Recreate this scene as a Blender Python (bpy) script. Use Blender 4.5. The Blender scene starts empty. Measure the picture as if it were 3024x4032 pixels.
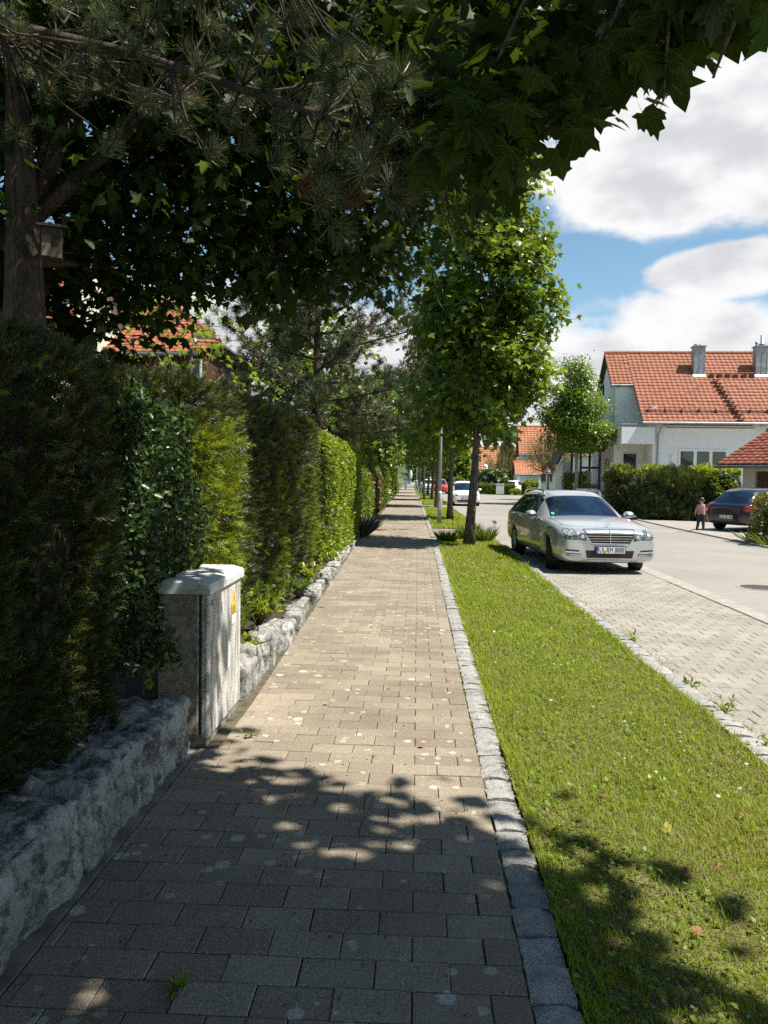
import bpy, math, random
import numpy as np
from mathutils import Vector, Matrix, Euler
R = math.radians
S = bpy.context.scene
COL = S.collection

# ------------------------------------------------------------------ camera
cam_d = bpy.data.cameras.new('camera'); cam = bpy.data.objects.new('camera', cam_d); COL.objects.link(cam)
cam.location = (0, 0, 1.65)
cam.rotation_euler = (Matrix.Rotation(R(2.469), 3, 'Z') @ Matrix.Rotation(R(90 - 2.666), 3, 'X') @ Matrix.Rotation(R(0.9), 3, 'Z')).to_euler()
cam_d.sensor_fit = 'VERTICAL'; cam_d.sensor_height = 36.0; cam_d.lens = 36.0 * 3030 / 4032
cam_d.clip_start = 0.05; cam_d.clip_end = 6000
S.camera = cam

# ------------------------------------------------------------------ world, sun, exposure
SUN_AZ, SUN_EL = 104.0, 59.0          # azimuth clockwise from +Y
w = bpy.data.worlds.new('World'); S.world = w; w.use_nodes = True
nt = w.node_tree; N = nt.nodes; L = nt.links
N.clear()
def wn(t, **k):
    n = N.new(t)
    for a, b in k.items(): setattr(n, a, b)
    return n
def wmath(op, a, b=None, c=None, clamp=False):
    n = wn('ShaderNodeMath', operation=op); n.use_clamp = clamp
    for i, v in enumerate((a, b, c)):
        if v is None: continue
        if isinstance(v, (int, float)): n.inputs[i].default_value = v
        else: L.new(v, n.inputs[i])
    return n.outputs[0]
sky = wn('ShaderNodeTexSky', sky_type='NISHITA'); sky.sun_disc = False
sky.sun_elevation = R(SUN_EL); sky.sun_rotation = R(SUN_AZ); sky.altitude = 500; sky.air_density = 1.0; sky.dust_density = 0.35; sky.ozone_density = 2.5
tc = wn('ShaderNodeTexCoord'); sep = wn('ShaderNodeSeparateXYZ'); L.new(tc.outputs['Generated'], sep.inputs[0])
az = wmath('MULTIPLY', wmath('ARCTAN2', sep.outputs[0], sep.outputs[1]), 57.2958)
el = wmath('MULTIPLY', wmath('ARCSINE', sep.outputs[2]), 57.2958)
mp = wn('ShaderNodeMapping'); mp.inputs['Scale'].default_value = (1, 1, 1.9); mp.inputs['Location'].default_value = (3.1, 0.4, 1.7)
L.new(tc.outputs['Generated'], mp.inputs[0])
n1 = wn('ShaderNodeTexNoise'); n1.inputs['Scale'].default_value = 6.5; n1.inputs['Detail'].default_value = 9; n1.inputs['Roughness'].default_value = 0.53
n2 = wn('ShaderNodeTexNoise'); n2.inputs['Scale'].default_value = 2.3; n2.inputs['Detail'].default_value = 3
n3 = wn('ShaderNodeTexNoise'); n3.inputs['Scale'].default_value = 11.0; n3.inputs['Detail'].default_value = 5
for n in (n1, n2, n3): L.new(mp.outputs[0], n.inputs['Vector'])
# the cumulus banks of the day: (azimuth, elevation, half width, half height)
BANKS = [(19.5, 21.8, 11.5, 5.6), (28, 26, 9, 6), (22.5, 14.0, 6.0, 1.9), (19, 4.6, 19, 7.2), (38, 13, 9, 6), (-10, 8, 14, 6.0), (-36, 8, 12, 5), (7, 33, 9, 4),
         (66, 14, 12, 5), (-75, 18, 13, 6), (118, 16, 14, 6), (165, 22, 14, 6), (-125, 16, 14, 6)]
bank = None
for (a, e, sa, se) in BANKS:
    da = wmath('MULTIPLY', wmath('SUBTRACT', az, a), 1 / sa); de = wmath('MULTIPLY', wmath('SUBTRACT', el, e), 1 / se)
    d2 = wmath('ADD', wmath('MULTIPLY', da, da), wmath('MULTIPLY', de, de))
    g = wmath('SUBTRACT', 1.0, wmath('SQRT', d2))
    bank = g if bank is None else wmath('MAXIMUM', bank, g)
dens = wmath('ADD', wmath('MULTIPLY', bank, 0.95), wmath('ADD', wmath('MULTIPLY', wmath('SUBTRACT', n1.outputs[0], 0.5), 1.45), wmath('MULTIPLY', wmath('SUBTRACT', n2.outputs[0], 0.5), 0.3)))
mr = wn('ShaderNodeMapRange', interpolation_type='SMOOTHSTEP'); mr.inputs[1].default_value = -0.06; mr.inputs[2].default_value = 0.17
L.new(dens, mr.inputs[0])
# grey undersides: thick middle parts and small folds
sh = wmath('ADD', wmath('MULTIPLY', wmath('SUBTRACT', n3.outputs[0], 0.5), 1.5), wmath('MULTIPLY', dens, 0.22))
ms = wn('ShaderNodeMapRange', interpolation_type='SMOOTHSTEP'); ms.inputs[1].default_value = -0.12; ms.inputs[2].default_value = 0.34; L.new(sh, ms.inputs[0])
cc = wn('ShaderNodeMix', data_type='RGBA'); cc.inputs[6].default_value = (10.2, 10.2, 10.3, 1); cc.inputs[7].default_value = (7.2, 7.3, 7.6, 1); L.new(ms.outputs[0], cc.inputs[0])
tint = wn('ShaderNodeMix', data_type='RGBA', blend_type='MULTIPLY'); tint.inputs[0].default_value = 1; tint.inputs[7].default_value = (1.6, 1.78, 1.6, 1)
L.new(sky.outputs[0], tint.inputs[6])
mx = wn('ShaderNodeMix', data_type='RGBA'); L.new(mr.outputs[0], mx.inputs[0]); L.new(tint.outputs[2], mx.inputs[6]); L.new(cc.outputs[2], mx.inputs[7])
bg = wn('ShaderNodeBackground'); bg.inputs[1].default_value = 0.05; L.new(mx.outputs[2], bg.inputs[0])
w.cycles.sampling_method = 'MANUAL'; w.cycles.sample_map_resolution = 512
wo = wn('ShaderNodeOutputWorld'); L.new(bg.outputs[0], wo.inputs[0])

sd = bpy.data.lights.new('sun', 'SUN'); sd.energy = 5.0; sd.angle = R(0.53); sd.color = (1, 0.94, 0.84)
sun = bpy.data.objects.new('sun', sd); COL.objects.link(sun); sun.location = (30, -5, 50)
TOSUN = Vector((math.sin(R(SUN_AZ)) * math.cos(R(SUN_EL)), math.cos(R(SUN_AZ)) * math.cos(R(SUN_EL)), math.sin(R(SUN_EL))))
sun.rotation_euler = TOSUN.to_track_quat('Z', 'Y').to_euler()
vs = S.view_settings; vs.view_transform = 'Standard'; vs.look = 'None'; vs.exposure = 0.95; vs.gamma = 1; vs.use_curve_mapping = False
S.cycles.max_bounces = 6; S.cycles.diffuse_bounces = 3; S.cycles.transmission_bounces = 4; S.cycles.transparent_max_bounces = 6
S.cycles.use_denoising = False; S.cycles.caustics_reflective = False; S.cycles.caustics_refractive = False
try: S.cycles.sample_clamp_indirect = 3
except Exception: pass

# ------------------------------------------------------------------ helpers: objects
rng = np.random.default_rng(7); random.seed(7)
def link(o, parent=None):
    COL.objects.link(o)
    if parent is not None: o.parent = parent
    return o
def raw_mesh(name, v, f, mats=(), smooth=False, midx=None):
    """v (n,3); f: list of tuples, or int array (m,k)"""
    me = bpy.data.meshes.new(name)
    v = np.asarray(v, dtype=np.float32)
    if isinstance(f, np.ndarray):
        m, k = f.shape
        me.vertices.add(len(v)); me.vertices.foreach_set('co', v.ravel())
        me.loops.add(m * k); me.loops.foreach_set('vertex_index', f.astype(np.int32).ravel())
        me.polygons.add(m); me.polygons.foreach_set('loop_start', np.arange(0, m * k, k, dtype=np.int32))
        me.update(calc_edges=True)
    else:
        me.from_pydata(v.tolist(), [], [tuple(int(i) for i in q) for q in f])
    for mt in (mats if isinstance(mats, (list, tuple)) else [mats]): me.materials.append(mt)
    if midx is not None: me.polygons.foreach_set('material_index', np.asarray(midx, dtype=np.int32))
    if smooth: me.polygons.foreach_set('use_smooth', np.ones(len(me.polygons), dtype=bool))
    me.update()
    return me
def obj(name, me, parent=None, loc=None, rot=None, scale=None):
    o = bpy.data.objects.new(name, me); link(o, parent)
    if loc is not None: o.location = loc
    if rot is not None: o.rotation_euler = rot
    if scale is not None: o.scale = scale
    return o
def tag(o, label=None, cat=None, group=None, kind=None):
    if label: o['label'] = label
    if cat: o['category'] = cat
    if group: o['group'] = group
    if kind: o['kind'] = kind
    return o
def thing(name, label, cat, loc=(0, 0, 0), rz=0, group=None):
    o = bpy.data.objects.new(name, None); COL.objects.link(o); o.empty_display_size = 0.2
    o.location = loc; o.rotation_euler = (0, 0, rz)
    return tag(o, label, cat, group)
def copy_tree(o, parent=None):
    c = o.copy(); COL.objects.link(c)
    c.parent = parent
    for ch in list(o.children): copy_tree(ch, c)
    return c

class MB:
    """collects shapes, then builds one mesh object"""
    def __init__(s): s.v = []; s.f = []
    def add(s, v, f):
        o = len(s.v); s.v.extend([tuple(map(float, p)) for p in v]); s.f.extend([tuple(int(i) + o for i in q) for q in f]); return s
    def box(s, a, b, M=None, bev=0.0):
        (x0, y0, z0), (x1, y1, z1) = a, b
        if bev <= 0:
            v = [(x0, y0, z0), (x1, y0, z0), (x1, y1, z0), (x0, y1, z0), (x0, y0, z1), (x1, y0, z1), (x1, y1, z1), (x0, y1, z1)]
            f = [(0, 3, 2, 1), (4, 5, 6, 7), (0, 1, 5, 4), (1, 2, 6, 5), (2, 3, 7, 6), (3, 0, 4, 7)]
        else:
            v = []; f = []
            rings = [(z0, bev), (z0 + bev, 0), (z1 - bev, 0), (z1, bev)]
            for z, i in rings:
                c = bev if i == 0 else bev
                e = i
                v += [(x0 + c, y0 + e, z), (x1 - c, y0 + e, z), (x1 - e, y0 + c, z), (x1 - e, y1 - c, z), (x1 - c, y1 - e, z), (x0 + c, y1 - e, z), (x0 + e, y1 - c, z), (x0 + e, y0 + c, z)]
            for r in range(3):
                for k in range(8):
                    a0 = r * 8 + k; a1 = r * 8 + (k + 1) % 8
                    f.append((a0, a1, a1 + 8, a0 + 8))
            f.append(tuple(range(7, -1, -1))); f.append(tuple(range(24, 32)))
        if M is not None: v = [tuple(M @ Vector(p)) for p in v]
        return s.add(v, f)
    def tube(s, pts, rads, seg=8, cap=True):
        pts = [Vector(p) for p in pts]; n = len(pts)
        if isinstance(rads, (int, float)): rads = [rads] * n
        up = None; v = []; f = []
        for i, p in enumerate(pts):
            t = (pts[min(i + 1, n - 1)] - pts[max(i - 1, 0)]).normalized()
            if up is None: up = Vector((0, 0, 1)) if abs(t.z) < 0.9 else Vector((1, 0, 0))
            a = up - t * up.dot(t)
            if a.length < 1e-5: a = t.orthogonal()
            a.normalize(); up = a; b = t.cross(a)
            for k in range(seg):
                th = 2 * math.pi * k / seg
                v.append(tuple(p + (a * math.cos(th) + b * math.sin(th)) * rads[i]))
        for i in range(n - 1):
            for k in range(seg):
                k2 = (k + 1) % seg
                f.append((i * seg + k, i * seg + k2, (i + 1) * seg + k2, (i + 1) * seg + k))
        if cap:
            f.append(tuple(range(seg - 1, -1, -1))); f.append(tuple((n - 1) * seg + k for k in range(seg)))
        return s.add(v, f)
    def lathe(s, prof, seg=16, axis='Z', c=(0, 0, 0), cap=True):
        v = []; f = []; n = len(prof)
        for (r, h) in prof:
            for k in range(seg):
                th = 2 * math.pi * k / seg; a, b = r * math.cos(th), r * math.sin(th)
                p = (a, b, h) if axis == 'Z' else ((h, a, b) if axis == 'X' else (b, h, a))
                v.append((p[0] + c[0], p[1] + c[1], p[2] + c[2]))
        for i in range(n - 1):
            for k in range(seg):
                k2 = (k + 1) % seg; f.append((i * seg + k, i * seg + k2, (i + 1) * seg + k2, (i + 1) * seg + k))
        if cap: f.append(tuple(range(seg - 1, -1, -1))); f.append(tuple((n - 1) * seg + k for k in range(seg)))
        return s.add(v, f)
    def prism(s, poly, a, b):
        """poly: 3D points (planar), extruded by the vector a->b"""
        d = Vector(b) - Vector(a); n = len(poly)
        v = [tuple(p) for p in poly] + [tuple(Vector(p) + d) for p in poly]
        f = [tuple(range(n - 1, -1, -1)), tuple(range(n, 2 * n))] + [(i, (i + 1) % n, (i + 1) % n + n, i + n) for i in range(n)]
        return s.add(v, f)
    def build(s, name, mt, parent=None, smooth=False, loc=None, rot=None):
        return obj(name, raw_mesh(name, s.v, s.f, mt, smooth), parent, loc, rot)

def rand_rots(n, normal=None, spread=1.0, r=None):
    """n random 3x3 rotations; local z near `normal` (n,3) within spread"""
    r = r or rng
    if normal is None:
        z = r.normal(size=(n, 3))
    else:
        z = np.asarray(normal, float) + spread * r.normal(size=(n, 3))
    z /= np.linalg.norm(z, axis=1, keepdims=True) + 1e-9
    a = r.normal(size=(n, 3)); x = a - z * (a * z).sum(1, keepdims=True); x /= np.linalg.norm(x, axis=1, keepdims=True) + 1e-9
    y = np.cross(z, x)
    return np.stack([x, y, z], axis=2)
def rots_dir(ydir, n_up, spread=0.5, r=None):
    """rotations with local y along ydir (n,3), local z roughly towards n_up"""
    r = r or rng
    y = ydir / (np.linalg.norm(ydir, axis=1, keepdims=True) + 1e-9)
    u = np.asarray(n_up, float) + spread * r.normal(size=y.shape)
    x = np.cross(y, u); x /= np.linalg.norm(x, axis=1, keepdims=True) + 1e-9
    z = np.cross(x, y)
    return np.stack([x, y, z], axis=2)
def scatter(tv, tf, pos, rots, scales):
    """copies of one template -> one vertex array, one face array"""
    tv = np.asarray(tv, float); tf = np.asarray(tf, int); n = len(pos)
    sc = np.asarray(scales, float)
    if sc.ndim == 1: sc = np.repeat(sc[:, None], 3, 1)
    v = np.einsum('nij,nkj->nki', rots, tv[None] * sc[:, None, :]) + np.asarray(pos)[:, None, :]
    f = tf[None] + (np.arange(n) * len(tv))[:, None, None]
    return v.reshape(-1, 3), f.reshape(-1, tf.shape[1])

# ------------------------------------------------------------------ helpers: materials
class Mt:
    def __init__(s, name):
        s.m = bpy.data.materials.new(name); s.m.use_nodes = True; s.t = s.m.node_tree; s.t.nodes.clear()
        s.out = s.n('ShaderNodeOutputMaterial')
    def n(s, t, inp=None, **k):
        n = s.t.nodes.new(t)
        for a, b in k.items(): setattr(n, a, b)
        for a, b in (inp or {}).items(): s.set(n.inputs[a], b)
        return n
    def set(s, sock, v):
        if isinstance(v, bpy.types.NodeSocket): s.t.links.new(v, sock)
        elif isinstance(v, (tuple, list)) and len(v) == 3 and sock.type == 'RGBA': sock.default_value = (*v, 1)
        else: sock.default_value = v
    def pos(s): return s.n('ShaderNodeNewGeometry').outputs['Position']
    def objc(s): return s.n('ShaderNodeTexCoord').outputs['Object']
    def noise(s, scale, detail=4, vec=None, rough=0.55, out=0, dist=0):
        return s.n('ShaderNodeTexNoise', {'Vector': vec if vec is not None else s.pos(), 'Scale': scale, 'Detail': detail, 'Roughness': rough, 'Distortion': dist}).outputs[out]
    def ramp(s, v, a, b, lo=0.0, hi=1.0):
        return s.n('ShaderNodeMapRange', {0: v, 1: a, 2: b, 3: lo, 4: hi}, interpolation_type='SMOOTHSTEP').outputs[0]
    def mix(s, f, a, b, blend='MIX'):
        n = s.n('ShaderNodeMix', {0: f, 6: a, 7: b}, data_type='RGBA', blend_type=blend); return n.outputs[2]
    def math(s, op, a, b=0.0, clamp=False):
        n = s.n('ShaderNodeMath', {0: a, 1: b}, operation=op); n.use_clamp = clamp; return n.outputs[0]
    def rnd(s):
        """one number per object and per loose piece"""
        a = s.n('ShaderNodeObjectInfo').outputs['Random']; b = s.n('ShaderNodeNewGeometry').outputs['Random Per Island']
        return s.math('FRACT', s.math('ADD', a, b))
    def island(s): return s.n('ShaderNodeNewGeometry').outputs['Random Per Island']
    def bump(s, h, strength=0.3, dist=0.01):
        return s.n('ShaderNodeBump', {'Height': h, 'Strength': strength, 'Distance': dist}).outputs[0]
    def pbr(s, col, rough=0.7, normal=None, **k):
        inp = {'Base Color': col, 'Roughness': rough}
        inp.update(k)
        if normal is not None: inp['Normal'] = normal
        p = s.n('ShaderNodeBsdfPrincipled', inp); s.t.links.new(p.outputs[0], s.out.inputs[0]); s.p = p
        return s.m
    def surf(s, sh): s.t.links.new(sh, s.out.inputs[0]); return s.m
def plain(name, col, rough=0.5, metal=0.0, var=0.12, nscale=6.0, bump=0.0, bscale=60.0, coat=0.0, spec=0.5):
    t = Mt(name)
    nz = t.noise(nscale, 5)
    c2 = tuple(c * (1 - var) for c in col); c1 = tuple(min(1, c * (1 + var * 0.6)) for c in col)
    c = t.mix(t.ramp(nz, 0.3, 0.7), c2, c1)
    nm = t.bump(t.noise(bscale, 3), bump, 0.004) if bump else None
    return t.pbr(c, rough, nm, **{'Metallic': metal, 'Coat Weight': coat, 'Specular IOR Level': spec})
def leaf_mat(name, a, b, trans=0.35, tcol=None, rough=0.45, c=None, vein=False, spec=0.35, tip=False):
    t = Mt(name)
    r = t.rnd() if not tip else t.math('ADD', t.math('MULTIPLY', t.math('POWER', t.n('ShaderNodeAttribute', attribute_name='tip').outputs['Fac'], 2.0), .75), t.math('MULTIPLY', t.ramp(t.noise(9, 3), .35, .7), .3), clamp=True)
    col = t.mix(r, a, b)
    if c is not None: col = t.mix(t.ramp(t.noise(0.9, 2), 0.5, 0.68), col, c)
    if vein:
        sx = t.n('ShaderNodeSeparateXYZ', {0: t.objc()}); an = t.math('ARCTAN2', t.math('ABSOLUTE', sx.outputs[0]), sx.outputs[1]); rr = t.math('SQRT', t.math('ADD', t.math('MULTIPLY', sx.outputs[0], sx.outputs[0]), t.math('MULTIPLY', sx.outputs[1], sx.outputs[1])))
        v_ = None
        for a0 in (0.0, 0.62, 1.02, 1.62):
            q = t.math('LESS_THAN', t.math('MULTIPLY', rr, t.math('ABSOLUTE', t.math('SINE', t.math('SUBTRACT', an, a0)))), 0.013); v_ = q if v_ is None else t.math('MAXIMUM', v_, q)
        col = t.mix(t.ramp(t.noise(5, 4, t.objc()), .35, .7, 0, .5), col, tuple(k * .55 for k in a)); col = t.mix(t.math('MULTIPLY', v_, .55), col, tuple(min(1, k * 2.6) for k in b))
    p = t.n('ShaderNodeBsdfPrincipled', {'Base Color': col, 'Roughness': rough, 'Specular IOR Level': spec})
    tr = t.n('ShaderNodeBsdfTranslucent', {'Color': t.mix(0.75, col, tcol or (b[0] * 2.2, b[1] * 2.2, b[2] * 1.2))})
    ms_ = t.n('ShaderNodeMixShader', {0: trans, 1: p.outputs[0], 2: tr.outputs[0]})
    return t.surf(ms_.outputs[0])
# ------------------------------------------------------------------ ground materials
def drift(y): return -0.0096 * max(0.0, y - 20.0)
def m_paver(name, ca, cb, lichen=0.5):
    t = Mt(name); p = t.pos(); r = t.rnd()
    base = t.mix(r, ca, cb)
    base = t.mix(t.ramp(t.noise(1.3, 3), 0.35, 0.7, 0, 0.55), base, tuple(c * 0.62 for c in ca))
    grain = t.noise(260, 3); base = t.mix(t.ramp(grain, 0.44, 0.58, 0, 0.7), base, tuple(c * 0.34 for c in ca))
    base = t.mix(t.ramp(t.noise(190, 2, out=0), 0.60, 0.68, 0, 0.6), base, (0.60, 0.56, 0.48))
    wp = t.n('ShaderNodeVectorMath', {0: p, 1: t.n('ShaderNodeTexNoise', {'Vector': p, 'Scale': 40.0, 'Detail': 2.0}).outputs['Color']}, operation='MULTIPLY_ADD')
    wp.inputs[1].default_value = (1, 1, 1)
    wob = t.n('ShaderNodeVectorMath', {0: t.n('ShaderNodeTexNoise', {'Vector': p, 'Scale': 45.0, 'Detail': 2.0}).outputs['Color'], 1: (0.022, 0.022, 0.0)}, operation='MULTIPLY')
    pv = t.n('ShaderNodeVectorMath', {0: p, 1: wob.outputs[0]}, operation='ADD').outputs[0]
    for sc, rad, amt, thr in ((6.5, 0.24, 0.85, 0.45), (12.0, 0.30, 0.7, 0.55)):
        v = t.n('ShaderNodeTexVoronoi', {'Vector': pv, 'Scale': sc, 'Randomness': 1.0}, feature='F1')
        sc_ = t.n('ShaderNodeSeparateColor', {0: v.outputs['Color']})
        sz = t.math('MULTIPLY', t.ramp(sc_.outputs[0], thr, 1.0), rad)
        spot = t.math('LESS_THAN', v.outputs['Distance'], sz)
        gate = t.ramp(t.noise(0.8, 2), 0.34, 0.55, 0.12, 1.0)
        f = t.math('MULTIPLY', t.math('MULTIPLY', spot, gate), t.math('MULTIPLY', t.ramp(t.noise(90, 3), 0.3, 0.6, 0.35, 1.0), amt * lichen * 1.4), clamp=True)
        base = t.mix(f, base, (0.46, 0.46, 0.40))
    dk = t.ramp(t.noise(33, 2), 0.70, 0.76, 0, 0.5); base = t.mix(dk, base, (0.05, 0.047, 0.04))
    h = t.math('ADD', grain, t.noise(70, 3))
    return t.pbr(base, 0.88, t.bump(h, 0.45, 0.004), **{'Specular IOR Level': 0.3})
M_PAVER = m_paver('path_paver', (0.25, 0.205, 0.15), (0.385, 0.325, 0.245), 0.75)
M_BAY = m_paver('bay_paver', (0.32, 0.295, 0.25), (0.40, 0.375, 0.32), 0.15)
def m_joint():
    t = Mt('joint_sand'); c = t.mix(t.ramp(t.noise(14, 4), 0.42, 0.62), (0.13, 0.105, 0.075), (0.055, 0.065, 0.022))
    return t.pbr(t.mix(t.ramp(t.noise(300, 2), 0.4, 0.6, 0, .5), c, (0.04, 0.033, 0.025)), 0.95, t.bump(t.noise(220, 3), 0.6, 0.006))
M_JOINT = m_joint()
def m_granite():
    t = Mt('granite'); r = t.rnd()
    c = t.mix(r, (0.25, 0.25, 0.24), (0.40, 0.385, 0.36))
    c = t.mix(t.ramp(t.noise(230, 3), 0.45, 0.62), c, (0.10, 0.10, 0.105))
    c = t.mix(t.ramp(t.noise(300, 2), 0.58, 0.68), c, (0.55, 0.53, 0.50))
    c = t.mix(t.ramp(t.noise(9, 4), 0.5, 0.72, 0, 0.6), c, (0.115, 0.12, 0.085))
    c = t.mix(t.ramp(t.noise(24, 2), 0.72, 0.76, 0, 0.7), c, (0.42, 0.21, 0.06))
    return t.pbr(c, 0.85, t.bump(t.noise(55, 5), 0.6, 0.01))
M_GRANITE = m_granite()
def m_asphalt():
    t = Mt('asphalt'); c = t.mix(t.ramp(t.noise(0.35, 3), 0.35, 0.7), (0.265, 0.245, 0.215), (0.325, 0.305, 0.27))
    c = t.mix(t.ramp(t.noise(95, 3), 0.42, 0.6, 0, 0.6), c, (0.13, 0.125, 0.115))
    c = t.mix(t.ramp(t.noise(140, 2), 0.6, 0.7, 0, 0.6), c, (0.48, 0.46, 0.43))
    return t.pbr(c, 0.9, t.bump(t.noise(110, 3), 0.5, 0.006), **{'Specular IOR Level': 0.25})
M_ASPHALT = m_asphalt()
M_CONCRETE = plain('concrete', (0.30, 0.28, 0.245), 0.88, var=0.22, nscale=9, bump=0.35, bscale=120)
def m_soil():
    t = Mt('soil'); c = t.mix(t.ramp(t.noise(6, 4), 0.4, 0.65), (0.15, 0.155, 0.026), (0.20, 0.165, 0.06))
    return t.pbr(t.mix(t.ramp(t.noise(150, 3), 0.4, 0.6), c, (0.035, 0.04, 0.012)), 0.95, t.bump(t.noise(60, 4), 0.8, 0.02))
M_SOIL = m_soil()
def m_field():
    t = Mt('field'); c = t.mix(t.ramp(t.noise(0.05, 4), 0.4, 0.6), (0.07, 0.105, 0.025), (0.115, 0.135, 0.04))
    return t.pbr(t.mix(t.ramp(t.noise(2.2, 4), 0.4, 0.7), c, (0.05, 0.075, 0.02)), 0.95)
M_FIELD = m_field()

def sheet(name, poly, z, mt, parent=None, kind='structure'):
    o = obj(name, raw_mesh(name, [(x, y, z) for x, y in poly], [tuple(range(len(poly)))], mt), parent)
    if kind and parent is None: o['kind'] = kind
    return o
ZR = -0.05                                   # street level; the footpath is z = 0
sheet('ground', [(-900, -80), (900, -80), (900, 1500), (-900, 1500)], -0.09, M_FIELD)
# the street: widens to the right, side street at 50-75 m
road = sheet('road', [(4.25, -25), (9.1, -25), (9.1, 20), (9.2, 28), (9.5, 36), (9.6, 57), (11.2, 61.5), (60, 64), (60, 76), (11.5, 76.5), (7.5, 78), (6.6, 90), (6.0, 130), (5.0, 200),
     (-0.2, 200), (1.0, 90), (1.9, 40), (2.1, 20), (4.25, 13)], ZR, M_ASPHALT)

# ---------------- footpath: pavers one by one near, joined further on
path = sheet('footpath', [(-1.75, -6), (0.40, -6), (0.40, 20)] + [(0.40 + drift(y), y) for y in (45, 80, 170)] + [(-1.75 + drift(y), y) for y in (170, 80, 45, 20)], -0.012, M_JOINT)
def paver_mesh(l, wd, h=0.05, ch=0.0035):
    x, y = l / 2, wd / 2; xi, yi = x - ch, y - ch
    v = [(-x, -y, -h), (x, -y, -h), (x, y, -h), (-x, y, -h), (-x, -y, -ch), (x, -y, -ch), (x, y, -ch), (-x, y, -ch), (-xi, -yi, 0), (xi, -yi, 0), (xi, yi, 0), (-xi, yi, 0)]
    f = [(8, 9, 10, 11)]
    for a in (0, 4):
        for k in range(4): f.append((a + k, a + (k + 1) % 4, a + 4 + (k + 1) % 4, a + 4 + k))
    return v, f
PL, PW = 0.25, 0.15
def paver_cells(y0, y1, xl, xr):
    out = []
    i0 = int(math.floor(y0 / PW)); i1 = int(math.floor(y1 / PW))
    for i in range(i0, i1):
        y = (i + 0.5) * PW; d = drift(y); off = 0.5 * (i % 2)
        L_, R_ = xl(y) + d, xr(y) + d
        k0 = int(math.floor((L_ - R_) / PL)) - 1
        for k in range(k0, 1):
            a = max(L_, R_ + (k - 1 + off) * PL); b = min(R_, R_ + (k + off) * PL)
            if b - a > 0.018: out.append(((a + b) / 2, y, b - a))
    return out
wall_x = lambda y: -1.33 if y < 4.5 else (-1.22 if y < 5.5 else -1.22 - 0.022 * min(y - 5.5, 13.0))
cells = paver_cells(0.6, 46, lambda y: wall_x(y) + 0.05, lambda y: 0.385)
near = sorted([c for c in cells if c[1] > 2.2], key=lambda c: c[1])[:300]; nearset = set(near)
pcache = {}
def paver_me(l, wd, mt, nm):
    key = (round(l, 3), wd, nm)
    if key not in pcache:
        v, f = paver_mesh(round(l, 3) - 0.0035, wd - 0.0035); pcache[key] = raw_mesh(nm, v, f, mt)
    return pcache[key]
for (x, y, l) in near:
    obj('paver', paver_me(l, PW, M_PAVER, 'paver'), path, (x + random.uniform(-.0012, .0012), y, random.uniform(-0.0025, 0.0025)),
        (random.gauss(0, 0.006), random.gauss(0, 0.005), random.gauss(0, 0.005)))
def joined_pavers(name, cl, wd, mt, parent, z=0.0):
    V = []; F = []; o = 0
    for (x, y, l) in cl:
        v, f = paver_mesh(l - 0.0035, wd - 0.0035); jz = z + random.uniform(-0.002, 0.002)
        V += [(a + x, b + y, c + jz) for a, b, c in v]; F += [tuple(i + o for i in q) for q in f]; o += 12
    ob = obj(name, raw_mesh(name, V, F, mt), parent); ob['kind'] = 'stuff'; return ob
joined_pavers('paving', [c for c in cells if c not in nearset], PW, M_PAVER, path)
far = sheet('paving_beyond', [(0.385 + drift(y), y) for y in (45.9, 80, 165)] + [(-1.5 + drift(y), y) for y in (165, 80, 45.9)], 0.0, M_PAVER, path); far['kind'] = 'stuff'
# mortar edging along the wall foot
mb = MB(); mb.box((-1.40, -2, -0.05), (-1.285, 4.45, 0.004)); mb.build('edging', plain('old_mortar', (0.19, 0.17, 0.135), .92, var=.4, nscale=7, bump=.5, bscale=60), path)
# crossings (driveway aprons) between the lawn strips
for (y0, y1) in ((21.3, 24.6), (41.2, 45.4), (70, 74)):
    d = drift((y0 + y1) / 2)
    cl = [(x + d * 0, y, l) for (x, y, l) in paver_cells(y0, y1, lambda y: 0.39, lambda y: 2.05)] if y0 < 40 else []
    sheet('apron_base', [(0.39 + d, y0), (2.2 + d, y0), (2.2 + d, y1), (0.39 + d, y1)], -0.004 if not cl else -0.016, M_PAVER if not cl else M_JOINT, path)
    if cl: joined_pavers('apron_paving', cl, PW, M_PAVER, path)

# ---------------- kerb stones
def sett_mesh(l, wd, h, seed):
    r = np.random.default_rng(seed); nx, ny = 3, 4
    v = []; f = []
    xs = np.linspace(-wd / 2, wd / 2, nx + 1); ys = np.linspace(-l / 2, l / 2, ny + 1)
    for j, y in enumerate(ys):
        for i, x in enumerate(xs):
            e = (i in (0, nx)) + (j in (0, ny))
            v.append((x + r.normal(0, 0.003) * (1 if e else .4), y + r.normal(0, 0.003), -0.007 * e + r.normal(0, 0.003)))
    idx = lambda i, j: j * (nx + 1) + i
    for j in range(ny):
        for i in range(nx): f.append((idx(i, j), idx(i + 1, j), idx(i + 1, j + 1), idx(i, j + 1)))
    ring = [idx(i, 0) for i in range(nx + 1)] + [idx(nx, j) for j in range(1, ny + 1)] + [idx(i, ny) for i in range(nx - 1, -1, -1)] + [idx(0, j) for j in range(ny - 1, 0, -1)]
    o = len(v)
    for k in ring: v.append((v[k][0] * 1.03, v[k][1] * 1.02, -h))
    n = len(ring)
    for k in range(n): f.append((ring[(k + 1) % n], ring[k], o + k, o + (k + 1) % n))
    return v, f
setts = []
for s in range(8):
    v, f = sett_mesh(0.168, 0.145, 0.12, s); setts.append(raw_mesh('kerb_stone', v, f, M_GRANITE, False))
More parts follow.
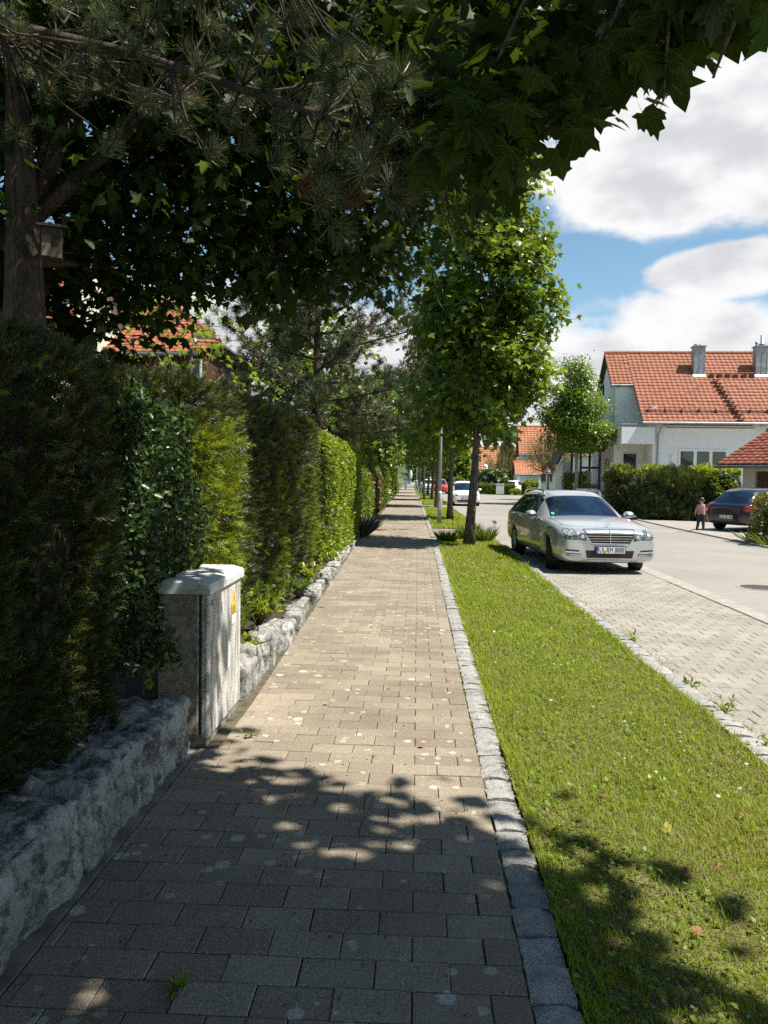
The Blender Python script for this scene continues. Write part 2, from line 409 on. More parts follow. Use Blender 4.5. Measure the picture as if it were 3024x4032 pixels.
def kerb_row(name, x0, y0, y1, z, tilt=0.0, wob=0.004, lw=1.0):
    k = sheet(name, [(x0 - .075 + drift(y0), y0), (x0 + .075 + drift(y0), y0), (x0 + .075 + drift(y1), y1), (x0 - .075 + drift(y1), y1)], z - 0.022, M_JOINT)
    y = y0
    while y < y1:
        l = random.uniform(0.135, 0.20); s = random.randrange(8)
        obj('kerb_stone', setts[s], k, (x0 + drift(y) + random.gauss(0, wob), y + l / 2, z + random.gauss(0, 0.004)), (random.gauss(0, 0.02), tilt + random.gauss(0, 0.02), random.gauss(0, 0.025) + random.choice((0, math.pi))),
            (lw * random.uniform(.95, 1.03), (l - 0.008) / 0.168, 1))
        y += l
    return k
kerb_row('path_kerb', 0.465, 1.2, 20.9, 0.006)
kerb_row('street_kerb', 2.135, 3.0, 19.6, 0.018, -0.05, 0.006, 1.05)
for (y0, y1) in ((24.7, 41.0), (45.5, 69.5)):
    kk = []
    for (nm, x0, z) in (('path_kerb', 0.465, 0.006), ('street_kerb', 2.135, 0.018)):
        V = []; F = []; o = 0; y = y0
        while y < y1:
            l = random.uniform(0.15, 0.21); v, f = sett_mesh(l - .008, 0.145, 0.1, random.randrange(999))
            V += [(a + x0 + drift(y), b + y, c + z) for a, b, c in v]; F += [tuple(i + o for i in q) for q in f]; o += len(v); y += l
        k = obj(nm, raw_mesh(nm, V, F, M_GRANITE, True)); k['kind'] = 'structure'

# ---------------- parking bay
bay = sheet('parking_bay', [(2.2, -6), (4.25, -6), (4.25, 21), (2.2, 21)], ZR - 0.008, plain('bay_joint', (.26, .24, .20), .95, var=.4, nscale=12, bump=.5, bscale=150))
def bay_cells(y0, y1):
    out = []
    for i in range(int(y0 / 0.16), int(y1 / 0.16)):
        y = (i + .5) * 0.16; off = 0.5 * (i % 2)
        for k in range(0, 11):
            a = max(2.21, 2.21 + (k - off) * 0.2); b = min(4.22, 2.21 + (k + 1 - off) * 0.2)
            if b - a > 0.04: out.append(((a + b) / 2, y, b - a))
    return out
bc = bay_cells(2.0, 20.9)
vis = lambda c: (c[0] - 0.055 * c[1]) / c[1] < 0.50
bn = sorted([c for c in bc if vis(c)], key=lambda c: c[1] + 0.2 * c[0])[:300]; bs = set(bn)
for (x, y, l) in bn:
    obj('paver', paver_me(l, 0.16, M_BAY, 'bay_paver'), bay, (x, y, ZR + random.uniform(-.0025, .0025)), (random.gauss(0, 0.007), random.gauss(0, 0.007), random.gauss(0, 0.006)))
joined_pavers('paving', [c for c in bc if c not in bs], 0.16, M_BAY, bay, ZR)
# concrete channel between bay and asphalt
mb = MB(); y = -5.0
while y < 21:
    mb.box((4.235, y + .004, ZR - 0.05), (4.505, y + 0.996, ZR + 0.006), bev=0.004); y += 1.0
ch = mb.build('gutter', M_CONCRETE); ch['kind'] = 'structure'
# far side: low kerb and pavement on the right
def strip_poly(pts, wd): return pts + [(x + wd, y) for x, y in reversed(pts)]
RE = [(9.0, -8), (9.03, 20), (9.12, 28), (9.42, 36), (9.52, 57), (11.1, 61.4), (30, 63)]
mb = MB()
for (a, b) in zip(RE[:-1], RE[1:]):
    n = max(1, int(math.hypot(b[0] - a[0], b[1] - a[1]) / 1.0))
    for k in range(n):
        p = Vector((a[0] + (b[0] - a[0]) * k / n, a[1] + (b[1] - a[1]) * k / n, 0)); q = Vector((a[0] + (b[0] - a[0]) * (k + 1) / n, a[1] + (b[1] - a[1]) * (k + 1) / n, 0))
        d = (q - p); ang = math.atan2(-d.x, d.y); Mx = Matrix.Translation(p) @ Matrix.Rotation(ang, 4, 'Z')
        mb.box((0.0, 0.004, ZR - .06), (0.13, d.length - .004, ZR + 0.045), Mx, bev=0.012)
kf = mb.build('far_kerb', M_CONCRETE); kf['kind'] = 'structure'
M_DRIVE = m_paver('drive_paver', (0.36, 0.33, 0.29), (0.42, 0.39, 0.345), 0.1)
sheet('driveway', [(9.1, -8), (9.13, 20), (9.22, 28), (9.52, 36), (9.62, 57), (11.2, 61.3), (30, 62.9), (45, 40), (45, -8)], ZR + 0.02, M_DRIVE)

# ---------------- lawn strips
M_GRASS = leaf_mat('grass_blade', (0.16, 0.235, 0.012), (0.29, 0.345, 0.018), 0.42, (0.42, 0.54, 0.02), 0.5, c=(0.27, 0.28, 0.03))
M_DRY = leaf_mat('dry_grass', (0.21, 0.175, 0.06), (0.30, 0.245, 0.10), 0.25, (0.3, 0.25, 0.1), 0.7)
M_CLOVER = leaf_mat('clover_leaf', (0.11, 0.18, 0.02), (0.20, 0.28, 0.03), 0.35, (0.36, 0.46, 0.03), 0.45)
BLADE_V = [(-.5, 0, 0), (.5, 0, 0), (.42, .10, .55), (-.42, .10, .55), (0, .42, 1.0)]
BLADE_F = [(0, 1, 2), (0, 2, 3), (3, 2, 4)]
def blades(x, y, z, hgt, wid, lean=1.0, r=rng):
    n = len(x); th = r.uniform(0, 2 * np.pi, n); c, s = np.cos(th), np.sin(th)
    rt = np.zeros((n, 3, 3)); rt[:, 0, 0] = c; rt[:, 0, 1] = -s; rt[:, 1, 0] = s; rt[:, 1, 1] = c; rt[:, 2, 2] = 1
    sc = np.stack([wid, hgt * lean * r.uniform(0.2, 2.2, n), hgt], 1)
    return scatter(BLADE_V, BLADE_F, np.stack([x, y, z], 1), rt, sc)
def zl(x, y): return 0.004 + 0.012 * np.sin(x * 2.3 + y * .7) * np.sin(y * 1.1 + 1) + 0.006 * np.sin(x * 9 + y * 5)
def lawn(name, x0, x1, y0, y1, bands, hmul=1.0):
    nx, ny = 14, max(4, int((y1 - y0) * 5))
    gx, gy = np.meshgrid(np.linspace(x0, x1, nx), np.linspace(y0, y1, ny)); dr = np.array([drift(t) for t in gy.ravel()])
    v = np.stack([gx.ravel() + dr, gy.ravel(), zl(gx.ravel(), gy.ravel()) + 0.0], 1)
    f = np.array([(j * nx + i, j * nx + i + 1, (j + 1) * nx + i + 1, (j + 1) * nx + i) for j in range(ny - 1) for i in range(nx - 1)])
    lw = obj(name, raw_mesh(name, v, f, M_SOIL, True)); lw['kind'] = 'structure'
    V = []; Fc = []; Mi = []; o = 0
    for (a, b, den, wd, ht) in bands:
        n = int(den * (x1 - x0) * (b - a))
        x = rng.uniform(x0 - .01, x1 + .01, n); y = rng.uniform(a, b, n)
        clump = np.clip(np.sin(x * 23 + 3 * np.sin(y * 11)) * np.sin(y * 19 + 2 * np.sin(x * 13)), 0, 1)
        patch = 0.5 + 0.5 * np.sin(x * 3.1 + 1.3 * np.sin(y * 1.7)) * np.sin(y * 1.3 + 0.8 * np.sin(x * 2.2))
        edge = np.clip(np.minimum(x - x0, x1 - x) / 0.14, 0, 1)
        h = ht * hmul * rng.uniform(0.45, 1.25, n) * (0.6 + 0.5 * patch + .45 * clump) * (1.75 - 0.75 * edge)
        z = zl(x, y); x = x + np.array([drift(t) for t in y]) if b > 20 else x
        vv, ff = blades(x, y, z, h, wd * rng.uniform(.7, 1.4, n), 1.5)
        V.append(vv); Fc.append(ff + o); o += len(vv)
        dry = (rng.random(n) < 0.04 + 0.15 * (1 - patch) * edge)
        Mi.append(np.repeat(dry.astype(int), 3))
    g = obj('grass', raw_mesh('grass', np.concatenate(V), np.concatenate(Fc), [M_GRASS, M_DRY], False, np.concatenate(Mi)), None)
    return lw, g
lw1, g1 = lawn('lawn', 0.545, 2.065, 0.8, 20.9, [(1.6, 4.0, 9000, 0.0032, 0.034), (4.0, 7.0, 6500, 0.0042, 0.036), (7.0, 12, 3400, 0.006, 0.04), (12, 20.9, 1700, 0.010, 0.045)])
tag(g1, 'mown yellow green grass of the verge beside the footpath', 'grass', kind='stuff')
lw2, g2 = lawn('lawn', 0.545, 2.065, 24.7, 41.0, [(24.7, 41, 900, 0.016, 0.055)]); tag(g2, 'grass of the second verge round the lamp post', 'grass', kind='stuff')
lw3, g3 = lawn('lawn', 0.545, 2.065, 45.5, 69.5, [(45.5, 69.5, 450, 0.03, 0.09)]); tag(g3, 'far strip of long grass under the row of trees', 'grass', kind='stuff')
# broad-leaved weeds (clover, plantain) in the near lawn
LEAF4_V = [(0, 0, 0), (.42, .45, .06), (0, 1, -.05), (-.42, .45, .06), (0, .5, -.02)]
LEAF4_F = [(0, 1, 4), (1, 2, 4), (2, 3, 4), (3, 0, 4)]
n = 9000; y = 1.7 + 12 * rng.random(n) ** 1.6; x = rng.uniform(.55, 2.06, n)
cl = 0.5 + 0.5 * np.sin(x * 5 + 2 * np.sin(y * 2.1)) * np.sin(y * 2.9 + x); keep = cl > rng.uniform(0.1, 0.75, n); x, y = x[keep], y[keep]; n = len(x)
d = rng.normal(size=(n, 3)); d[:, 2] = rng.uniform(0.0, 0.7, n)
rt = rots_dir(d, np.array([[0, 0, 1.0]]).repeat(n, 0), 0.3)
v, f = scatter(LEAF4_V, LEAF4_F, np.stack([x, y, zl(x, y) + rng.uniform(.008, .03, n)], 1), rt, rng.uniform(.011, .030, n) * (1 + 0.02 * y))
tag(obj('weeds', raw_mesh('weeds', v, f, M_CLOVER)), 'broad clover and plantain leaves among the verge grass', 'weeds', kind='stuff')
# ------------------------------------------------------------------ left side: stone wall, switch box, hedges
from mathutils import noise as mnoise
def m_limestone():
    t = Mt('limestone'); n = t.noise(3.0, 6)
    c = t.mix(t.ramp(n, 0.35, 0.65), (0.27, 0.265, 0.245), (0.41, 0.40, 0.37))
    c = t.mix(t.ramp(t.noise(11, 6, rough=.7), 0.44, 0.62, 0, 0.9), c, (0.075, 0.075, 0.07))
    c = t.mix(t.ramp(t.noise(38, 4), 0.55, 0.7, 0, .55), c, (0.50, 0.49, 0.46))
    c = t.mix(t.ramp(t.noise(5.5, 3), 0.62, 0.75, 0, .6), c, (0.17, 0.155, 0.10))
    h = t.math('ADD', t.noise(30, 6, rough=.65), t.math('MULTIPLY', t.noise(8, 4), 1.5))
    return t.pbr(c, 0.92, t.bump(h, 0.9, 0.02), **{'Specular IOR Level': 0.2})
M_LIME = m_limestone()
def rock(sx, sy, sz, seed, amp=0.03, n=(6, 12, 7)):
    """a roughly squared quarry stone, base at z=0, centred in x, y"""
    V = {}; v = []; f = []
    def vert(i, j, k):
        if (i, j, k) in V: return V[(i, j, k)]
        p = Vector((sx * (i / n[0] - .5), sy * (j / n[1] - .5), sz * k / n[2]))
        q = Vector((p.x, p.y, p.z - sz / 2)); e = Vector((q.x / (sx / 2), q.y / (sy / 2), q.z / (sz / 2)))
        # knock the edges off
        m = sorted([abs(e.x), abs(e.y), abs(e.z)]); rd = max(0, m[1] - 0.72) / 0.28
        p -= Vector((q.x, q.y, q.z if p.z > 0.01 else 0)) * 0.07 * rd * rd * (1 if m[2] > .95 else 0)
        nn = mnoise.fractal(p * 4.5 + Vector((seed * 7.3, seed, 0)), 0.8, 2.0, 5)
        n2 = mnoise.fractal(p * 13 + Vector((0, seed * 3.1, 5)), 0.8, 2.0, 3)
        st = math.floor((p.z * 3 + p.y * 8 + nn * 2.0)) * 0.5 if k < n[2] else math.floor(p.y * 5 + p.x * 4 + nn * 2) * .5
        st = mnoise.noise(Vector((st, seed, 1.7)))
        d = Vector((e.x if abs(e.x) > .95 else 0, e.y if abs(e.y) > .95 else 0, e.z if abs(e.z) > .95 else 0))
        if d.length: d.normalize()
        n3_ = mnoise.fractal(p * 34 + Vector((seed, 0, 9)), .9, 2.0, 3); p += d * (amp * (nn * 0.9 + st * 0.75) + amp * 0.45 * n2 + amp * .22 * n3_)
        if k == 0: p.z = -0.03
        V[(i, j, k)] = len(v); v.append(tuple(p)); return V[(i, j, k)]
    def face(g, a, b):
        for s in range(a):
            for t_ in range(b): f.append((g(s, t_), g(s + 1, t_), g(s + 1, t_ + 1), g(s, t_ + 1)))
    face(lambda a, b: vert(n[0], a, b), n[1], n[2]); face(lambda a, b: vert(0, n[1] - a, b), n[1], n[2])
    face(lambda a, b: vert(a, 0, b), n[0], n[2]); face(lambda a, b: vert(n[0] - a, n[1], b), n[0], n[2])
    face(lambda a, b: vert(a, b, n[2]), n[0], n[1])
    return v, f
wall = thing('stone_wall', 'low rough grey limestone block wall under the dark near hedge', 'wall', (-1.55, 2.2, 0))
y = 0.2; k = 0
for ln in (0.95, 0.82, 1.05, 0.78, 0.65):
    h = 0.30 + 0.035 * random.random() + 0.04 * (4.5 - y) / 4.5
    v, f = rock(0.42, ln - 0.014, h, k * 3 + 2, 0.042, (16, int(40 * ln), 16))
    obj('stone', raw_mesh('stone', v, f, M_LIME, True), wall, (0.015 + random.uniform(-.015, .01), y + ln / 2 - 2.2, 0), (0, 0, random.gauss(0, 0.02))); y += ln; k += 1
edge = thing('stone_edging', 'row of small pale rubble stones edging the bed beyond the switch box', 'wall', (-1.5, 5.5, 0))
y = 5.50
while y < 19.5:
    ln = random.uniform(0.25, 0.52); h = (0.27 if y < 7.0 else 0.16 if y < 10 else 0.11) * random.uniform(.7, 1.25)
    v, f = rock(random.uniform(.13, .20), ln * .97, h, random.randrange(200), 0.035, (6, 10, 7))
    obj('stone', raw_mesh('stone', v, f, M_LIME, True), edge, (wall_x(y) - 0.07 + 1.5 + random.uniform(-.035, .03), y + ln / 2 - 5.5, 0), (random.gauss(0, .03), random.gauss(0, .05), random.gauss(0, .10))); y += ln

M_BED = plain('garden_soil', (.040, .030, .019), .95, var=.5, nscale=14, bump=.8, bscale=50)
sheet('garden_bed', [(-9, -3), (-1.5, -3), (-1.5, 4.46), (-1.62, 4.46), (-1.62, 5.6), (-9, 5.6)], .24, M_BED)
sheet('garden_bed', [(-9, 5.6), (-1.4, 5.6), (-1.62, 19.6), (-9, 19.6)], .09, M_BED)
# ---------------- electrical switch box
def m_box(streak):
    t = Mt('weathered_panel'); p = t.pos()
    mpv = t.n('ShaderNodeMapping', {'Vector': p, 'Scale': (1, 1, 0.22)}).outputs[0]
    st = t.noise(22, 5, mpv, 0.6)
    sp = t.noise(75, 4, rough=.7)
    c = (0.52, 0.51, 0.47)
    if streak:
        f = t.math('ADD', t.math('MULTIPLY', st, 0.5), t.math('MULTIPLY', t.noise(95, 5, rough=.75), 0.75))
        c = t.mix(t.ramp(f, 0.54, 0.74), (0.60, 0.595, 0.57), (0.16, 0.135, 0.10))
    else:
        f = t.math('ADD', t.math('MULTIPLY', t.noise(30, 5, rough=.7), 0.8), t.math('MULTIPLY', sp, 0.45))
        c = t.mix(t.ramp(f, 0.42, 0.75), (0.42, 0.385, 0.315), (0.15, 0.115, 0.075))
    c = t.mix(t.ramp(t.noise(240, 2), 0.55, 0.65, 0, .5), c, (0.09, 0.075, 0.055))
    return t.pbr(c, 0.75, t.bump(sp, 0.25, 0.003))
M_BOXF, M_BOXS = m_box(True), m_box(False)
t = Mt('lid_grey'); M_LID = t.pbr(t.mix(t.ramp(t.noise(9, 5), 0.5, 0.8), (0.54, 0.55, 0.52), (0.24, 0.25, 0.19)), 0.6)
M_DARKSEAM = plain('dark_seam', (0.025, 0.022, 0.02), 0.8)
def text_mesh(s, size, mt, extrude=0.001, align='LEFT'):
    cu = bpy.data.curves.new('lettering', 'FONT'); cu.body = s; cu.size = size; cu.extrude = extrude; cu.align_x = align
    o = bpy.data.objects.new('lettering', cu); COL.objects.link(o)
    me = bpy.data.meshes.new_from_object(o); bpy.data.objects.remove(o); bpy.data.curves.remove(cu)
    me.materials.clear(); me.materials.append(mt); return me
FACE_PX = (R(90), 0, R(90))        # text lying on a +X face, running along +Y
boxo = thing('switch_box', 'weathered grey street switch box with number 102 and yellow warning sign', 'switch box', (-1.40, 4.97, 0))
bw, bl = 0.155, 0.42
MB().box((-bw + .01, -bl + .01, -0.05), (bw - .012, bl - .01, 0.06)).build('plinth', M_BOXS, boxo)
MB().box((-bw, -bl, 0.05), (bw - 0.055, bl, 0.925), bev=0.012).build('body', M_BOXS, boxo)
MB().box((bw - 0.051, -bl, 0.035), (bw + .004, bl, 0.925), bev=0.014).build('door', M_BOXF, boxo)
MB().box((bw - 0.056, -bl + .006, 0.06), (bw - .049, bl - .006, 0.92)).build('seam', M_DARKSEAM, boxo)
lid = MB()
xs = [(-bw - .02, bw + .022)]
prof = [(-bw - .02, .925), (bw + .022, .925), (bw + .024, .965), (bw + .012, .985), (bw - .06, 1.003), (-bw + .04, 1.003), (-bw - .014, .985), (-bw - .022, .965)]
n = len(prof); ysl = [(-bl - .022, 1), (-bl - .026, 0), (bl + .026, 0), (bl + .022, 1)]
V = []; 
for (yy, ins) in ((-bl - .026, 0.010), (-bl - .012, 0), (bl + .012, 0), (bl + .026, 0.010)):
    for (x, z) in prof: V.append((x * (1 - .04 * (ins > 0)), yy, z - (ins if z > .94 else 0)))
F = [tuple(range(n - 1, -1, -1)), tuple(range(3 * n, 4 * n))] + [(r * n + k, r * n + (k + 1) % n, (r + 1) * n + (k + 1) % n, (r + 1) * n + k) for r in range(3) for k in range(n)]
F = [tuple(reversed(q)) for q in F]
obj('lid', raw_mesh('lid', V, F, M_LID), boxo)
M_INK = plain('black_ink', (0.02, 0.02, 0.02), 0.6); M_WARN = plain('warning_yellow', (0.75, 0.42, 0.02), 0.5); M_LABEL = plain('label_white', (0.7, 0.7, 0.66), 0.5)
xf = bw + 0.0045
obj('number_plate', text_mesh('102', 0.052, M_INK), boxo, (xf, -bl + .028, 0.845), FACE_PX)
tri = MB(); yc = 0.20
tri.prism([(xf, yc - .055, .70), (xf, yc + .055, .70), (xf, yc + .055, .76), (xf, yc, .872), (xf, yc - .055, .76)], (0, 0, 0), (.003, 0, 0))
ws = tri.build('warning_sign', M_WARN, boxo)
bolt = MB(); bx = xf + .0035
bolt.prism([(bx, yc + .004, .835), (bx, yc - .012, .800), (bx, yc - .001, .803), (bx, yc - .006, .775), (bx, yc + .011, .808), (bx, yc + .001, .805)], (0, 0, 0), (.001, 0, 0)).build('bolt_symbol', M_INK, ws)
for q in range(5): MB().box((bx, yc - .046, .705 + q * .011), (bx + .001, yc + .046 - .01 * (q % 2), .709 + q * .011)).build('text_line', M_INK, ws)
MB().box((xf, yc - .06, .632), (xf + .003, yc + .06, .690)).build('text_plate', M_LABEL, boxo)
MB().box((xf, 0.03, .36), (xf + .003, 0.10, .53)).build('label_plate', M_LABEL, boxo)


# ---------------- hedges
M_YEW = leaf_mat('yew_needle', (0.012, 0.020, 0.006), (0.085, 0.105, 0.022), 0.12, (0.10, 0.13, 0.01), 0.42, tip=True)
M_YEWL = leaf_mat('yew_young_sunlit', (0.07, 0.11, 0.010), (0.26, 0.30, 0.018), 0.32, (0.42, 0.50, 0.02), 0.45, tip=True)  # young growth, also used to paint sunlit streaks on the hedge
M_CORE = plain('hedge_light_block', (0.012, 0.014, 0.007), 0.95, var=0.4)  # near-black solid filling, added to stop light passing through the foliage
M_TWIG = plain('twig', (0.085, 0.065, 0.045), 0.9, var=0.3, nscale=20)
def shoot_template(nn=7, blade=0.34, wd=0.07, spread=0.75):
    v = []; f = []
    for k in range(nn):
        t_ = 0.12 + 0.80 * k / nn
        for s in (-1, 1):
            a = math.radians(52 - 24 * k / nn); o = len(v)
            dx, dy = s * math.sin(a) * blade * (1.1 - .5 * k / nn), math.cos(a) * blade * (1.1 - .4 * k / nn)
            z = 0.10 * ((k % 2) - .5)
            v += [(0, t_ - wd / 2, 0), (0, t_ + wd / 2, 0), (dx, t_ + dy, z + .04)]
            f.append((o, o + 1, o + 2))
    o = len(v); v += [(-.022, 0, 0), (.022, 0, 0), (0, 1.05, 0)]; f.append((o, o + 1, o + 2))
    return np.array(v), np.array(f)
SH_N = shoot_template(6, 0.36, 0.12); SH_F = shoot_template(4, 0.42, 0.12)
def box_surface(n, lo, hi, faces, bump, freq, seed=0, r=rng, rnd=0.25):
    """points and normals on a rounded, lumpy box"""
    lo, hi = np.array(lo, float), np.array(hi, float); sz = hi - lo
    area = {'+x': sz[1] * sz[2], '-x': sz[1] * sz[2], '+y': sz[0] * sz[2], '-y': sz[0] * sz[2], '+z': sz[0] * sz[1]}
    tot = sum(area[a] for a in faces); P = []; Nn = []
    for a in faces:
        m = int(n * area[a] / tot); p = lo + sz * r.random((m, 3)); ax = 'xyz'.index(a[1]); sgn = 1 if a[0] == '+' else -1
        p[:, ax] = hi[ax] if sgn > 0 else lo[ax]; nr = np.zeros((m, 3)); nr[:, ax] = sgn
        P.append(p); Nn.append(nr)
    P = np.concatenate(P); Nn = np.concatenate(Nn)
    c = (lo + hi) / 2; e = (P - c) / (sz / 2)
    # round the upper and vertical edges
    for (i, j) in ((0, 2), (1, 2), (0, 1)):
        d = np.minimum(1, np.maximum(0, (np.stack([np.abs(e[:, i]) * 1, np.abs(e[:, j])], 1)) * 1.0))
        di = np.clip((np.abs(P[:, i] - c[i]) - (sz[i] / 2 - rnd)) / rnd, 0, 1); dj = np.clip((np.abs(P[:, j] - c[j]) - (sz[j] / 2 - rnd)) / rnd, 0, 1)
        if j == 2: dj = np.where(e[:, 2] < 0, 0, dj)
        ln = np.sqrt(di ** 2 + dj ** 2); sh = np.where(ln > 1, (ln - 1) / np.maximum(ln, 1e-6), 0) * rnd
        P[:, i] -= np.sign(e[:, i]) * di * sh; P[:, j] -= np.sign(e[:, j]) * dj * sh
        Nn[:, i] += np.sign(e[:, i]) * di * .7 * (ln > .4); Nn[:, j] += np.sign(e[:, j]) * dj * .7 * (ln > .4)
    Nn /= np.linalg.norm(Nn, axis=1, keepdims=True)
    q = P * freq + seed
    w_ = np.sin(q[:, 0] * 1.7 + 1.1 * np.sin(q[:, 1])) * np.sin(q[:, 1] * 1.3 + np.sin(q[:, 2] * 1.2)) + .6 * np.sin(q[:, 2] * 2.1 + 1.7 * np.sin(q[:, 1] * 1.9 + q[:, 0]))
    w2 = np.sin(q[:, 1] * 4.3 + seed) * np.sin(q[:, 2] * 3.9 + q[:, 0] * 3) * .35
    return P + Nn * (bump * (w_ + w2))[:, None], Nn, w_
def hedge(name, label, lo, hi, faces, n, mats, pale_frac, tmpl, size, bump=0.05, freq=2.5, seed=0, up=0.5, leafy=False, cat='hedge', core=True, rnd=.25, depth=0.07, group=None, slope=None):
    h = thing(name, label, cat, ((lo[0] + hi[0]) / 2, (lo[1] + hi[1]) / 2, lo[2]), 0, group); base = np.array(h.location)
    P, Nn, w_ = box_surface(n, lo, hi, faces, bump, freq, seed, rnd=rnd); m = len(P)
    P = P - Nn * rng.uniform(-0.3, 1, (m, 1)) * depth
    d = Nn + np.array([0, 0, up]) + rng.normal(0, 0.6, (m, 3))
    if leafy: rt = rots_dir(d * 0.6 + rng.normal(0, 0.6, (m, 3)), Nn + np.array([0, 0, .6]), 0.55)
    else: rt = rots_dir(d, Nn * 0 + rng.normal(size=(m, 3)), 0.4)
    sc = size * rng.uniform(.65, 1.3, m)
    v, f = scatter(tmpl[0], tmpl[1], P - base, rt, sc)
    if slope: v[:, 2] *= np.interp(v[:, 1] + base[1], slope[0], slope[1])
    yg = (rng.random(m) < pale_frac(P, Nn, w_)).astype(int)
    fo_ = obj('foliage', raw_mesh('foliage', v, f, mats, False, np.repeat(yg, len(tmpl[1]))), h)
    fo_.data.attributes.new('tip', 'FLOAT', 'POINT').data.foreach_set('value', np.tile(np.clip(np.asarray(tmpl[0])[:, 1], 0, 1), m).astype(np.float32))
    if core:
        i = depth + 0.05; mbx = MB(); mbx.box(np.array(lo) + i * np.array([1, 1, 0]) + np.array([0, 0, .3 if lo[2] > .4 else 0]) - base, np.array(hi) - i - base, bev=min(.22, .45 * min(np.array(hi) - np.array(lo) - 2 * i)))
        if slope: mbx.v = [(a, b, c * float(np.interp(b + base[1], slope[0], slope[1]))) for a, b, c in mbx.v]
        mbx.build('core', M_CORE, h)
    return h
LEAF_T = (np.array(LEAF4_V) * np.array([1.0, 1, 1]), np.array(LEAF4_F))
cst = lambda a: (lambda P, Nn, w_: np.full(len(P), a))
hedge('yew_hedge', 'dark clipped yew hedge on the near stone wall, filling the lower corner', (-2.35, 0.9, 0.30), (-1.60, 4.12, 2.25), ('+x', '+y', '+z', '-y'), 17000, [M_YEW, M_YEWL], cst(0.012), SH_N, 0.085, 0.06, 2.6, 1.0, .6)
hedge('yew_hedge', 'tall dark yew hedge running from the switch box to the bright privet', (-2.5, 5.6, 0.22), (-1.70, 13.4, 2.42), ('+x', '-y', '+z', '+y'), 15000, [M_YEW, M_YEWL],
      lambda P, Nn, w_: np.clip(0.05 + 0.55 * (np.sin(P[:, 1] * 2.1 + 1.0) > 0.82) * (P[:, 2] < 1.7) + .04 * Nn[:, 2] + .22 * (P[:, 1] > 9.5) * (np.sin(P[:, 2] * 3 + P[:, 1] * 2) > .1), 0, 1), SH_N, 0.11, 0.06, 1.8, 2.0, slope=([5.6, 12], [.97, 1.04]))  # pale streaks towards the privet paint sunlight into the needles
hedge('yew_bush', 'sunlit yellow green yew bush standing behind the switch box', (-2.1, 5.55, 0.30), (-1.60, 6.75, 2.05), ('+x', '-y', '+z', '+y'), 3600, [M_YEW, M_YEWL], cst(0.75), SH_N, 0.12, 0.07, 3.0, 4.0, 0.15, cat='bush')
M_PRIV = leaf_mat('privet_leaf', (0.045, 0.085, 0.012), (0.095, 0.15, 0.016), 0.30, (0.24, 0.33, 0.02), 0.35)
M_PRIVL = leaf_mat('privet_young_sunlit', (0.15, 0.22, 0.012), (0.24, 0.30, 0.02), 0.38, (0.45, 0.52, 0.02), 0.35)
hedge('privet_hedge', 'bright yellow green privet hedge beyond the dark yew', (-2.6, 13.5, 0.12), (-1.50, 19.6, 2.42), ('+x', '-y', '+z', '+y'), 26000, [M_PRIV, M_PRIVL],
      lambda P, Nn, w_: np.clip(0.12 + 0.5 * np.clip(Nn[:, 0], 0, 1) + 0.5 * Nn[:, 2], 0, 1), LEAF_T, 0.055, 0.07, 2.0, 3.0, leafy=True, rnd=.4)  # young leaves gathered on top and street faces also paint in the sunlight
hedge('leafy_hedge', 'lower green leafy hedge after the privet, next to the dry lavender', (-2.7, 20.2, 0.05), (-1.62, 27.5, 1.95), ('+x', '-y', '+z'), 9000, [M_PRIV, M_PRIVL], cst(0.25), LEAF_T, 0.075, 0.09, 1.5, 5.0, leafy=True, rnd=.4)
M_RED = leaf_mat('barberry_leaf', (0.11, 0.045, 0.03), (0.17, 0.10, 0.03), 0.3, (0.3, 0.12, 0.05), 0.4)
hedge('barberry_hedge', 'reddish brown barberry hedge along the far footpath', (-2.7, 28.0, 0.05), (-1.72, 38, 1.75), ('+x', '-y', '+z'), 6000, [M_RED, M_PRIV], cst(0.5), LEAF_T, 0.10, 0.1, 1.3, 6.0, leafy=True)
hedge('garden_hedge', 'dark green garden hedge far along the footpath', (-3.4, 38.5, 0.05), (-2.0, 75, 2.1), ('+x', '-y', '+z'), 9000, [M_PRIV, M_PRIVL], cst(0.1), LEAF_T, 0.17, 0.16, 0.8, 7.0, leafy=True)

# shrub with small oval leaves beside the box
M_EVER = leaf_mat('evergreen_leaf', (0.024, 0.050, 0.014), (0.046, 0.085, 0.020), 0.18, (0.12, 0.20, 0.03), 0.33)
M_EVERL = leaf_mat('evergreen_young', (0.10, 0.16, 0.02), (0.15, 0.21, 0.03), 0.3, (0.28, 0.36, 0.03), 0.35)
LAN_V = np.array([(0, 0, 0), (.20, .35, .04), (.16, .7, 0), (0, 1, -.10), (-.16, .7, 0), (-.20, .35, .04), (0, .4, -.03)]); LAN_F = np.array([(0, 1, 6), (1, 2, 6), (2, 3, 6), (3, 4, 6), (4, 5, 6), (5, 0, 6)])
OVAL_T = (np.array([(0, 0, 0), (.27, .35, .05), (.22, .72, .03), (0, 1, -.08), (-.22, .72, .03), (-.27, .35, .05), (0, .45, -.03)]), LAN_F)
hedge('evergreen_shrub', 'rounded dark evergreen shrub with small oval leaves leaning over the switch box', (-2.20, 4.10, 0.50), (-1.53, 5.40, 2.10), ('+x', '-y', '+z', '+y'), 14000, [M_EVER, M_EVERL],
      lambda P, Nn, w_: np.clip(0.03 + 0.35 * (Nn[:, 2] > .5) * (P[:, 1] > 4.6), 0, 1), OVAL_T, 0.046, 0.075, 4.0, 1.5, leafy=True, cat='shrub', rnd=.35, depth=0.14)
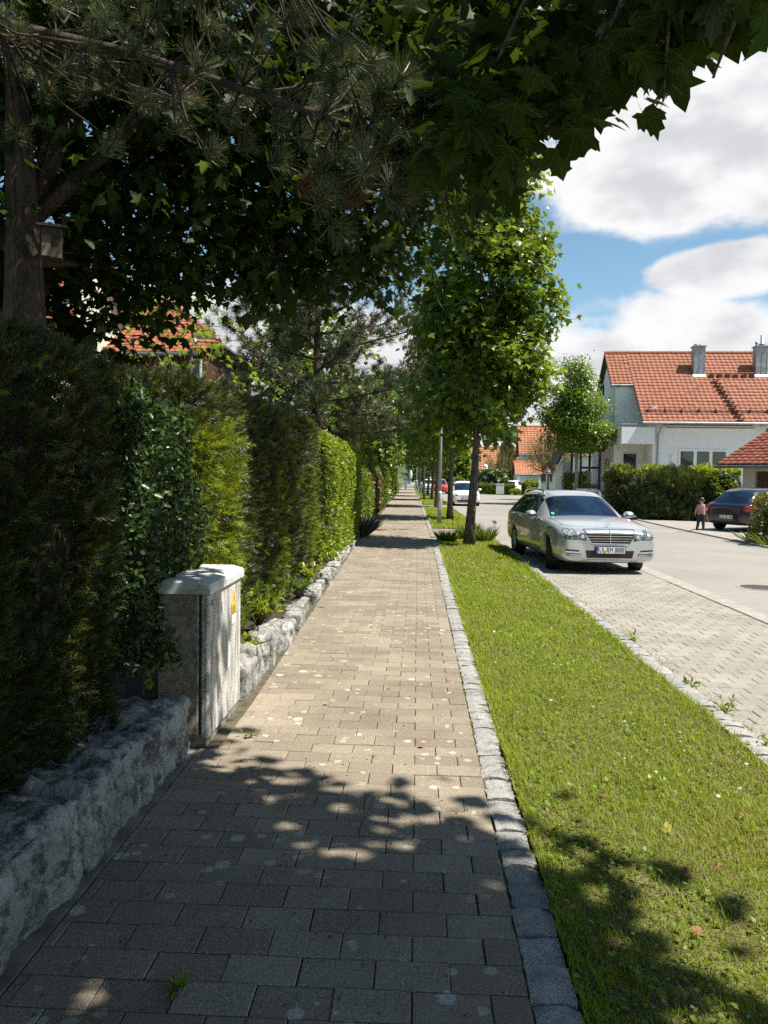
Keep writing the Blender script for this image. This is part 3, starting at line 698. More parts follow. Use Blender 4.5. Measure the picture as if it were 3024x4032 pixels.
def sprig(name, label, cat, base, dirs, mt, tmpl, size, nleaf, stem=0.25, spread=.35, group=None, stem_mat=None, lmul=1.0):
    """a leafy plant: stems from one foot, leaves along them"""
    h = thing(name, label, cat, base, 0, group); P = []; D = []
    mbx = MB()
    for d in dirs:
        d = Vector(d); e = d * 1.0
        pts = [Vector((0, 0, 0)), d * .5 + Vector((0, 0, .06 * d.length)), d]
        mbx.tube(pts, [0.006 * lmul, .004 * lmul, .002 * lmul], 4)
        for k in range(nleaf):
            t_ = 0.2 + 0.8 * random.random(); p = pts[0].lerp(pts[1], t_ * 2) if t_ < .5 else pts[1].lerp(pts[2], t_ * 2 - 1)
            P.append(p); q = Vector((random.gauss(0, 1), random.gauss(0, 1), random.gauss(.2, .6))); D.append(q.normalized() + d.normalized() * .8)
    P = np.array(P); D = np.array(D); m = len(P)
    rt = rots_dir(D, np.array([[0, 0, 1.0]]).repeat(m, 0), 0.4)
    v, f = scatter(tmpl[0], tmpl[1], P, rt, size * rng.uniform(.6, 1.2, m))
    obj('leaves', raw_mesh('leaves', v, f, mt), h)
    mbx.build('stems', stem_mat or M_TWIG, h); return h
LAN_T = (LAN_V, LAN_F)
def fan(n, hmin, hmax, spread):
    return [(random.gauss(0, spread), random.gauss(0, spread), random.uniform(hmin, hmax)) for _ in range(n)]
sprig('laurel_sprig', 'cherry laurel sprig with long glossy leaves hanging beside the switch box', 'plant', (-1.66, 4.42, 0.62), [(0.12, 0.02, .10), (0.2, .03, 0.0), (.10, -.06, -.06), (.17, .06, .12)], M_EVER, LAN_T, 0.15, 5)
sprig('ivy_shoot', 'bright sunlit ivy shoot at the wall end by the switch box', 'plant', (-1.60, 4.42, 0.33), [(0.02, 0.0, .24), (0.05, .02, .14)], M_PRIVL, (LEAF4_V, LEAF4_F), 0.07, 5)
for (x, y, nn, hh, sz, mt, lb) in ((-1.50, 5.85, 16, .55, .11, M_PRIV, 'leafy green perennial right behind the switch box'), (-1.58, 6.6, 18, .62, .11, M_PRIV, 'taller green perennial in front of the dark yew'), (-1.55, 7.5, 16, .42, .09, M_PRIVL, 'light green perennial on the rubble edging'),
        (-1.62, 8.6, 12, .32, .10, M_PRIV, 'low green perennial at the foot of the yew hedge'), (-1.52, 6.2, 12, .30, .10, M_PRIVL, 'fresh green weeds hanging over the rubble edging near the switch box'), (-1.5, 9.6, 12, .26, .10, M_PRIV, 'dark green leafy weeds halfway along the rubble edging'), (-1.55, 10.8, 12, .24, .10, M_PRIVL, 'bright low weeds on the rubble edging before the privet'), (-1.66, 12.8, 12, .42, .12, M_PRIVL, 'pale green weed clump at the end of the yew hedge'), (-1.58, 15.0, 12, .32, .12, M_PRIVL, 'pale weed clump below the privet hedge')):
    sprig('perennial', lb, 'plant', (x, y, .12), fan(nn, hh * .5, hh, .14), mt, LAN_T, sz, 11, group='plants along the hedge foot')
M_LAV = leaf_mat('lavender_dry', (0.13, 0.10, 0.085), (0.20, 0.16, 0.12), 0.15, (0.2, 0.16, 0.12), 0.8)
M_LAVG = leaf_mat('lavender_green', (0.10, 0.12, 0.085), (0.16, 0.18, 0.12), 0.15, (0.2, 0.22, 0.12), 0.8)
def tuft(name, label, cat, base, n, hgt, rad, mats, wd=0.012, group=None, tilt=1.0):
    h = thing(name, label, cat, base, 0, group)
    th = rng.uniform(0, 2 * np.pi, n); rr = rad * np.sqrt(rng.random(n)); x, y = rr * .5 * np.cos(th), rr * .5 * np.sin(th)
    d = np.stack([np.cos(th) * rr * tilt, np.sin(th) * rr * tilt, hgt * rng.uniform(.6, 1.1, n)], 1)
    rt = rots_dir(d, rng.normal(size=(n, 3)), .2); ln = np.linalg.norm(d, axis=1)
    tv = np.array([(-.5, 0, 0), (.5, 0, 0), (.4, .6, .03), (-.4, .6, .03), (0, 1, .0)]); sc = np.stack([np.full(n, wd), ln, ln], 1)
    v, f = scatter(tv, BLADE_F, np.stack([x, y, 0 * x], 1), rt, sc)
    obj('stalks', raw_mesh('stalks', v, f, mats, False, np.repeat((rng.random(n) < .3).astype(int), 3) if len(mats) > 1 else None), h); return h
tuft('lavender_clump', 'dry brown lavender clump at the path edge before the leafy hedge', 'plant', (-1.62, 20.9, 0), 900, .62, .55, [M_LAV, M_LAVG], .018)
tuft('lavender_clump', 'smaller grey lavender clump behind the brown one', 'plant', (-1.75, 22.0, 0), 500, .5, .45, [M_LAVG, M_LAV], .018)
# ------------------------------------------------------------------ trees
def m_bark(name, a, b, sc=1.0):
    t = Mt(name); mpv = t.n('ShaderNodeMapping', {'Vector': t.pos(), 'Scale': (sc, sc, 0.22 * sc)}).outputs[0]
    n1_ = t.noise(26, 6, mpv, .65, dist=.6)
    c = t.mix(t.ramp(n1_, 0.4, 0.62), a, b); c = t.mix(t.ramp(t.noise(5, 4), .55, .75, 0, .6), c, (0.13, 0.13, 0.09))
    return t.pbr(c, 0.92, t.bump(n1_, 1.0, 0.03))
M_BARK = m_bark('maple_bark', (0.06, 0.05, 0.04), (0.20, 0.165, 0.13)); M_PBARK = m_bark('pine_bark', (0.035, 0.025, 0.019), (0.10, 0.068, 0.045))
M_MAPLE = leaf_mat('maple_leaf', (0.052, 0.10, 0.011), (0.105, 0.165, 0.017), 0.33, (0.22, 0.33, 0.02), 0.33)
M_MAPLEY = leaf_mat('maple_leaf_young_sunlit', (0.13, 0.20, 0.016), (0.20, 0.27, 0.022), 0.40, (0.36, 0.44, 0.03), 0.35)  # pale leaves; also paint the sunlit side of the street maples
M_MAPLED = leaf_mat('maple_leaf_shaded', (0.017, 0.034, 0.007), (0.034, 0.060, 0.010), 0.18, (0.10, 0.16, 0.012), 0.5, spec=.15)  # darker copy, paints the canopy's own shade into the leaf colour
M_MAPLEV = leaf_mat('maple_leaf_veined', (0.024, 0.046, 0.009), (0.046, 0.078, 0.012), 0.22, (0.12, 0.18, 0.012), 0.55, vein=True, spec=.12)
half = [(.20, -.09), (.34, -.08), (.50, -.02), (.46, .12), (.60, .20), (.76, .47), (.60, .46), (.50, .60), (.36, .52), (.34, .66), (.38, .80), (.16, .82)]
def maple_t(h, curl=0.16):
    out = [(0, 0)] + h + [(0, 1.04)] + [(-x, y) for x, y in reversed(h)]
    fold = curl * 1.2 - .1
    v = [(0, .36, 0.03)] + [(x, y, fold * abs(x) - curl * (x * x + (y - .36) ** 2) + .10 * abs(x) * (1 - abs(x))) for x, y in out]; n = len(out)
    v += [(-.011, 0, 0), (.011, 0, 0), (.02, -.55, .10)]
    return np.array(v), np.array([(0, 1 + k, 1 + (k + 1) % n) for k in range(n)] + [(n + 1, n + 2, n + 3)])
MAPLE_HI = maple_t(half); MAPLE_MID = maple_t([(.44, -.02), (.34, .14), (.70, .46), (.27, .46), (.22, .70)]); MAPLE_LO = (np.array([(0, 0, 0), (.5, .1, -.02), (.62, .5, -.08), (0, 1, -.1), (-.62, .5, -.08), (-.5, .1, -.02), (0, .4, .04)]), LAN_F)
def blob_points(blobs, n, seed, inner=0.55, rough=0.2):
    r = np.random.default_rng(seed); vol = np.array([b[3] * b[4] * b[5] for b in blobs]) ** 0.75; ks = r.choice(len(blobs), n, p=vol / vol.sum())
    d = r.normal(size=(n, 3)); d /= np.linalg.norm(d, axis=1, keepdims=True)
    B = np.array(blobs)[ks]; q = d * 2.2 + ks[:, None] * 1.7
    nz = np.sin(q[:, 0] * 1.9 + seed) * np.sin(q[:, 1] * 2.3) + np.sin(q[:, 2] * 2.7 + q[:, 0])
    rad = (inner + (1 - inner) * r.random(n) ** 0.6) * (1 + rough * nz)
    return B[:, :3] + d * B[:, 3:] * rad[:, None], d
def leaves_at(P, Dn, per, sig, tmpl, size, r, flat=.7):
    n = len(P); c = np.repeat(P, per, 0) + r.normal(size=(n * per, 3)) * np.array([sig, sig, sig * flat]); o = np.repeat(Dn, per, 0)
    m = len(c); yd = o * .6 + np.array([0, 0, -.45]) + r.normal(0, .55, (m, 3))
    rt = rots_dir(yd, o * .55 + np.array([0, 0, 1.0]), .45, r)
    return c, rt, size * r.uniform(.6, 1.2, m)
def limbs(mbx, base, tips, r0, r):
    for t_ in tips:
        a = Vector(base(t_)); b = Vector(t_); m = a.lerp(b, .5) + Vector((r.normal(0, .12), r.normal(0, .12), .10 * (b - a).length))
        ra = max(.012, r0 * .22 * min(1, (b - a).length / 2.5)); mbx.tube([a, a.lerp(m, .55), m, m.lerp(b, .6), b], [ra, ra * .8, ra * .6, ra * .4, .006], 6)
def broadleaf(name, label, loc, th, tr, blobs, ncl, per, tmpl, size, mats, ymix, seed, lean=(0, 0), sig=.22, group=None, cat='tree', trunk_top=None, inner=.5, bark=None, nl=18, rough=.2):
    r = np.random.default_rng(seed); h = thing(name, label, cat, loc, 0, group)
    B = [(b[0] - loc[0], b[1] - loc[1], b[2] - loc[2], *b[3:]) for b in blobs]
    P, D = blob_points(B, ncl, seed, inner, rough); c, rt, sc = leaves_at(P, D, per, sig, tmpl, size, r)
    v, f = scatter(tmpl[0], tmpl[1], c, rt, sc); m = len(c)
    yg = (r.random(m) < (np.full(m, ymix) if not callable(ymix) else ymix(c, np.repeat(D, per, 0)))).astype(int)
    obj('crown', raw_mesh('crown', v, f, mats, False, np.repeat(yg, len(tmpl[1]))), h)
    top = trunk_top or th * 2.1; k = 9; pts = []; rd = []
    for i in range(k):
        t_ = i / (k - 1); pts.append((lean[0] * t_ + .035 * math.sin(t_ * 7 + seed), lean[1] * t_ + .03 * math.sin(t_ * 5 + seed * 2), -.05 + t_ * top)); rd.append(tr * (1.25 - .25 * min(1, t_ * 9)) * (1 - .75 * t_))
    MB().tube(pts, rd, 12).build('trunk', bark or M_BARK, h, True)
    mbx = MB(); tips = P[r.choice(ncl, min(nl, ncl), False)]
    def base(t_):
        q = min(.98, max(th * .93, min(t_[2] - .4, top * .95) * .75) / top); i = min(k - 2, int(q * (k - 1))); w_ = q * (k - 1) - i
        return Vector(pts[i]).lerp(Vector(pts[i + 1]), w_)
    limbs(mbx, base, tips, tr, r); mbx.build('branches', bark or M_BARK, h, True); return h
lit = lambda k: (lambda c, d: np.clip(.08 + k * (d[:, 0] * .7 + d[:, 2] * .6), .04, .75))  # more pale leaves towards the sun: the lit side is painted into the crown
# row of street maples on the verge
broadleaf('maple_tree', 'leafy street maple on the near verge, trunk beside the parked silver car', (1.30, 18.7, 0), 2.5, 0.125, [(1.45, 18.7, 4.3, 1.5, 1.6, 1.5), (1.6, 18.6, 6.2, 1.45, 1.5, 1.7), (1.5, 18.6, 8.3, 1.1, 1.2, 1.6), (2.7, 18.3, 5.5, .6, .7, .55), (2.55, 18.4, 3.9, .6, .6, .55), (2.45, 18.4, 7.0, .55, .6, .55), (2.2, 18.4, 8.7, .5, .5, .5), (.45, 18.6, 3.3, .7, .8, .5), (.5, 18.2, 5.4, .6, .7, .6)],
          950, 16, MAPLE_MID, 0.165, [M_MAPLE, M_MAPLEY], lambda c, d: np.clip(.2 + .5 * (d[:, 0] * .7 + d[:, 2] * .6), .08, .85), 11, (.12, 0), .17, 'street maples in a row', nl=26, rough=.2)  # sunward side of this crown painted with paler leaves
for i, (x, y, hh, sd, lb) in enumerate(((1.25, 30.2, 1.0, 21, 'second street maple, behind the lamp post on the second verge'), (1.06, 42.2, 1.05, 22, 'third street maple, just behind the leaning second one'), (1.05, 54.5, .95, 23, 'fourth street maple, in front of the red car'),
        (.88, 65.0, 1.0, 24, 'fifth street maple, among the far lamp posts'), (.55, 78, 1.05, 25, 'sixth street maple far down the footpath'), (.3, 96, 1.1, 26, 'last street maple at the far end of the footpath'))):
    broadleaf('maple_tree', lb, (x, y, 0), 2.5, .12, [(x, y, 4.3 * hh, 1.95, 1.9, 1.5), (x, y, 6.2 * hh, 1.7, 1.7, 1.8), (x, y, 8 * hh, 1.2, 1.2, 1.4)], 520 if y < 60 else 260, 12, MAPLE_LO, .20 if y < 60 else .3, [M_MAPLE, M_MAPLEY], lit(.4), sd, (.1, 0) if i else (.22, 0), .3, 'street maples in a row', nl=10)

# ---------------- the big maple behind the camera whose branches hang into the picture
OM = Vector((1.45, -3.6, 0))
r = np.random.default_rng(5)
om = thing('maple_tree', 'maple whose big dark leaves hang into the top of the picture against the sky', 'tree', OM)
NEARC = [(0.15, 3.0, 2.94), (0.16, 2.9, 2.79), (0.27, 3.2, 3.02), (0.36, 3.0, 2.88), (0.31, 3.3, 3.2), (0.45, 3.3, 3.16), (0.47, 2.9, 2.84), (0.28, 3.4, 3.42), (0.48, 3.4, 3.38), (0.59, 3.1, 3.0), (0.62, 3.2, 3.22), (0.63, 2.9, 2.97), (0.74, 3.0, 3.04), (0.75, 2.8, 3.02), (0.85, 2.9, 2.99), (0.83, 2.7, 2.99), (0.91, 2.8, 2.96), (0.91, 2.7, 3.05), (0.93, 2.6, 2.95), (0.92, 2.5, 3.02), (0.53, 3.5, 3.63), (0.67, 3.2, 3.42), (0.38, 3.6, 3.73), (0.81, 2.9, 3.24), (0.87, 2.7, 3.17), (0.93, 2.5, 3.1), (0.73, 3.0, 3.39), (0.57, 3.0, 2.87), (0.97, 2.3, 2.89), (0.99, 2.4, 3.0), (0.13, 3.6, 3.44), (0.15, 3.7, 3.68), (0.21, 3.0, 2.73)]
hi_me = []
for k in range(6):
    v, f = maple_t([(x * (1 + .10 * math.sin(k * 2.1 + i)), y + .03 * math.cos(k * 1.7 + i * 2)) for i, (x, y) in enumerate(half)], .04 + .11 * k)
    hi_me.append(raw_mesh('leaf', v, f, M_MAPLEV))
GAPS = [(-.48, 3.12, .10), (-.34, 3.25, .11), (-.21, 3.50, .10), (-.37, 3.02, .09), (-.58, 2.97, .07), (-.10, 3.38, .09), (.33, 3.09, .08), (.31, 2.55, .08), (-1.0, 2.31, .09)]     # where sun flecks reach the path
def in_gap(p):
    g_ = p - np.array(TOSUN) * (p[..., 2] / TOSUN.z)[..., None]; out = np.zeros(g_.shape[:-1], bool)
    for (gx, gy, gr) in GAPS: out |= (g_[..., 0] - gx) ** 2 + (g_[..., 1] - gy) ** 2 < (gr * .8) ** 2
    return out
cnt = 0
for ci, c in enumerate(NEARC):
    for q in range(9 if c[0] < .6 else 7):
        p = Vector(c) + Vector((0, 0, .13 * min(1, max(0, (c[0] - .5) / .4)))) + Vector((r.normal(0, .085), r.normal(0, .11), r.normal(0.15, .06)))
        if in_gap(np.array(p)): p = p + Vector((.25, -.1, .05))
        yd = Vector((r.normal(0, .6), r.normal(.15, .6), -.55 + r.normal(0, .35))); z = Vector((r.normal(.2, .5), r.normal(-.25, .5), 1.0))
        y_ = yd.normalized(); x_ = y_.cross(z).normalized(); z_ = x_.cross(y_); s = random.uniform(.09, .15)
        Mx = Matrix((x_, y_, z_)).transposed().to_4x4(); Mx.translation = p - OM
        o = obj('leaf', hi_me[random.randrange(6)], om); o.matrix_local = Mx @ Matrix.Scale(s, 4); cnt += 1
# the rest of its crown, above the picture: it throws the shade on the near path; rear part added to block sky
B = [(2.6 - OM.x, 1.3 - OM.y, 6.3, 2.0, 1.8, 1.3), (1.5 - OM.x, -6.0 - OM.y, 5.6, 3.2, 2.6, 2.2), (1.6 - OM.x, -1.2 - OM.y, 6.0, 3.35, 4.9, 2.0), (1.5 - OM.x, -2.2 - OM.y, 8.0, 2.7, 3.6, 2.2), (.4 - OM.x, 2.3 - OM.y, 5.5, 1.9, 1.5, .9), (2.3 - OM.x, .5 - OM.y, 4.9, 1.8, 2.0, .7)]
P, D = blob_points(B, 5000, 33, .15, .05); keep = P[:, 2] > 1.95 + .62 * np.maximum(0, P[:, 1] + OM.y) + .25; P, D = P[keep], D[keep]
c, rt, sc = leaves_at(P, D, 9, .17, MAPLE_LO, .165, r)
kp = c[:, 2] > 1.75 + .63 * np.maximum(0, c[:, 1] + OM.y); gq = c + np.array(OM); gq = gq - np.array(TOSUN) * ((gq[:, 2] - 3.15) / TOSUN.z)[:, None]
kp &= ~((gq[:, 0] > -.75) & (gq[:, 0] < .3) & (gq[:, 1] > 3.0) & (gq[:, 1] < 4.05) & (r.random(len(c)) < .9)); kp &= ~in_gap(c + np.array(OM)); c, rt, sc = c[kp], rt[kp], sc[kp]  # leaves left out along the sun's rays so the pine sprays are lit
NC = np.array(NEARC) - np.array([0, 0, 1.65]); NC = np.concatenate([NC * r.uniform(1.08, 1.27, (len(NC), 1)) for _ in range(4)]) + np.array([0, 0, 1.83]) - np.array(OM) + r.normal(0, .06, (len(NC) * 4, 3))
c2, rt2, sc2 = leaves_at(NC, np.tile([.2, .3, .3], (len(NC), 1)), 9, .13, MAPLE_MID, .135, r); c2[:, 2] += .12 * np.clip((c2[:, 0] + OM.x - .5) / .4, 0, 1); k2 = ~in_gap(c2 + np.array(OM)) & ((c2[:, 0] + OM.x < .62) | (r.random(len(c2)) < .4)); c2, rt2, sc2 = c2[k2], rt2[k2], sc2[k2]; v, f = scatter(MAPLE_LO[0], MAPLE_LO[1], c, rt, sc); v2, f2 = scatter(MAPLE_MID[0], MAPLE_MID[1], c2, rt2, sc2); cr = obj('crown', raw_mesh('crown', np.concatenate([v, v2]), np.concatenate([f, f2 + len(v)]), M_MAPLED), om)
mbx = MB(); mbx.tube([(0, 0, -.05), (.02, .02, .6), (.0, .05, 1.8), (.05, .08, 3.0), (.1, .1, 5), (.1, .2, 8)], [.24, .19, .17, .155, .11, .04], 14); mbx.build('trunk', M_BARK, om, True)
mbx = MB()
def bl(*pts_r): mbx.tube([Vector(p[:3]) - OM for p in pts_r], [p[3] for p in pts_r], 7)
bl((1.5, -3.5, 2.9, .08), (1.5, -1.5, 3.7, .06), (1.15, .8, 3.95, .045), (.85, 2.2, 3.75, .028), (.70, 3.0, 3.35, .012), (.60, 3.2, 3.0, .005))
bl((1.15, .8, 3.95, .03), (1.1, 1.9, 3.7, .02), (1.0, 2.5, 3.2, .009), (.95, 2.65, 2.98, .004))
bl((.85, 2.2, 3.75, .022), (.5, 2.9, 3.7, .015), (.28, 3.2, 3.3, .008), (.17, 3.05, 2.85, .004))
bl((.5, 2.9, 3.7, .012), (.4, 3.4, 3.65, .006)); bl((.85, 2.2, 3.75, .012), (.82, 2.7, 3.3, .008), (.85, 2.85, 3.0, .004)); bl((.28, 3.2, 3.3, .006), (.42, 3.05, 2.9, .003)); bl((.7, 3.0, 3.35, .007), (.9, 2.8, 3.0, .003))
bl((1.5, -3.5, 3.2, .08), (2.6, -2, 4.6, .05), (3.4, .2, 5.6, .02)); bl((1.5, -3.5, 3.4, .08), (.4, -1.2, 4.9, .05), (-.4, 1.4, 5.6, .015)); bl((1.5, -3.5, 4.4, .07), (1.6, -.6, 6.0, .04), (1.7, 2.2, 6.4, .012))
mbx.build('branches', M_BARK, om, True)

# ---------------- garden maple on the left (the dark trunk with the nest box)
gm_loc = (-3.33, 6.35, 0)
broadleaf('garden_maple', 'large dark maple behind the near hedge, thick trunk carrying a nest box', gm_loc, 3.7, .29,
          [(-3.8, 7.6, 5.6, 2.6, 2.4, 1.7), (-2.2, 8.2, 4.9, 1.8, 1.9, 1.35), (-.7, 8.8, 5.2, 1.5, 1.7, 1.5), (-2.0, 8.5, 7.2, 2.8, 2.6, 1.6), (-4.6, 7.6, 3.75, 1.5, 1.4, .75), (.3, 9.4, 6.5, 1.3, 1.5, 1.5), (-3.0, 7.8, 3.85, 1.1, 1.1, .55), (-1.3, 8.4, 3.95, .9, .8, .5), (-4.3, 7.5, 3.25, 1.0, .8, .5), (-3.6, 8.3, 3.2, .7, .7, .4)],
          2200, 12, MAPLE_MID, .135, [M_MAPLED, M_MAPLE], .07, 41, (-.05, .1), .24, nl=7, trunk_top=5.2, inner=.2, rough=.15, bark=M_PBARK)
nb = thing('nest_box', 'small dark wooden nest box fixed on the thick maple trunk', 'nest box', (-2.99, 6.2, 3.36), R(20))
M_DWOOD = plain('dark_wood', (0.075, 0.055, 0.042), .85, var=.4, nscale=14, bump=.3); M_GWOOD = plain('grey_wood', (0.14, 0.12, 0.10), .85, var=.3, nscale=20)
MB().box((-.075, -.07, 0), (.075, .07, .24), bev=.004).build('body', M_DWOOD, nb)
MB().box((-.07, -.078, .01), (-.005, -.071, .17)).build('front_board', M_GWOOD, nb)
MB().prism([(-.11, -.12, .235), (.11, -.12, .235), (.11, -.12, .255), (-.11, -.12, .255)], (0, 0, 0), (0, .23, .06)).build('roof', M_DWOOD, nb)
MB().lathe([(.016, 0), (.016, .004)], 12, 'Y', (.03, -.0745, .16)).build('entrance_hole', M_DARKSEAM, nb)

# ---------------- pines
M_NEED = leaf_mat('pine_needle', (0.032, 0.048, 0.018), (0.07, 0.088, 0.034), .12, (.12, .15, .04), .38); M_NEEDD = leaf_mat('pine_needle_dead', (0.13, .075, .035), (.2, .11, .05), .1, (.2, .1, .05), .6)
M_BUD = plain('pine_bud', (0.42, 0.22, 0.09), .7, var=.3, nscale=30)
def tuft_t(n, seed, w_):
    r_ = np.random.default_rng(seed); v = []; f = []
    for k in range(n):
        a = math.radians(r_.uniform(14, 80)); ph = r_.uniform(0, 2 * math.pi); b = Vector((0, r_.uniform(-.25, .35), 0)); ln = r_.uniform(.75, 1.05)
        d = Vector((math.sin(a) * math.cos(ph), math.cos(a), math.sin(a) * math.sin(ph))); s = d.orthogonal().normalized(); s.rotate(Matrix.Rotation(r_.uniform(0, 6.28), 3, d)); o = len(v); s *= w_ / 2
        bend = Vector((0, 0, -.05))
        v += [b + s, b - s, b + d * ln * .55 - s * .9 + bend * .3, b + d * ln * .55 + s * .9 + bend * .3, b + d * ln + bend]; f += [(o, o + 1, o + 2), (o, o + 2, o + 3), (o + 3, o + 2, o + 4)]
    return np.array([tuple(q) for q in v]), np.array(f)
M_NEEDL = leaf_mat('pine_needle_sunlit', (0.06, 0.08, 0.035), (0.13, 0.15, 0.07), .12, (.16, .2, .06), .35)  # lighter copy of the needles, paints sun on the sprays
def pine_tufts(parent, org, P, D, nn, ln, wd, seed, dead=.04, bud=True, budsize=.035, nm=None):
    V = []; F = []; Mi = []; o = 0; r_ = np.random.default_rng(seed); tm = [tuft_t(nn, seed + k, wd / ln) for k in range(4)]
    for k in range(4):
        s = np.arange(len(P)) % 4 == k; rt = rots_dir(D[s], r_.normal(size=(s.sum(), 3)), .2, r_); v, f = scatter(tm[k][0], tm[k][1], P[s] - org, rt, ln * r_.uniform(.8, 1.1, s.sum()))
        V.append(v); F.append(f + o); o += len(v); Mi.append(np.repeat((r_.random(s.sum()) < dead).astype(int), len(tm[k][1])))
    obj('needles', raw_mesh('needles', np.concatenate(V), np.concatenate(F), [nm or M_NEED, M_NEEDD], False, np.concatenate(Mi)), parent)
    if bud:
        bt = MB().lathe([(.14, 0), (.22, .3), (.17, .7), (.04, 1)], 6, 'Y'); tri = []
        for q in bt.f: tri += [(q[0], q[k], q[k + 1]) for k in range(1, len(q) - 1)]
        s = r_.random(len(P)) < .6; Ps = P[s] - org + D[s] / np.linalg.norm(D[s], axis=1, keepdims=True) * ln * .18
        v, f = scatter(np.array(bt.v), np.array(tri), Ps, rots_dir(D[s] * .5 + np.array([0, 0, .6]), r_.normal(size=(s.sum(), 3)), .2, r_), budsize * r_.uniform(.6, 1.5, s.sum()))
        obj('buds', raw_mesh('buds', v, f, M_BUD, True), parent)['kind'] = 'stuff'
PT = np.array([(-0.46, 3.6, 3.4), (-0.32, 3.5, 3.32), (-0.2, 3.4, 3.23), (-0.07, 3.5, 3.24), (0.02, 3.5, 3.22), (0.15, 3.4, 3.23), (0.09, 3.3, 3.03), (-0.03, 3.3, 3.01), (-0.23, 3.4, 3.05), (-0.37, 3.6, 3.17), (-0.44, 3.5, 3.01), (-0.45, 3.4, 2.85), (-0.14, 3.3, 2.88), (-0.06, 3.3, 2.84), (-0.32, 3.5, 2.95), (-0.58, 3.7, 3.24), (-0.71, 3.8, 3.41), (-0.82, 3.9, 3.55), (-1.04, 4.0, 3.49), (-1.18, 4.0, 3.7), (-1.34, 4.2, 3.5), (-1.54, 4.2, 3.65), (-1.59, 4.2, 3.9), (-1.92, 4.3, 3.98), (-2.1, 4.3, 3.75), (-1.8, 4.4, 3.47), (-1.16, 4.2, 3.38), (-0.94, 4.0, 3.32), (-0.73, 3.8, 3.17), (-2.31, 4.4, 4.09), (-0.64, 3.9, 3.73), (-0.44, 3.8, 3.72), (-0.26, 3.7, 3.58), (-0.85, 4.0, 3.92), (-1.17, 4.2, 4.04), (-1.5, 4.3, 4.15), (-1.84, 4.3, 4.15), (-0.12, 3.6, 3.44)])
pn_loc = (-4.3, 3.4, 0); pn = thing('pine_tree', 'long needled pine whose branches reach in over the hedge and path', 'tree', pn_loc)
r = np.random.default_rng(9)
ex = np.stack([r.uniform(-3.4, -.1, 240), r.uniform(3.7, 6.4, 240), r.uniform(3.75, 6.8, 240)], 1); ex[:, 2] = np.maximum(ex[:, 2], 1.65 + .43 * ex[:, 1] + .25 * (ex[:, 0] > -2.2))
PT = np.concatenate([PT, np.tile(PT[:17], (2, 1)) + r.normal(0, .09, (34, 3))]); P = np.concatenate([PT, ex]); D = np.array([.9, -.35, .25]) + r.normal(0, .55, (len(P), 3)); D[:len(PT), 2] += .25
pine_tufts(pn, np.array(pn_loc), P, D, 150, .135, .0028, 50, nm=M_NEEDL)
mbx = MB(); O = Vector(pn_loc)
main = [Vector((-4.2, 3.6, 4.9)), Vector((-2.53, 4.6, 4.3)), Vector((-1.58, 4.3, 3.95)), Vector((-.94, 4.0, 3.62)), Vector((-.58, 3.7, 3.38)), Vector((-.3, 3.5, 3.2)), Vector((-.02, 3.4, 3.12))]
mbx.tube([p - O for p in main], [.05, .04, .03, .022, .017, .012, .006], 7)
main2 = [Vector((-4.2, 3.5, 6.0)), Vector((-2.8, 4.4, 5.6)), Vector((-1.4, 4.6, 5.1)), Vector((-.5, 4.2, 4.4))]
mbx.tube([p - O for p in main2], [.055, .04, .025, .01], 7)
for k, p in enumerate(P):
    p = Vector(p); src = min([main[i].lerp(main[i + 1], t_) for i in range(1, 6) for t_ in (0, .33, .66)] + [main2[i].lerp(main2[i + 1], t_) for i in range(3) for t_ in (0, .5)], key=lambda q: (q - p).length + random.random() * .25)
    m = src.lerp(p, .5) + Vector((random.gauss(0, .04), random.gauss(0, .04), -.08)); mbx.tube([src - O, src.lerp(m, .6) - O, m - O, p - O], [.009, .008, .007, .004], 5)
mbx.build('branches', M_PBARK, pn, True)
MB().tube([(0, 0, -.05), (.02, 0, 1), (.05, .1, 4), (.1, .1, 8)], [.24, .2, .17, .08], 12).build('trunk', M_PBARK, pn, True)
# second pine, further down behind the privet
p2 = (-3.05, 23.2, 0); pine2 = thing('pine_tree', 'dark pine with open branches standing behind the bright privet hedge', 'tree', p2)
r = np.random.default_rng(19); mbx = MB(); P = []; D = []
trunk2 = lambda z: Vector((.05 * math.sin(z * .8), .04 * math.cos(z), z))
for k in range(30):
    z0 = 2.9 + 5.6 * (k / 30); a = k * 2.399; ln = (3.6 - .28 * (z0 - 3)) * r.uniform(.75, 1.15) + (.8 if math.cos(a) > .3 else 0); d = Vector((math.cos(a), math.sin(a) * .8, .12 + .05 * k / 5))
    s = trunk2(z0); pts = [s, s + d * ln * .35 + Vector((0, 0, -.12)), s + d * ln * .7 + Vector((0, 0, -.15)), s + d * ln + Vector((0, 0, .12))]; mbx.tube(pts, [.05, .035, .022, .008], 6)
    for q in range(44):
        t_ = r.uniform(.2, 1.08); i = min(2, int(t_ * 3)); b = pts[i].lerp(pts[i + 1], min(1, t_ * 3 - i)); e = b + Vector((r.normal(0, .3), r.normal(0, .3), r.normal(.12, .22)))
        mbx.tube([b, b.lerp(e, .5) + Vector((0, 0, -.05)), e], [.012, .009, .005], 4); P.append(e); D.append(Vector((d.x * .6, d.y * .6, .5)) + Vector(r.normal(0, .35, 3)))
P = np.array([tuple(q) for q in P]); D = np.array([tuple(q) for q in D]); pine_tufts(pine2, np.zeros(3), P, D, 60, .28, .012, 70, .03, True, .08, nm=M_NEEDL)
mbx.build('branches', M_PBARK, pine2, True); MB().tube([trunk2(z) for z in (-.05, 1, 2.5, 4, 6, 9)], [.22, .18, .16, .14, .1, .03], 10).build('trunk', M_PBARK, pine2, True)

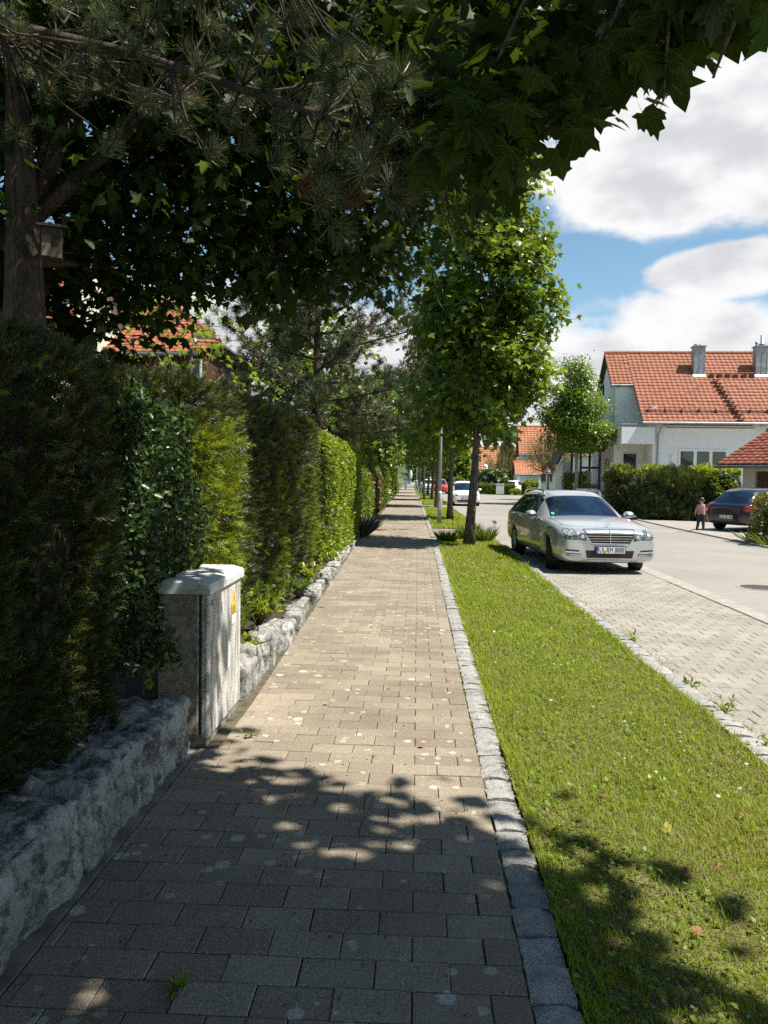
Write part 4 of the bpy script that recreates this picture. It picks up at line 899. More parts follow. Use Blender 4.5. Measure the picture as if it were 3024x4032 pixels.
# ---------------- further trees along the left gardens
for (nm, lb, x, y, bl_, ncl, sz, mts, ym, sd) in (
    ('garden_tree', 'pale leaved garden tree behind the yew hedge, left of the second pine', -4.6, 15.5, [(-4.6, 15.5, 3.6, 1.0, 1.0, 1.2), (-5.2, 15.8, 4.8, 1.2, 1.0, 1.0)], 60, .12, [M_MAPLE, M_MAPLEY], .8, 61),
    ('garden_tree', 'broad green tree leaning over the far footpath', -3.1, 47, [(-3.0, 47, 3.4, 1.7, 2.5, 1.5), (-2.9, 47, 5.8, 2.4, 2.6, 1.9)], 330, .28, [M_MAPLE, M_MAPLEY], .15, 62),
    ('garden_tree', 'tall green tree behind the leaning one beside the far footpath', -4.2, 60, [(-4, 60, 4.5, 2.7, 3, 2.6), (-3.6, 62, 7.5, 2.9, 3, 2.6)], 330, .34, [M_MAPLE, M_MAPLEY], .12, 63),
    ('garden_tree', 'dark green tree above the footpath vanishing point', -4.6, 82, [(-4.6, 82, 5, 3.0, 3, 4), (-4.2, 90, 8, 3.4, 3, 4)], 300, .45, [M_MAPLE, M_MAPLEY], .1, 64),
    ('garden_tree', 'leafy tree between the second pine and the thuja', -5.2, 33, [(-5.2, 33, 4.6, 2.6, 2.4, 2.6), (-4.6, 34, 7.2, 2.4, 2.2, 2.2)], 300, .24, [M_MAPLE, M_MAPLEY], .3, 65)):
    broadleaf(nm, lb, (x, y, 0), 2.0, .14, bl_, ncl, 11, MAPLE_LO if y > 20 else MAPLE_MID, sz, mts, ym, sd, sig=.3 if y < 40 else .4, group='garden trees along the footpath', nl=10)
M_THUJA = leaf_mat('thuja_spray', (0.03, 0.05, 0.014), (.06, .085, .02), .15, (.12, .16, .02), .5)
def cone_tree(name, label, loc, hgt, rad, n, size, mats, cat='tree', group=None, pw=1.0, pale_frac=.1):
    h = thing(name, label, cat, loc, 0, group); z = hgt * rng.random(n) ** 1.25; rr = rad * (1 - (z / hgt) ** (1.0 if pw == 1 else 2.5)) * rng.uniform(.75, 1.1, n) * (1 + .12 * np.sin(z * 9 / rad)); th = rng.uniform(0, 2 * np.pi, n)
    nrm = np.stack([np.cos(th), np.sin(th), np.full(n, .35)], 1); P = np.stack([rr * np.cos(th), rr * np.sin(th), z + .1], 1)
    rt = rots_dir(nrm * (.4 if pw != 1 else .9) + np.array([0, 0, .9 if pw != 1 else -.1]) + rng.normal(0, .3, (n, 3)), rng.normal(size=(n, 3)), .3); v, f = scatter(SH_F[0], SH_F[1], P, rt, size * rng.uniform(.7, 1.3, n))
    obj('crown', raw_mesh('crown', v, f, mats, False, np.repeat((rng.random(n) < pale_frac).astype(int), len(SH_F[1]))), h)
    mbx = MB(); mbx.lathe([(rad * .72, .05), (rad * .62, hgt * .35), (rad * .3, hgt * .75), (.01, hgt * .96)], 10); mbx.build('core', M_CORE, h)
    MB().tube([(0, 0, -.05), (0, 0, hgt * .3)], [.09, .06], 8).build('trunk', M_PBARK, h); return h
cone_tree('thuja', 'dark columnar thuja rising behind the leafy hedge', (-2.55, 29.5, 0), 4.6, .85, 3200, .26, [M_THUJA, M_YEWL], pw=2, pale_frac=.18)
cone_tree('thuja', 'second columnar thuja behind the first', (-3.2, 34, 0), 4.9, .9, 2600, .3, [M_THUJA, M_YEWL], pw=2)
# ------------------------------------------------------------------ buildings
def m_tile(name, a, b, grime=.35):
    t = Mt(name); c = t.mix(t.rnd(), a, b); c = t.mix(t.ramp(t.noise(3.5, 4), .45, .7, 0, grime), c, (.16, .075, .045)); c = t.mix(t.ramp(t.noise(60, 3), .5, .7, 0, .3), c, tuple(k * .6 for k in a))
    return t.pbr(c, .7)
M_TILE = m_tile('roof_tile', (.31, .098, .048), (.385, .128, .06)); M_TILEB = m_tile('roof_tile_dark', (.27, .075, .04), (.36, .10, .05)); M_TILEO = m_tile('roof_tile_orange', (.44, .16, .07), (.54, .21, .10), .25)
def m_plaster(name, col):
    t = Mt(name); c = t.mix(t.ramp(t.noise(.8, 4), .4, .7, 0, .25), col, tuple(k * .82 for k in col)); mpv = t.n('ShaderNodeMapping', {'Vector': t.pos(), 'Scale': (1, 1, .08)}).outputs[0]
    c = t.mix(t.ramp(t.noise(3, 4, mpv), .56, .75, 0, .22), c, tuple(k * .6 for k in col)); return t.pbr(c, .9)
M_STEP = plain('rusty_step', (.075, .03, .022), .8, var=.3)
M_WHITE = m_plaster('white_plaster', (.78, .78, .76)); M_CREAM = m_plaster('cream_plaster', (.60, .55, .46)); M_GREYW = m_plaster('grey_plaster', (.5, .49, .46))
M_BEAM = plain('brown_wood', (.10, .045, .028), .75, var=.35, nscale=12); M_RWOOD = plain('red_brown_wood', (.085, .034, .02), .75, var=.3, nscale=9)
M_ZINC = plain('zinc', (.33, .34, .35), .5, .45, var=.2, nscale=4); M_ZINCD = plain('zinc_dark', (.16, .17, .18), .5, .6, var=.2); M_FRAME = plain('white_frame', (.78, .78, .76), .35, var=.04)
def m_glass(name, col=(.012, .018, .022), rough=.03):
    t = Mt(name); return t.pbr(t.mix(t.ramp(t.noise(1.7, 2), .4, .6), col, tuple(k * 2.2 for k in col)), rough, **{'Specular IOR Level': .8})
M_GLASS = m_glass('window_glass'); M_BLIND = plain('white_curtain', (.5, .5, .48), .9, var=.15)
def tile_v(wd, ln, lift=.028, amp=.026, n=5):
    xs = [wd * (k / n - .5) for k in range(n + 1)]; prof = [amp * (math.cos(2 * math.pi * (k / n) - 1.0) * .5 + .5) for k in range(n + 1)]
    v = []
    for (y, zz) in ((0, lift), (ln, .004), (0, lift - .022)):
        v += [(x, y, zz + p) for x, p in zip(xs, prof)]
    m = n + 1; f = [(k, k + 1, m + k + 1, m + k) for k in range(n)] + [(2 * m + k, 2 * m + k + 1, k + 1, k) for k in range(n)]
    return v, f
def tiled_plane(parent, O, xd, yd, w_, l_, tw, tl, mt, inside=None, maxparts=300, name='roof_tile', under=None):
    """tiles on the plane O + a*xd + b*yd (yd up the slope); `inside(a, b)` clips"""
    xd, yd = Vector(xd).normalized(), Vector(yd).normalized(); zd = xd.cross(yd); Mx = Matrix((xd, yd, zd)).transposed().to_4x4(); Mx.translation = Vector(O)
    v0, f0 = tile_v(tw, tl * 1.12); me = raw_mesh(name, v0, f0, mt, True); rows = int(l_ / tl + .5); cols = int(w_ / tw + .5); cnt = 0; V = []; F = []
    for r_ in range(rows):
        for c in range(cols):
            a, b = (c + .5) * tw, r_ * tl
            if inside and not inside(a, b + tl * .5): continue
            jx, jz = random.gauss(0, .004), random.gauss(0, .004)
            if cnt < maxparts:
                o = obj(name, me, parent); o.matrix_local = Mx @ Matrix.Translation((a + jx, b, jz)) @ Matrix.Rotation(random.gauss(0, .01), 4, 'X'); cnt += 1
            else:
                o_ = len(V); V += [tuple(Mx @ Vector((p[0] + a + jx, p[1] + b, p[2] + jz))) for p in v0]; F += [tuple(i + o_ for i in q) for q in f0]
    if V: obj('roof_tiles', raw_mesh('roof_tiles', V, F, mt, True), parent)['kind'] = 'stuff'
def win(parent, cx, y, z0, z1, wd, panes=1, mt=None, facing=-1, fr=.07, blind=False):
    """window in a wall facing local -y (y is the wall face)"""
    m = MB(); fy = y - .05
    m.box((cx - wd / 2, fy, z0), (cx + wd / 2, y + .06, z0 + fr)); m.box((cx - wd / 2, fy, z1 - fr), (cx + wd / 2, y + .06, z1))
    for k in range(panes + 1):
        x = cx - wd / 2 + (wd - fr) * k / panes; e = .03 if 0 < k < panes else 0
        m.box((x - e, fy - .003, z0 + fr), (x + fr + e, y + .06, z1 - fr))
    wo_ = m.build('window', mt or M_FRAME, parent)
    for k in range(panes):
        a = cx - wd / 2 + (wd - fr) * k / panes + fr; b = cx - wd / 2 + (wd - fr) * (k + 1) / panes
        MB().box((a - .001, y - .022, z0 + fr - .001), (b + .001, y - .004, z1 - fr + .001)).build('pane', M_GLASS, wo_)
    MB().box((cx - wd / 2 - .06, y - .10, z0 - .05), (cx + wd / 2 + .06, y + .01, z0 - .002)).build('sill', M_ZINC, wo_); return wo_
# ---- the white house across the street
HA = thing('house', 'white house with red tiled roof, two metal chimneys and a corner balcony', 'house', (12.5, 48.1, 0), R(-3))
SL = .885; ZR0, YR = 10.2, 5.0; rz_ = lambda y: ZR0 - SL * abs(YR - y); W = 14.0
wl = MB()
wl.box((1.85, 0, -.1), (W, .3, 5.55)); wl.box((0, 2.4, -.1), (1.85, 2.7, 7.75)); wl.box((1.85, .3, -.1), (2.1, 2.7, 6.2))
wl.prism([(0, 2.7, -.1), (0, 10.5, -.1), (0, 10.5, 5.2), (0, YR, ZR0 - .25), (0, 2.7, rz_(2.7) - .25)], (0, 0, 0), (.3, 0, 0)); wl.box((.3, 10.2, -.1), (W, 10.5, 5.2))
wl.prism([(W - .3, .3, -.1), (W - .3, 10.2, -.1), (W - .3, 10.2, 5.2), (W - .3, YR, ZR0 - .25), (W - .3, .3, 5.5)], (0, 0, 0), (.3, 0, 0)); wl.build('wall', M_WHITE, HA)
und = MB()                                             # roof deck
und.prism([(1.12, -.65, rz_(-.65) - .02), (1.12, YR, ZR0 - .02), (1.12, YR, ZR0 - .16), (1.12, -.65, rz_(-.65) - .14)], (0, 0, 0), (W - .9, 0, 0)); und.prism([(-.28, 2.28, rz_(2.28) - .02), (-.28, YR, ZR0 - .02), (-.28, YR, ZR0 - .16), (-.28, 2.28, rz_(2.28) - .14)], (0, 0, 0), (1.398, 0, 0))
und.prism([(-.28, 11.15, rz_(11.15) - .02), (-.28, 5.003, ZR0 - .02), (-.28, 5.003, ZR0 - .16), (-.28, 11.15, rz_(11.15) - .14)], (0, 0, 0), (W + .5, 0, 0))
rf = und.build('roof', M_BEAM, HA)
sv = Vector((0, 1, SL)).normalized(); ln = 5.65 * math.hypot(1, SL)
ln_n = (YR - 2.28) * math.hypot(1, SL)
tiled_plane(rf, (1.12, -.65, rz_(-.65)), (1, 0, 0), sv, W - .9, ln, .30, .335, M_TILE, None, 260)
tiled_plane(rf, (-.28, 2.28, rz_(2.28)), (1, 0, 0), sv, 1.4, ln_n, .28, .335, M_TILE, None, 40)
rb = MB()
for k in range(36): rb.tube([(-.3 + k * .4, YR, ZR0 + .02), (.12 + k * .4, YR, ZR0 + .035)], [.11, .125], 8)
rb.build('ridge_tiles', M_TILE, rf)
vb = MB(); vb.prism([(-.30, 2.2, rz_(2.2) - .20), (-.30, YR, ZR0 - .22), (-.30, YR, ZR0 + .05), (-.30, 2.2, rz_(2.2) + .05)], (0, 0, 0), (.035, 0, 0)); vb.prism([(-.30, 11.2, rz_(11.2) - .2), (-.30, 5.004, ZR0 - .22), (-.30, 5.004, ZR0 + .05), (-.30, 11.2, rz_(11.2) + .05)], (0, 0, 0), (.035, 0, 0)); vb.prism([(1.09, -.7, rz_(-.7) - .18), (1.09, 2.28, rz_(2.28) - .18), (1.09, 2.28, rz_(2.28) + .05), (1.09, -.7, rz_(-.7) + .05)], (0, 0, 0), (.03, 0, 0)); vb.build('verge_board', M_BEAM, HA)
MB().tube([(1.05, -.72, 5.13), (W + .3, -.72, 5.13)], .075, 10).build('gutter', M_ZINC, HA); MB().tube([(-.3, 2.22, 7.72), (1.05, 2.22, 7.72)], .06, 10).build('gutter', M_ZINC, HA)
MB().tube([(2.2, -.72, 5.1), (2.2, -.68, 4.9), (2.15, -.12, 4.5), (2.15, -.07, 4.3), (2.15, -.07, 0)], .05, 10).build('downpipe', M_ZINC, HA)
for k in range(13): MB().box((1.5 + k * .95, -.6, 5.06), (1.62 + k * .95, -.002, 5.2)).build('rafter_end', M_BEAM, HA)
for k in range(2): MB().box((.1 + k * .8, 2.15, 7.62), (.2 + k * .8, 2.39, 7.74)).build('rafter_end', M_BEAM, HA)
win(HA, 4.85, 0, 1.5, 3.58, 2.9, 3, fr=.12)
aw = MB(); aw.box((2.6, -.2, 4.88), (7.75, -.004, 5.03), bev=.02); aw.build('awning_box', M_FRAME, HA)
MB().box((2.62, -.24, 4.86), (7.73, -.2, 4.90)).build('awning_rail', M_ZINCD, HA)
win(HA, 1.02, 2.4, .9, 3.42, .95, 1)
sw = thing('tmp', None, None); sw.parent = HA; sw.location = (0, 0, 0); bpy.data.objects.remove(sw)
wl2 = MB(); wl2.box((-.025, 6.1, 7.1), (-.004, 6.9, 8.3)); gw = wl2.build('window', M_FRAME, HA); MB().box((-.032, 6.17, 7.17), (-.026, 6.83, 8.23)).build('pane', M_GLASS, gw)
wl2 = MB(); wl2.box((-.025, 3.6, 1.3), (-.004, 5.2, 3.3)); gw = wl2.build('window', M_FRAME, HA); MB().box((-.032, 3.68, 1.38), (-.026, 4.36, 3.22)).build('pane', M_GLASS, gw); MB().box((-.032, 4.44, 1.38), (-.026, 5.12, 3.22)).build('pane', M_GLASS, gw)
bc_ = MB(); bc_.box((-.1, -.42, 3.88), (1.848, 2.398, 4.0)); bc_.box((-.1, -.42, 4.0), (1.848, -.28, 4.88)); bc_.box((-.1, -.28, 4.0), (.04, 2.398, 4.88)); bal = bc_.build('balcony', M_WHITE, HA)
rl = MB(); rl.tube([(1.84, -.35, 5.06), (-.03, -.35, 5.06), (-.03, 2.38, 5.06)], .022, 8)
for (x, y) in ((1.7, -.35), (.85, -.35), (-.03, -.35), (-.03, 1.0), (-.03, 2.2)): rl.tube([(x, y, 4.87), (x, y, 5.06)], .015, 6)
rl.build('railing', M_ZINC, bal)
MB().lathe([(.05, 0), (.07, .05), (.07, .2), (.04, .26)], 10, 'Z', (3.0, -.09, 3.0)).build('wall_lamp', M_FRAME, HA)
def chimney(x, tall):
    b0 = rz_(3.0) - .35; c = MB(); c.box((x - .34, 3.0, b0), (x + .34, 3.65, 10.30)); ch_ = c.build('chimney', M_ZINC, rf)
    MB().box((x - .41, 2.92, 10.30), (x + .41, 3.73, 10.37)).build('cap', M_ZINC, ch_) if False else None
    s = MB(); s.box((x - .015, 2.985, b0), (x + .015, 2.999, 10.29)); s.box((x - .35, 2.985, b0), (x - .32, 3.01, 10.29)); s.box((x + .32, 2.985, b0), (x + .35, 3.01, 10.29)); s.box((x - .41, 2.92, 10.302), (x + .41, 3.73, 10.37))
    s.prism([(x - .42, 2.85, rz_(2.85) + .05), (x + .42, 2.85, rz_(2.85) + .05), (x + .42, 3.02, rz_(3.02) + .09), (x - .42, 3.02, rz_(3.02) + .09)], (0, 0, 0), (0, 0, .02))
    s.build('flashing', M_ZINC, rf)
    p = MB()
    if tall: p.lathe([(.12, 10.37), (.12, 10.48), (.22, 10.50), (.22, 10.53), (.10, 10.55), (.10, 11.1)], 12, 'Z', (x + .12, 3.4, 0)); p.lathe([(.05, 10.37), (.05, 10.52), (.09, 10.54), (.09, 10.68)], 10, 'Z', (x - .22, 3.4, 0))
    else: p.lathe([(.13, 10.37), (.10, 10.50), (.11, 10.52)], 12, 'Z', (x - .16, 3.4, 0)); p.lathe([(.11, 10.37), (.08, 10.52)], 12, 'Z', (x + .16, 3.4, 0))
    p.build('flue_pipe', M_ZINC, rf, True)
chimney(5.35, False); chimney(9.2, True)
MB().tube([(5.8, 2.95, rz_(2.95) + .22), (8.75, 2.95, rz_(2.95) + .22)], .035, 8).build('roof_walkway', M_TILEB, rf)
for k in range(6): MB().box((5.95 + k * .5, 2.75, rz_(2.75) + .05), (6.2 + k * .5, 3.0, rz_(3.0) + .06)).build('walkway_bracket', M_STEP, rf)
for k in range(11):
    y = 2.45 - k * .30; x = 6.2 + k * .062 * 1.0; st = MB(); st.box((x - .19, y - .22, rz_(y) + .13), (x + .19, y + .04, rz_(y) + .17)); st.box((x - .15, y - .02, rz_(y) + .02), (x - .10, y + .02, rz_(y) + .13)); st.box((x + .10, y - .02, rz_(y) + .02), (x + .15, y + .02, rz_(y) + .13)); st.build('roof_step', M_STEP, rf)
sg = MB(); y = .0
for dz in (.07, .14, .21): sg.tube([(1.25, y, rz_(y) + dz), (W, y, rz_(y) + dz)], .012, 5)
sg.build('snow_guard', M_STEP, rf)
for k in range(13): MB().box((1.5 + k * 1.0, -.04, rz_(0) + .01), (1.56 + k * 1.0, .12, rz_(0) + .26)).build('guard_bracket', M_STEP, rf)
# ---- garage with hipped roof beside it
GA = thing('garage', 'garage with dark red tile roof and brown door at the picture edge', 'garage', (12.55, 33.0, ZR + .02), R(-55))
g = MB(); g.box((.75, .7, 0), (1.3, .95, 2.30)); g.box((1.3, .7, 2.12), (5.2, .95, 2.30)); g.box((5.2, .7, 0), (6.2, .95, 2.30)); g.prism([(.75, .95, 0), (.75, 6.5, 0), (.75, 6.5, 2.3), (.75, 3.6, 3.75), (.75, .95, 2.45)], (0, 0, 0), (.25, 0, 0)); g.box((5.95, .95, 0), (6.2, 6.5, 2.3)); g.build('wall', M_CREAM, GA)
gd = MB().box((1.31, .84, 0), (5.19, .88, 2.115)).build('garage_door', M_BEAM, GA)
for k in range(17): MB().box((1.33 + k * .225, .825, .02), (1.33 + k * .225 + .21, .839, 2.10)).build('board', M_BEAM, gd)
sl = .43; run = 3.6
gr_ = MB().prism([(0, 0, 2.38), (0, run, 2.38 + run * sl), (0, 2 * run, 2.38), (0, 2 * run, 2.26), (0, run, 2.26 + run * sl), (0, 0, 2.26)], (0, 0, 0), (7.0, 0, 0)).build('roof', M_BEAM, GA)
s2 = Vector((0, 1, sl)).normalized(); tiled_plane(gr_, (0, -.05, 2.385), (1, 0, 0), s2, 7.0, run * math.hypot(1, sl) + .05, .30, .34, M_TILEB, None, 300)
hp = MB()
for k in range(17): hp.tube([(k * .42, run, 2.43 + run * sl), (k * .42 + .45, run, 2.45 + run * sl)], [.11, .125], 8)
hp.build('ridge_tiles', M_TILEB, gr_); MB().tube([(-.06, -.08, 2.30), (7.0, -.08, 2.30)], .065, 10).build('gutter', M_ZINCD, GA); MB().tube([(.2, -.08, 2.27), (.2, .0, 2.05), (.68, .55, 1.75), (.70, .64, 1.6), (.70, .64, 0)], .045, 8).build('downpipe', M_ZINC, GA)
# ---- timber carport / garden shed left of the house
CP = thing('carport', 'dark brown timber carport with tiled roof beside the white house', 'carport', (10.2, 52, 0))
for (x, y) in ((.65, 0), (1.9, 0), (.65, 3), (1.9, 3)): MB().box((x - .07, y - .07, -.05), (x + .07, y + .07, 3.55)).build('post', M_BEAM, CP)
MB().box((.1, -.1, 3.5), (2.2, .1, 3.66)).build('beam', M_BEAM, CP); MB().box((.1, 2.9, 3.5), (2.2, 3.1, 3.66)).build('beam', M_BEAM, CP); MB().box((.65, -.02, 2.35), (1.9, .05, 2.5)).build('rail', M_BEAM, CP); MB().box((.65, -.02, 1.25), (1.9, .05, 1.33)).build('rail', M_BEAM, CP)
cr_ = MB(); cr_.prism([(0, -.35, 3.62), (0, 1.6, 4.75), (0, 3.5, 3.62), (0, 1.6, 4.6)], (0, 0, 0), (2.25, 0, 0)); crf = cr_.build('roof', M_BEAM, CP); tiled_plane(crf, (0, -.4, 3.64), (1, 0, 0), Vector((0, 1.95, 1.13)).normalized(), 2.25, 2.2, .28, .33, M_TILEB, None, 60)
MB().box((.75, 2.0, 0), (1.82, 2.1, 2.2)).build('back_wall', M_CREAM, CP)
for k in range(4): MB().box((.78, .03, .25 + k * .26), (1.8, .06, .45 + k * .26)).build('fence_board', M_GWOOD, CP)
# leaning timber roof edge left of the carport (neighbour's lean-to)
LT = thing('lean_to_shed', 'weathered lean-to with a slanting timber roof left of the carport', 'shed', (9.9, 56, 0)); MB().prism([(0, 0, 2.7), (.95, 0, 4.6), (1.1, 0, 4.6), (.15, 0, 2.7)], (0, 0, 0), (0, 3, 0)).build('roof', M_GWOOD, LT); MB().box((.5, .1, 0), (1.2, 2.8, 2.9)).build('wall', M_WHITE, LT); MB().box((.66, .06, .1), (1.0, .1, 2.1)).build('door', M_GLASS, LT)

# ---- further houses
def simple_house(name, label, loc, rz, w_, d_, ez, rzz, mt_w, mt_t, tw=.35, tl=.4, tiles=True, gablewin=True, ov=.5, group=None, cat='house', parts=80):
    """ridge along local x; front (eave side) at local y=0 facing -y"""
    h = thing(name, label, cat, loc, rz, group); m = MB(); rm = d_ / 2
    m.prism([(0, 0, -.2), (0, d_, -.2), (0, d_, ez), (0, rm, rzz - .15), (0, 0, ez)], (0, 0, 0), (w_, 0, 0)); m.build('wall', mt_w, h)
    s_ = (rzz - ez) / rm; y0 = -ov; z0 = ez - ov * s_; u = MB()
    u.prism([(-ov, y0, z0), (-ov, rm, rzz), (-ov, rm, rzz - .14), (-ov, y0, z0 - .14)], (0, 0, 0), (w_ + 2 * ov, 0, 0)); u.prism([(-ov, d_ + ov, z0), (-ov, rm + .002, rzz), (-ov, rm + .002, rzz - .14), (-ov, d_ + ov, z0 - .14)], (0, 0, 0), (w_ + 2 * ov, 0, 0)); r_ = u.build('roof', M_BEAM if tiles else mt_t, h)
    if tiles: tiled_plane(r_, (-ov, y0, z0 + .01), (1, 0, 0), Vector((0, 1, s_)).normalized(), w_ + 2 * ov, (rm + ov) * math.hypot(1, s_), tw, tl, mt_t, None, parts)
    MB().tube([(-ov, y0 - .05, z0 - .05), (w_ + ov, y0 - .05, z0 - .05)], .07, 8).build('gutter', M_ZINC, h)
    MB().tube([(-ov, rm, rzz + .03), (w_ + ov, rm, rzz + .03)], .12, 8).build('ridge_tiles', mt_t, h)
    if gablewin:
        gw_ = MB().box((-.03, rm - .45, ez + .1), (-.004, rm + .45, ez + 1.2)).build('window', M_FRAME, h); MB().box((-.036, rm - .38, ez + .17), (-.031, rm + .38, ez + 1.13)).build('pane', M_GLASS, gw_)
    return h
HB = simple_house('house', 'far white house with orange roof and narrow gable behind the small garage', (13.1, 97.5, 0), R(-4), 12, 7.5, 5.1, 8.4, M_WHITE, M_TILEO, .42, .45)
win(HB, 3, 0, 1.2, 2.6, 1.6, 2); win(HB, 7, 0, 1.2, 2.6, 1.6, 2)
GB = simple_house('garage', 'small white garage with pale orange tile roof in front of the far house', (11.0, 86, 0), R(-2), 2.6, 4.2, 2.25, 3.5, M_WHITE, M_TILEO, .3, .3, gablewin=False, ov=.22, cat='garage'); MB().box((.35, -.03, 0), (2.2, -.004, 1.95)).build('garage_door', M_GREYW, GB)
HC = simple_house('house', 'low house with wide orange roof beside the dark spruce', (6.9, 106, 0), R(-3), 6.5, 7, 3.2, 5.9, M_CREAM, M_TILEO, .45, .5, parts=60); win(HC, 2, 0, .9, 2.2, 1.6, 2)
HF = simple_house('house', 'distant white house with red roof at the end of the footpath', (-1.6, 165, 0), R(5), 9, 8, 4.0, 7.2, M_WHITE, M_TILE, .6, .6, parts=30)
# ---- houses on the left behind the gardens
HD = thing('house', 'brown timber clad house with hipped red tile roof behind the garden maple', 'house', (-13.5, 29, 0)); m = MB(); m.box((0, .6, -.1), (5.2, 9, 6.3)); m.build('wall', M_RWOOD, HD)
for k in range(26): MB().box((.02 + k * .2, .57, 2.5), (.16 + k * .2, .598, 6.3)).build('cladding_board', M_RWOOD, HD)
for k in range(20): MB().box((5.202, .65 + k * .2, 2.5), (5.23, .79 + k * .2, 6.5)).build('cladding_board', M_RWOOD, HD)
win(HD, 4.9, .56, 5.1, 6.05, .42, 1); s3 = (8.9 - 6.2) / 4.6
rr_ = MB(); rr_.add([(-.6, 0, 6.2), (5.1, 0, 6.2), (5.65, 1.0, 6.75), (2.75, 4.6, 8.95), (1.5, 4.6, 8.95), (5.75, 10, 6.6), (-.6, 10, 6.2)], [(0, 1, 2, 3, 4), (2, 5, 3), (3, 5, 6, 4), (0, 4, 6), (0, 6, 5, 2, 1)]); rD = rr_.build('roof', M_BEAM, HD)
tiled_plane(rD, (-.6, -.03, 6.2), (1, 0, 0), Vector((0, 1, s3)).normalized(), 6.3, 5.35, .30, .335, M_TILE, lambda a, b: (b / math.hypot(1, s3) > (a - 5.7) * 1.9) and (b < 5.4) and a < 6.25 - max(0, b / math.hypot(1, s3) - 1.0) * .806 and a > b * .39, 300)
hp = MB()
for k in range(11): t_ = k / 11; p = Vector((5.65, 1.0, 6.8)).lerp(Vector((2.75, 4.6, 9.0)), t_); q = Vector((5.65, 1.0, 6.8)).lerp(Vector((2.75, 4.6, 9.0)), t_ + .1); hp.tube([p, q], [.13, .11], 8)
hp.tube([(2.8, 4.6, 9.0), (1.4, 4.6, 9.0)], .13, 8); hp.build('hip_tiles', M_TILE, rD); MB().tube([(-.6, -.06, 6.14), (5.1, -.06, 6.14)], .07, 8).build('gutter', M_ZINCD, HD); MB().box((5.0, .05, 6.75), (5.75, .15, 6.95)).build('gutter_box', M_ZINCD, HD)
HE = simple_house('house', 'pale house with red roof glimpsed through leaves right of the thick trunk', (-19, 24.5, 0), R(0), 6.9, 7.5, 7.2, 10.0, M_CREAM, M_TILE, .3, .34, parts=120)
HG = simple_house('garden_house', 'low grey garden house with red roof edge seen over the near hedge', (-15.6, 22.4, 0), R(0), 4.2, 3.5, 5.2, 6.6, M_GREYW, M_TILE, .3, .34, parts=60, cat='shed', gablewin=False)
# ---- wooded hill with the quarry
t = Mt('wooded_hill'); c = t.mix(t.ramp(t.noise(.09, 5, rough=.7), .38, .62), (.026, .05, .018), (.065, .10, .032)); M_HILL = t.pbr(c, .95, t.bump(t.noise(.12, 5), 1.0, 6.0))
n = 60; V = []; 
for j in range(18):
    for i in range(n):
        x = -420 + 1000 * i / (n - 1); yv = 560 + 420 * j / 17; e = j / 17
        hgt = 62 * math.exp(-((x - 130) / 230) ** 2) * (e ** .8) * (1 - .25 * max(0, e - .7) / .3) + 22 * math.exp(-((x + 250) / 200) ** 2) * e
        V.append((x, yv, hgt + 2.5 * math.sin(x * .09 + j) * e - 1))
hl = obj('hill', raw_mesh('hill', V, [(j * n + i, j * n + i + 1, (j + 1) * n + i + 1, (j + 1) * n + i) for j in range(17) for i in range(n - 1)], M_HILL, True)); hl['kind'] = 'structure'
def hill_z(x, yv):
    e = max(0, min(1, (yv - 560) / 420)); return 62 * math.exp(-((x - 130) / 230) ** 2) * (e ** .8) * (1 - .25 * max(0, e - .7) / .3) + 22 * math.exp(-((x + 250) / 200) ** 2) * e
nt_ = 1300; xs = rng.uniform(-150, 320, nt_); ys = rng.uniform(640, 930, nt_); P = np.array([(x, y, hill_z(x, y) + 2) for x, y in zip(xs, ys)]); bx_ = MB().lathe([(.1, -.6), (.75, -.2), (.8, .2), (.5, .7), (.05, 1.0)], 7); tri = []
for q in bx_.f: tri += [(q[0], q[k], q[k + 1]) for k in range(1, len(q) - 1)]
v, f = scatter(np.array(bx_.v) * np.array([1, 1, 1.2]) + rng.normal(0, .06, (len(bx_.v), 3)), np.array(tri), P, rand_rots(nt_, np.array([[0, 0, 1.0]]).repeat(nt_, 0), .15), rng.uniform(5, 9.5, nt_)); fo = obj('forest', raw_mesh('forest', v, f, leaf_mat('forest_leaf', (.025, .055, .016), (.06, .10, .03), .0, None, .8))); tag(fo, 'distant green forest on the hill above the quarry', 'forest', kind='stuff')
t = Mt('quarry_rock'); c = t.mix(t.ramp(t.noise(.06, 5), .4, .6), (.50, .46, .40), (.33, .32, .31)); M_QUARRY = t.pbr(c, .95, t.bump(t.noise(.3, 5), 1, 3.0))
n = 26; V = []
for j in range(12):
    for i in range(n):
        u_ = i / (n - 1); w_ = j / 11; x = 20 + 95 * u_; z = w_ * (33 + 6 * math.sin(u_ * 6)) * math.sin(math.pi * min(1, u_ * 1.1 + .05)) ** .4; V.append((x, 545 + 45 * w_ + 5 * math.sin(u_ * 13 + w_ * 5) + 4 * math.floor(w_ * 4), z - .5))
qy = obj('quarry', raw_mesh('quarry', V, [(j * n + i, j * n + i + 1, (j + 1) * n + i + 1, (j + 1) * n + i) for j in range(11) for i in range(n - 1)], M_QUARRY)); qy['kind'] = 'structure'
# ------------------------------------------------------------------ the street goes on behind the camera: unseen maple and house added to block sky light
broadleaf('maple_tree', 'unseen street maple of the same row, added behind the viewer to block sky light', (1.3, -13.5, 0), 2.5, .13, [(1.3, -13.5, 5.0, 2.6, 2.6, 2.2), (1.3, -13.5, 8.0, 1.9, 1.9, 2.0)], 420, 11, MAPLE_LO, .22, [M_MAPLE, M_MAPLEY], .3, 111, sig=.3, nl=10)
simple_house('house', 'unseen house across the street outside the picture edge, added to block sky light', (14.5, 15.0, 0), R(-90), 13, 9, 5.6, 9.8, M_WHITE, M_TILE, .45, .5, parts=20, tiles=False)
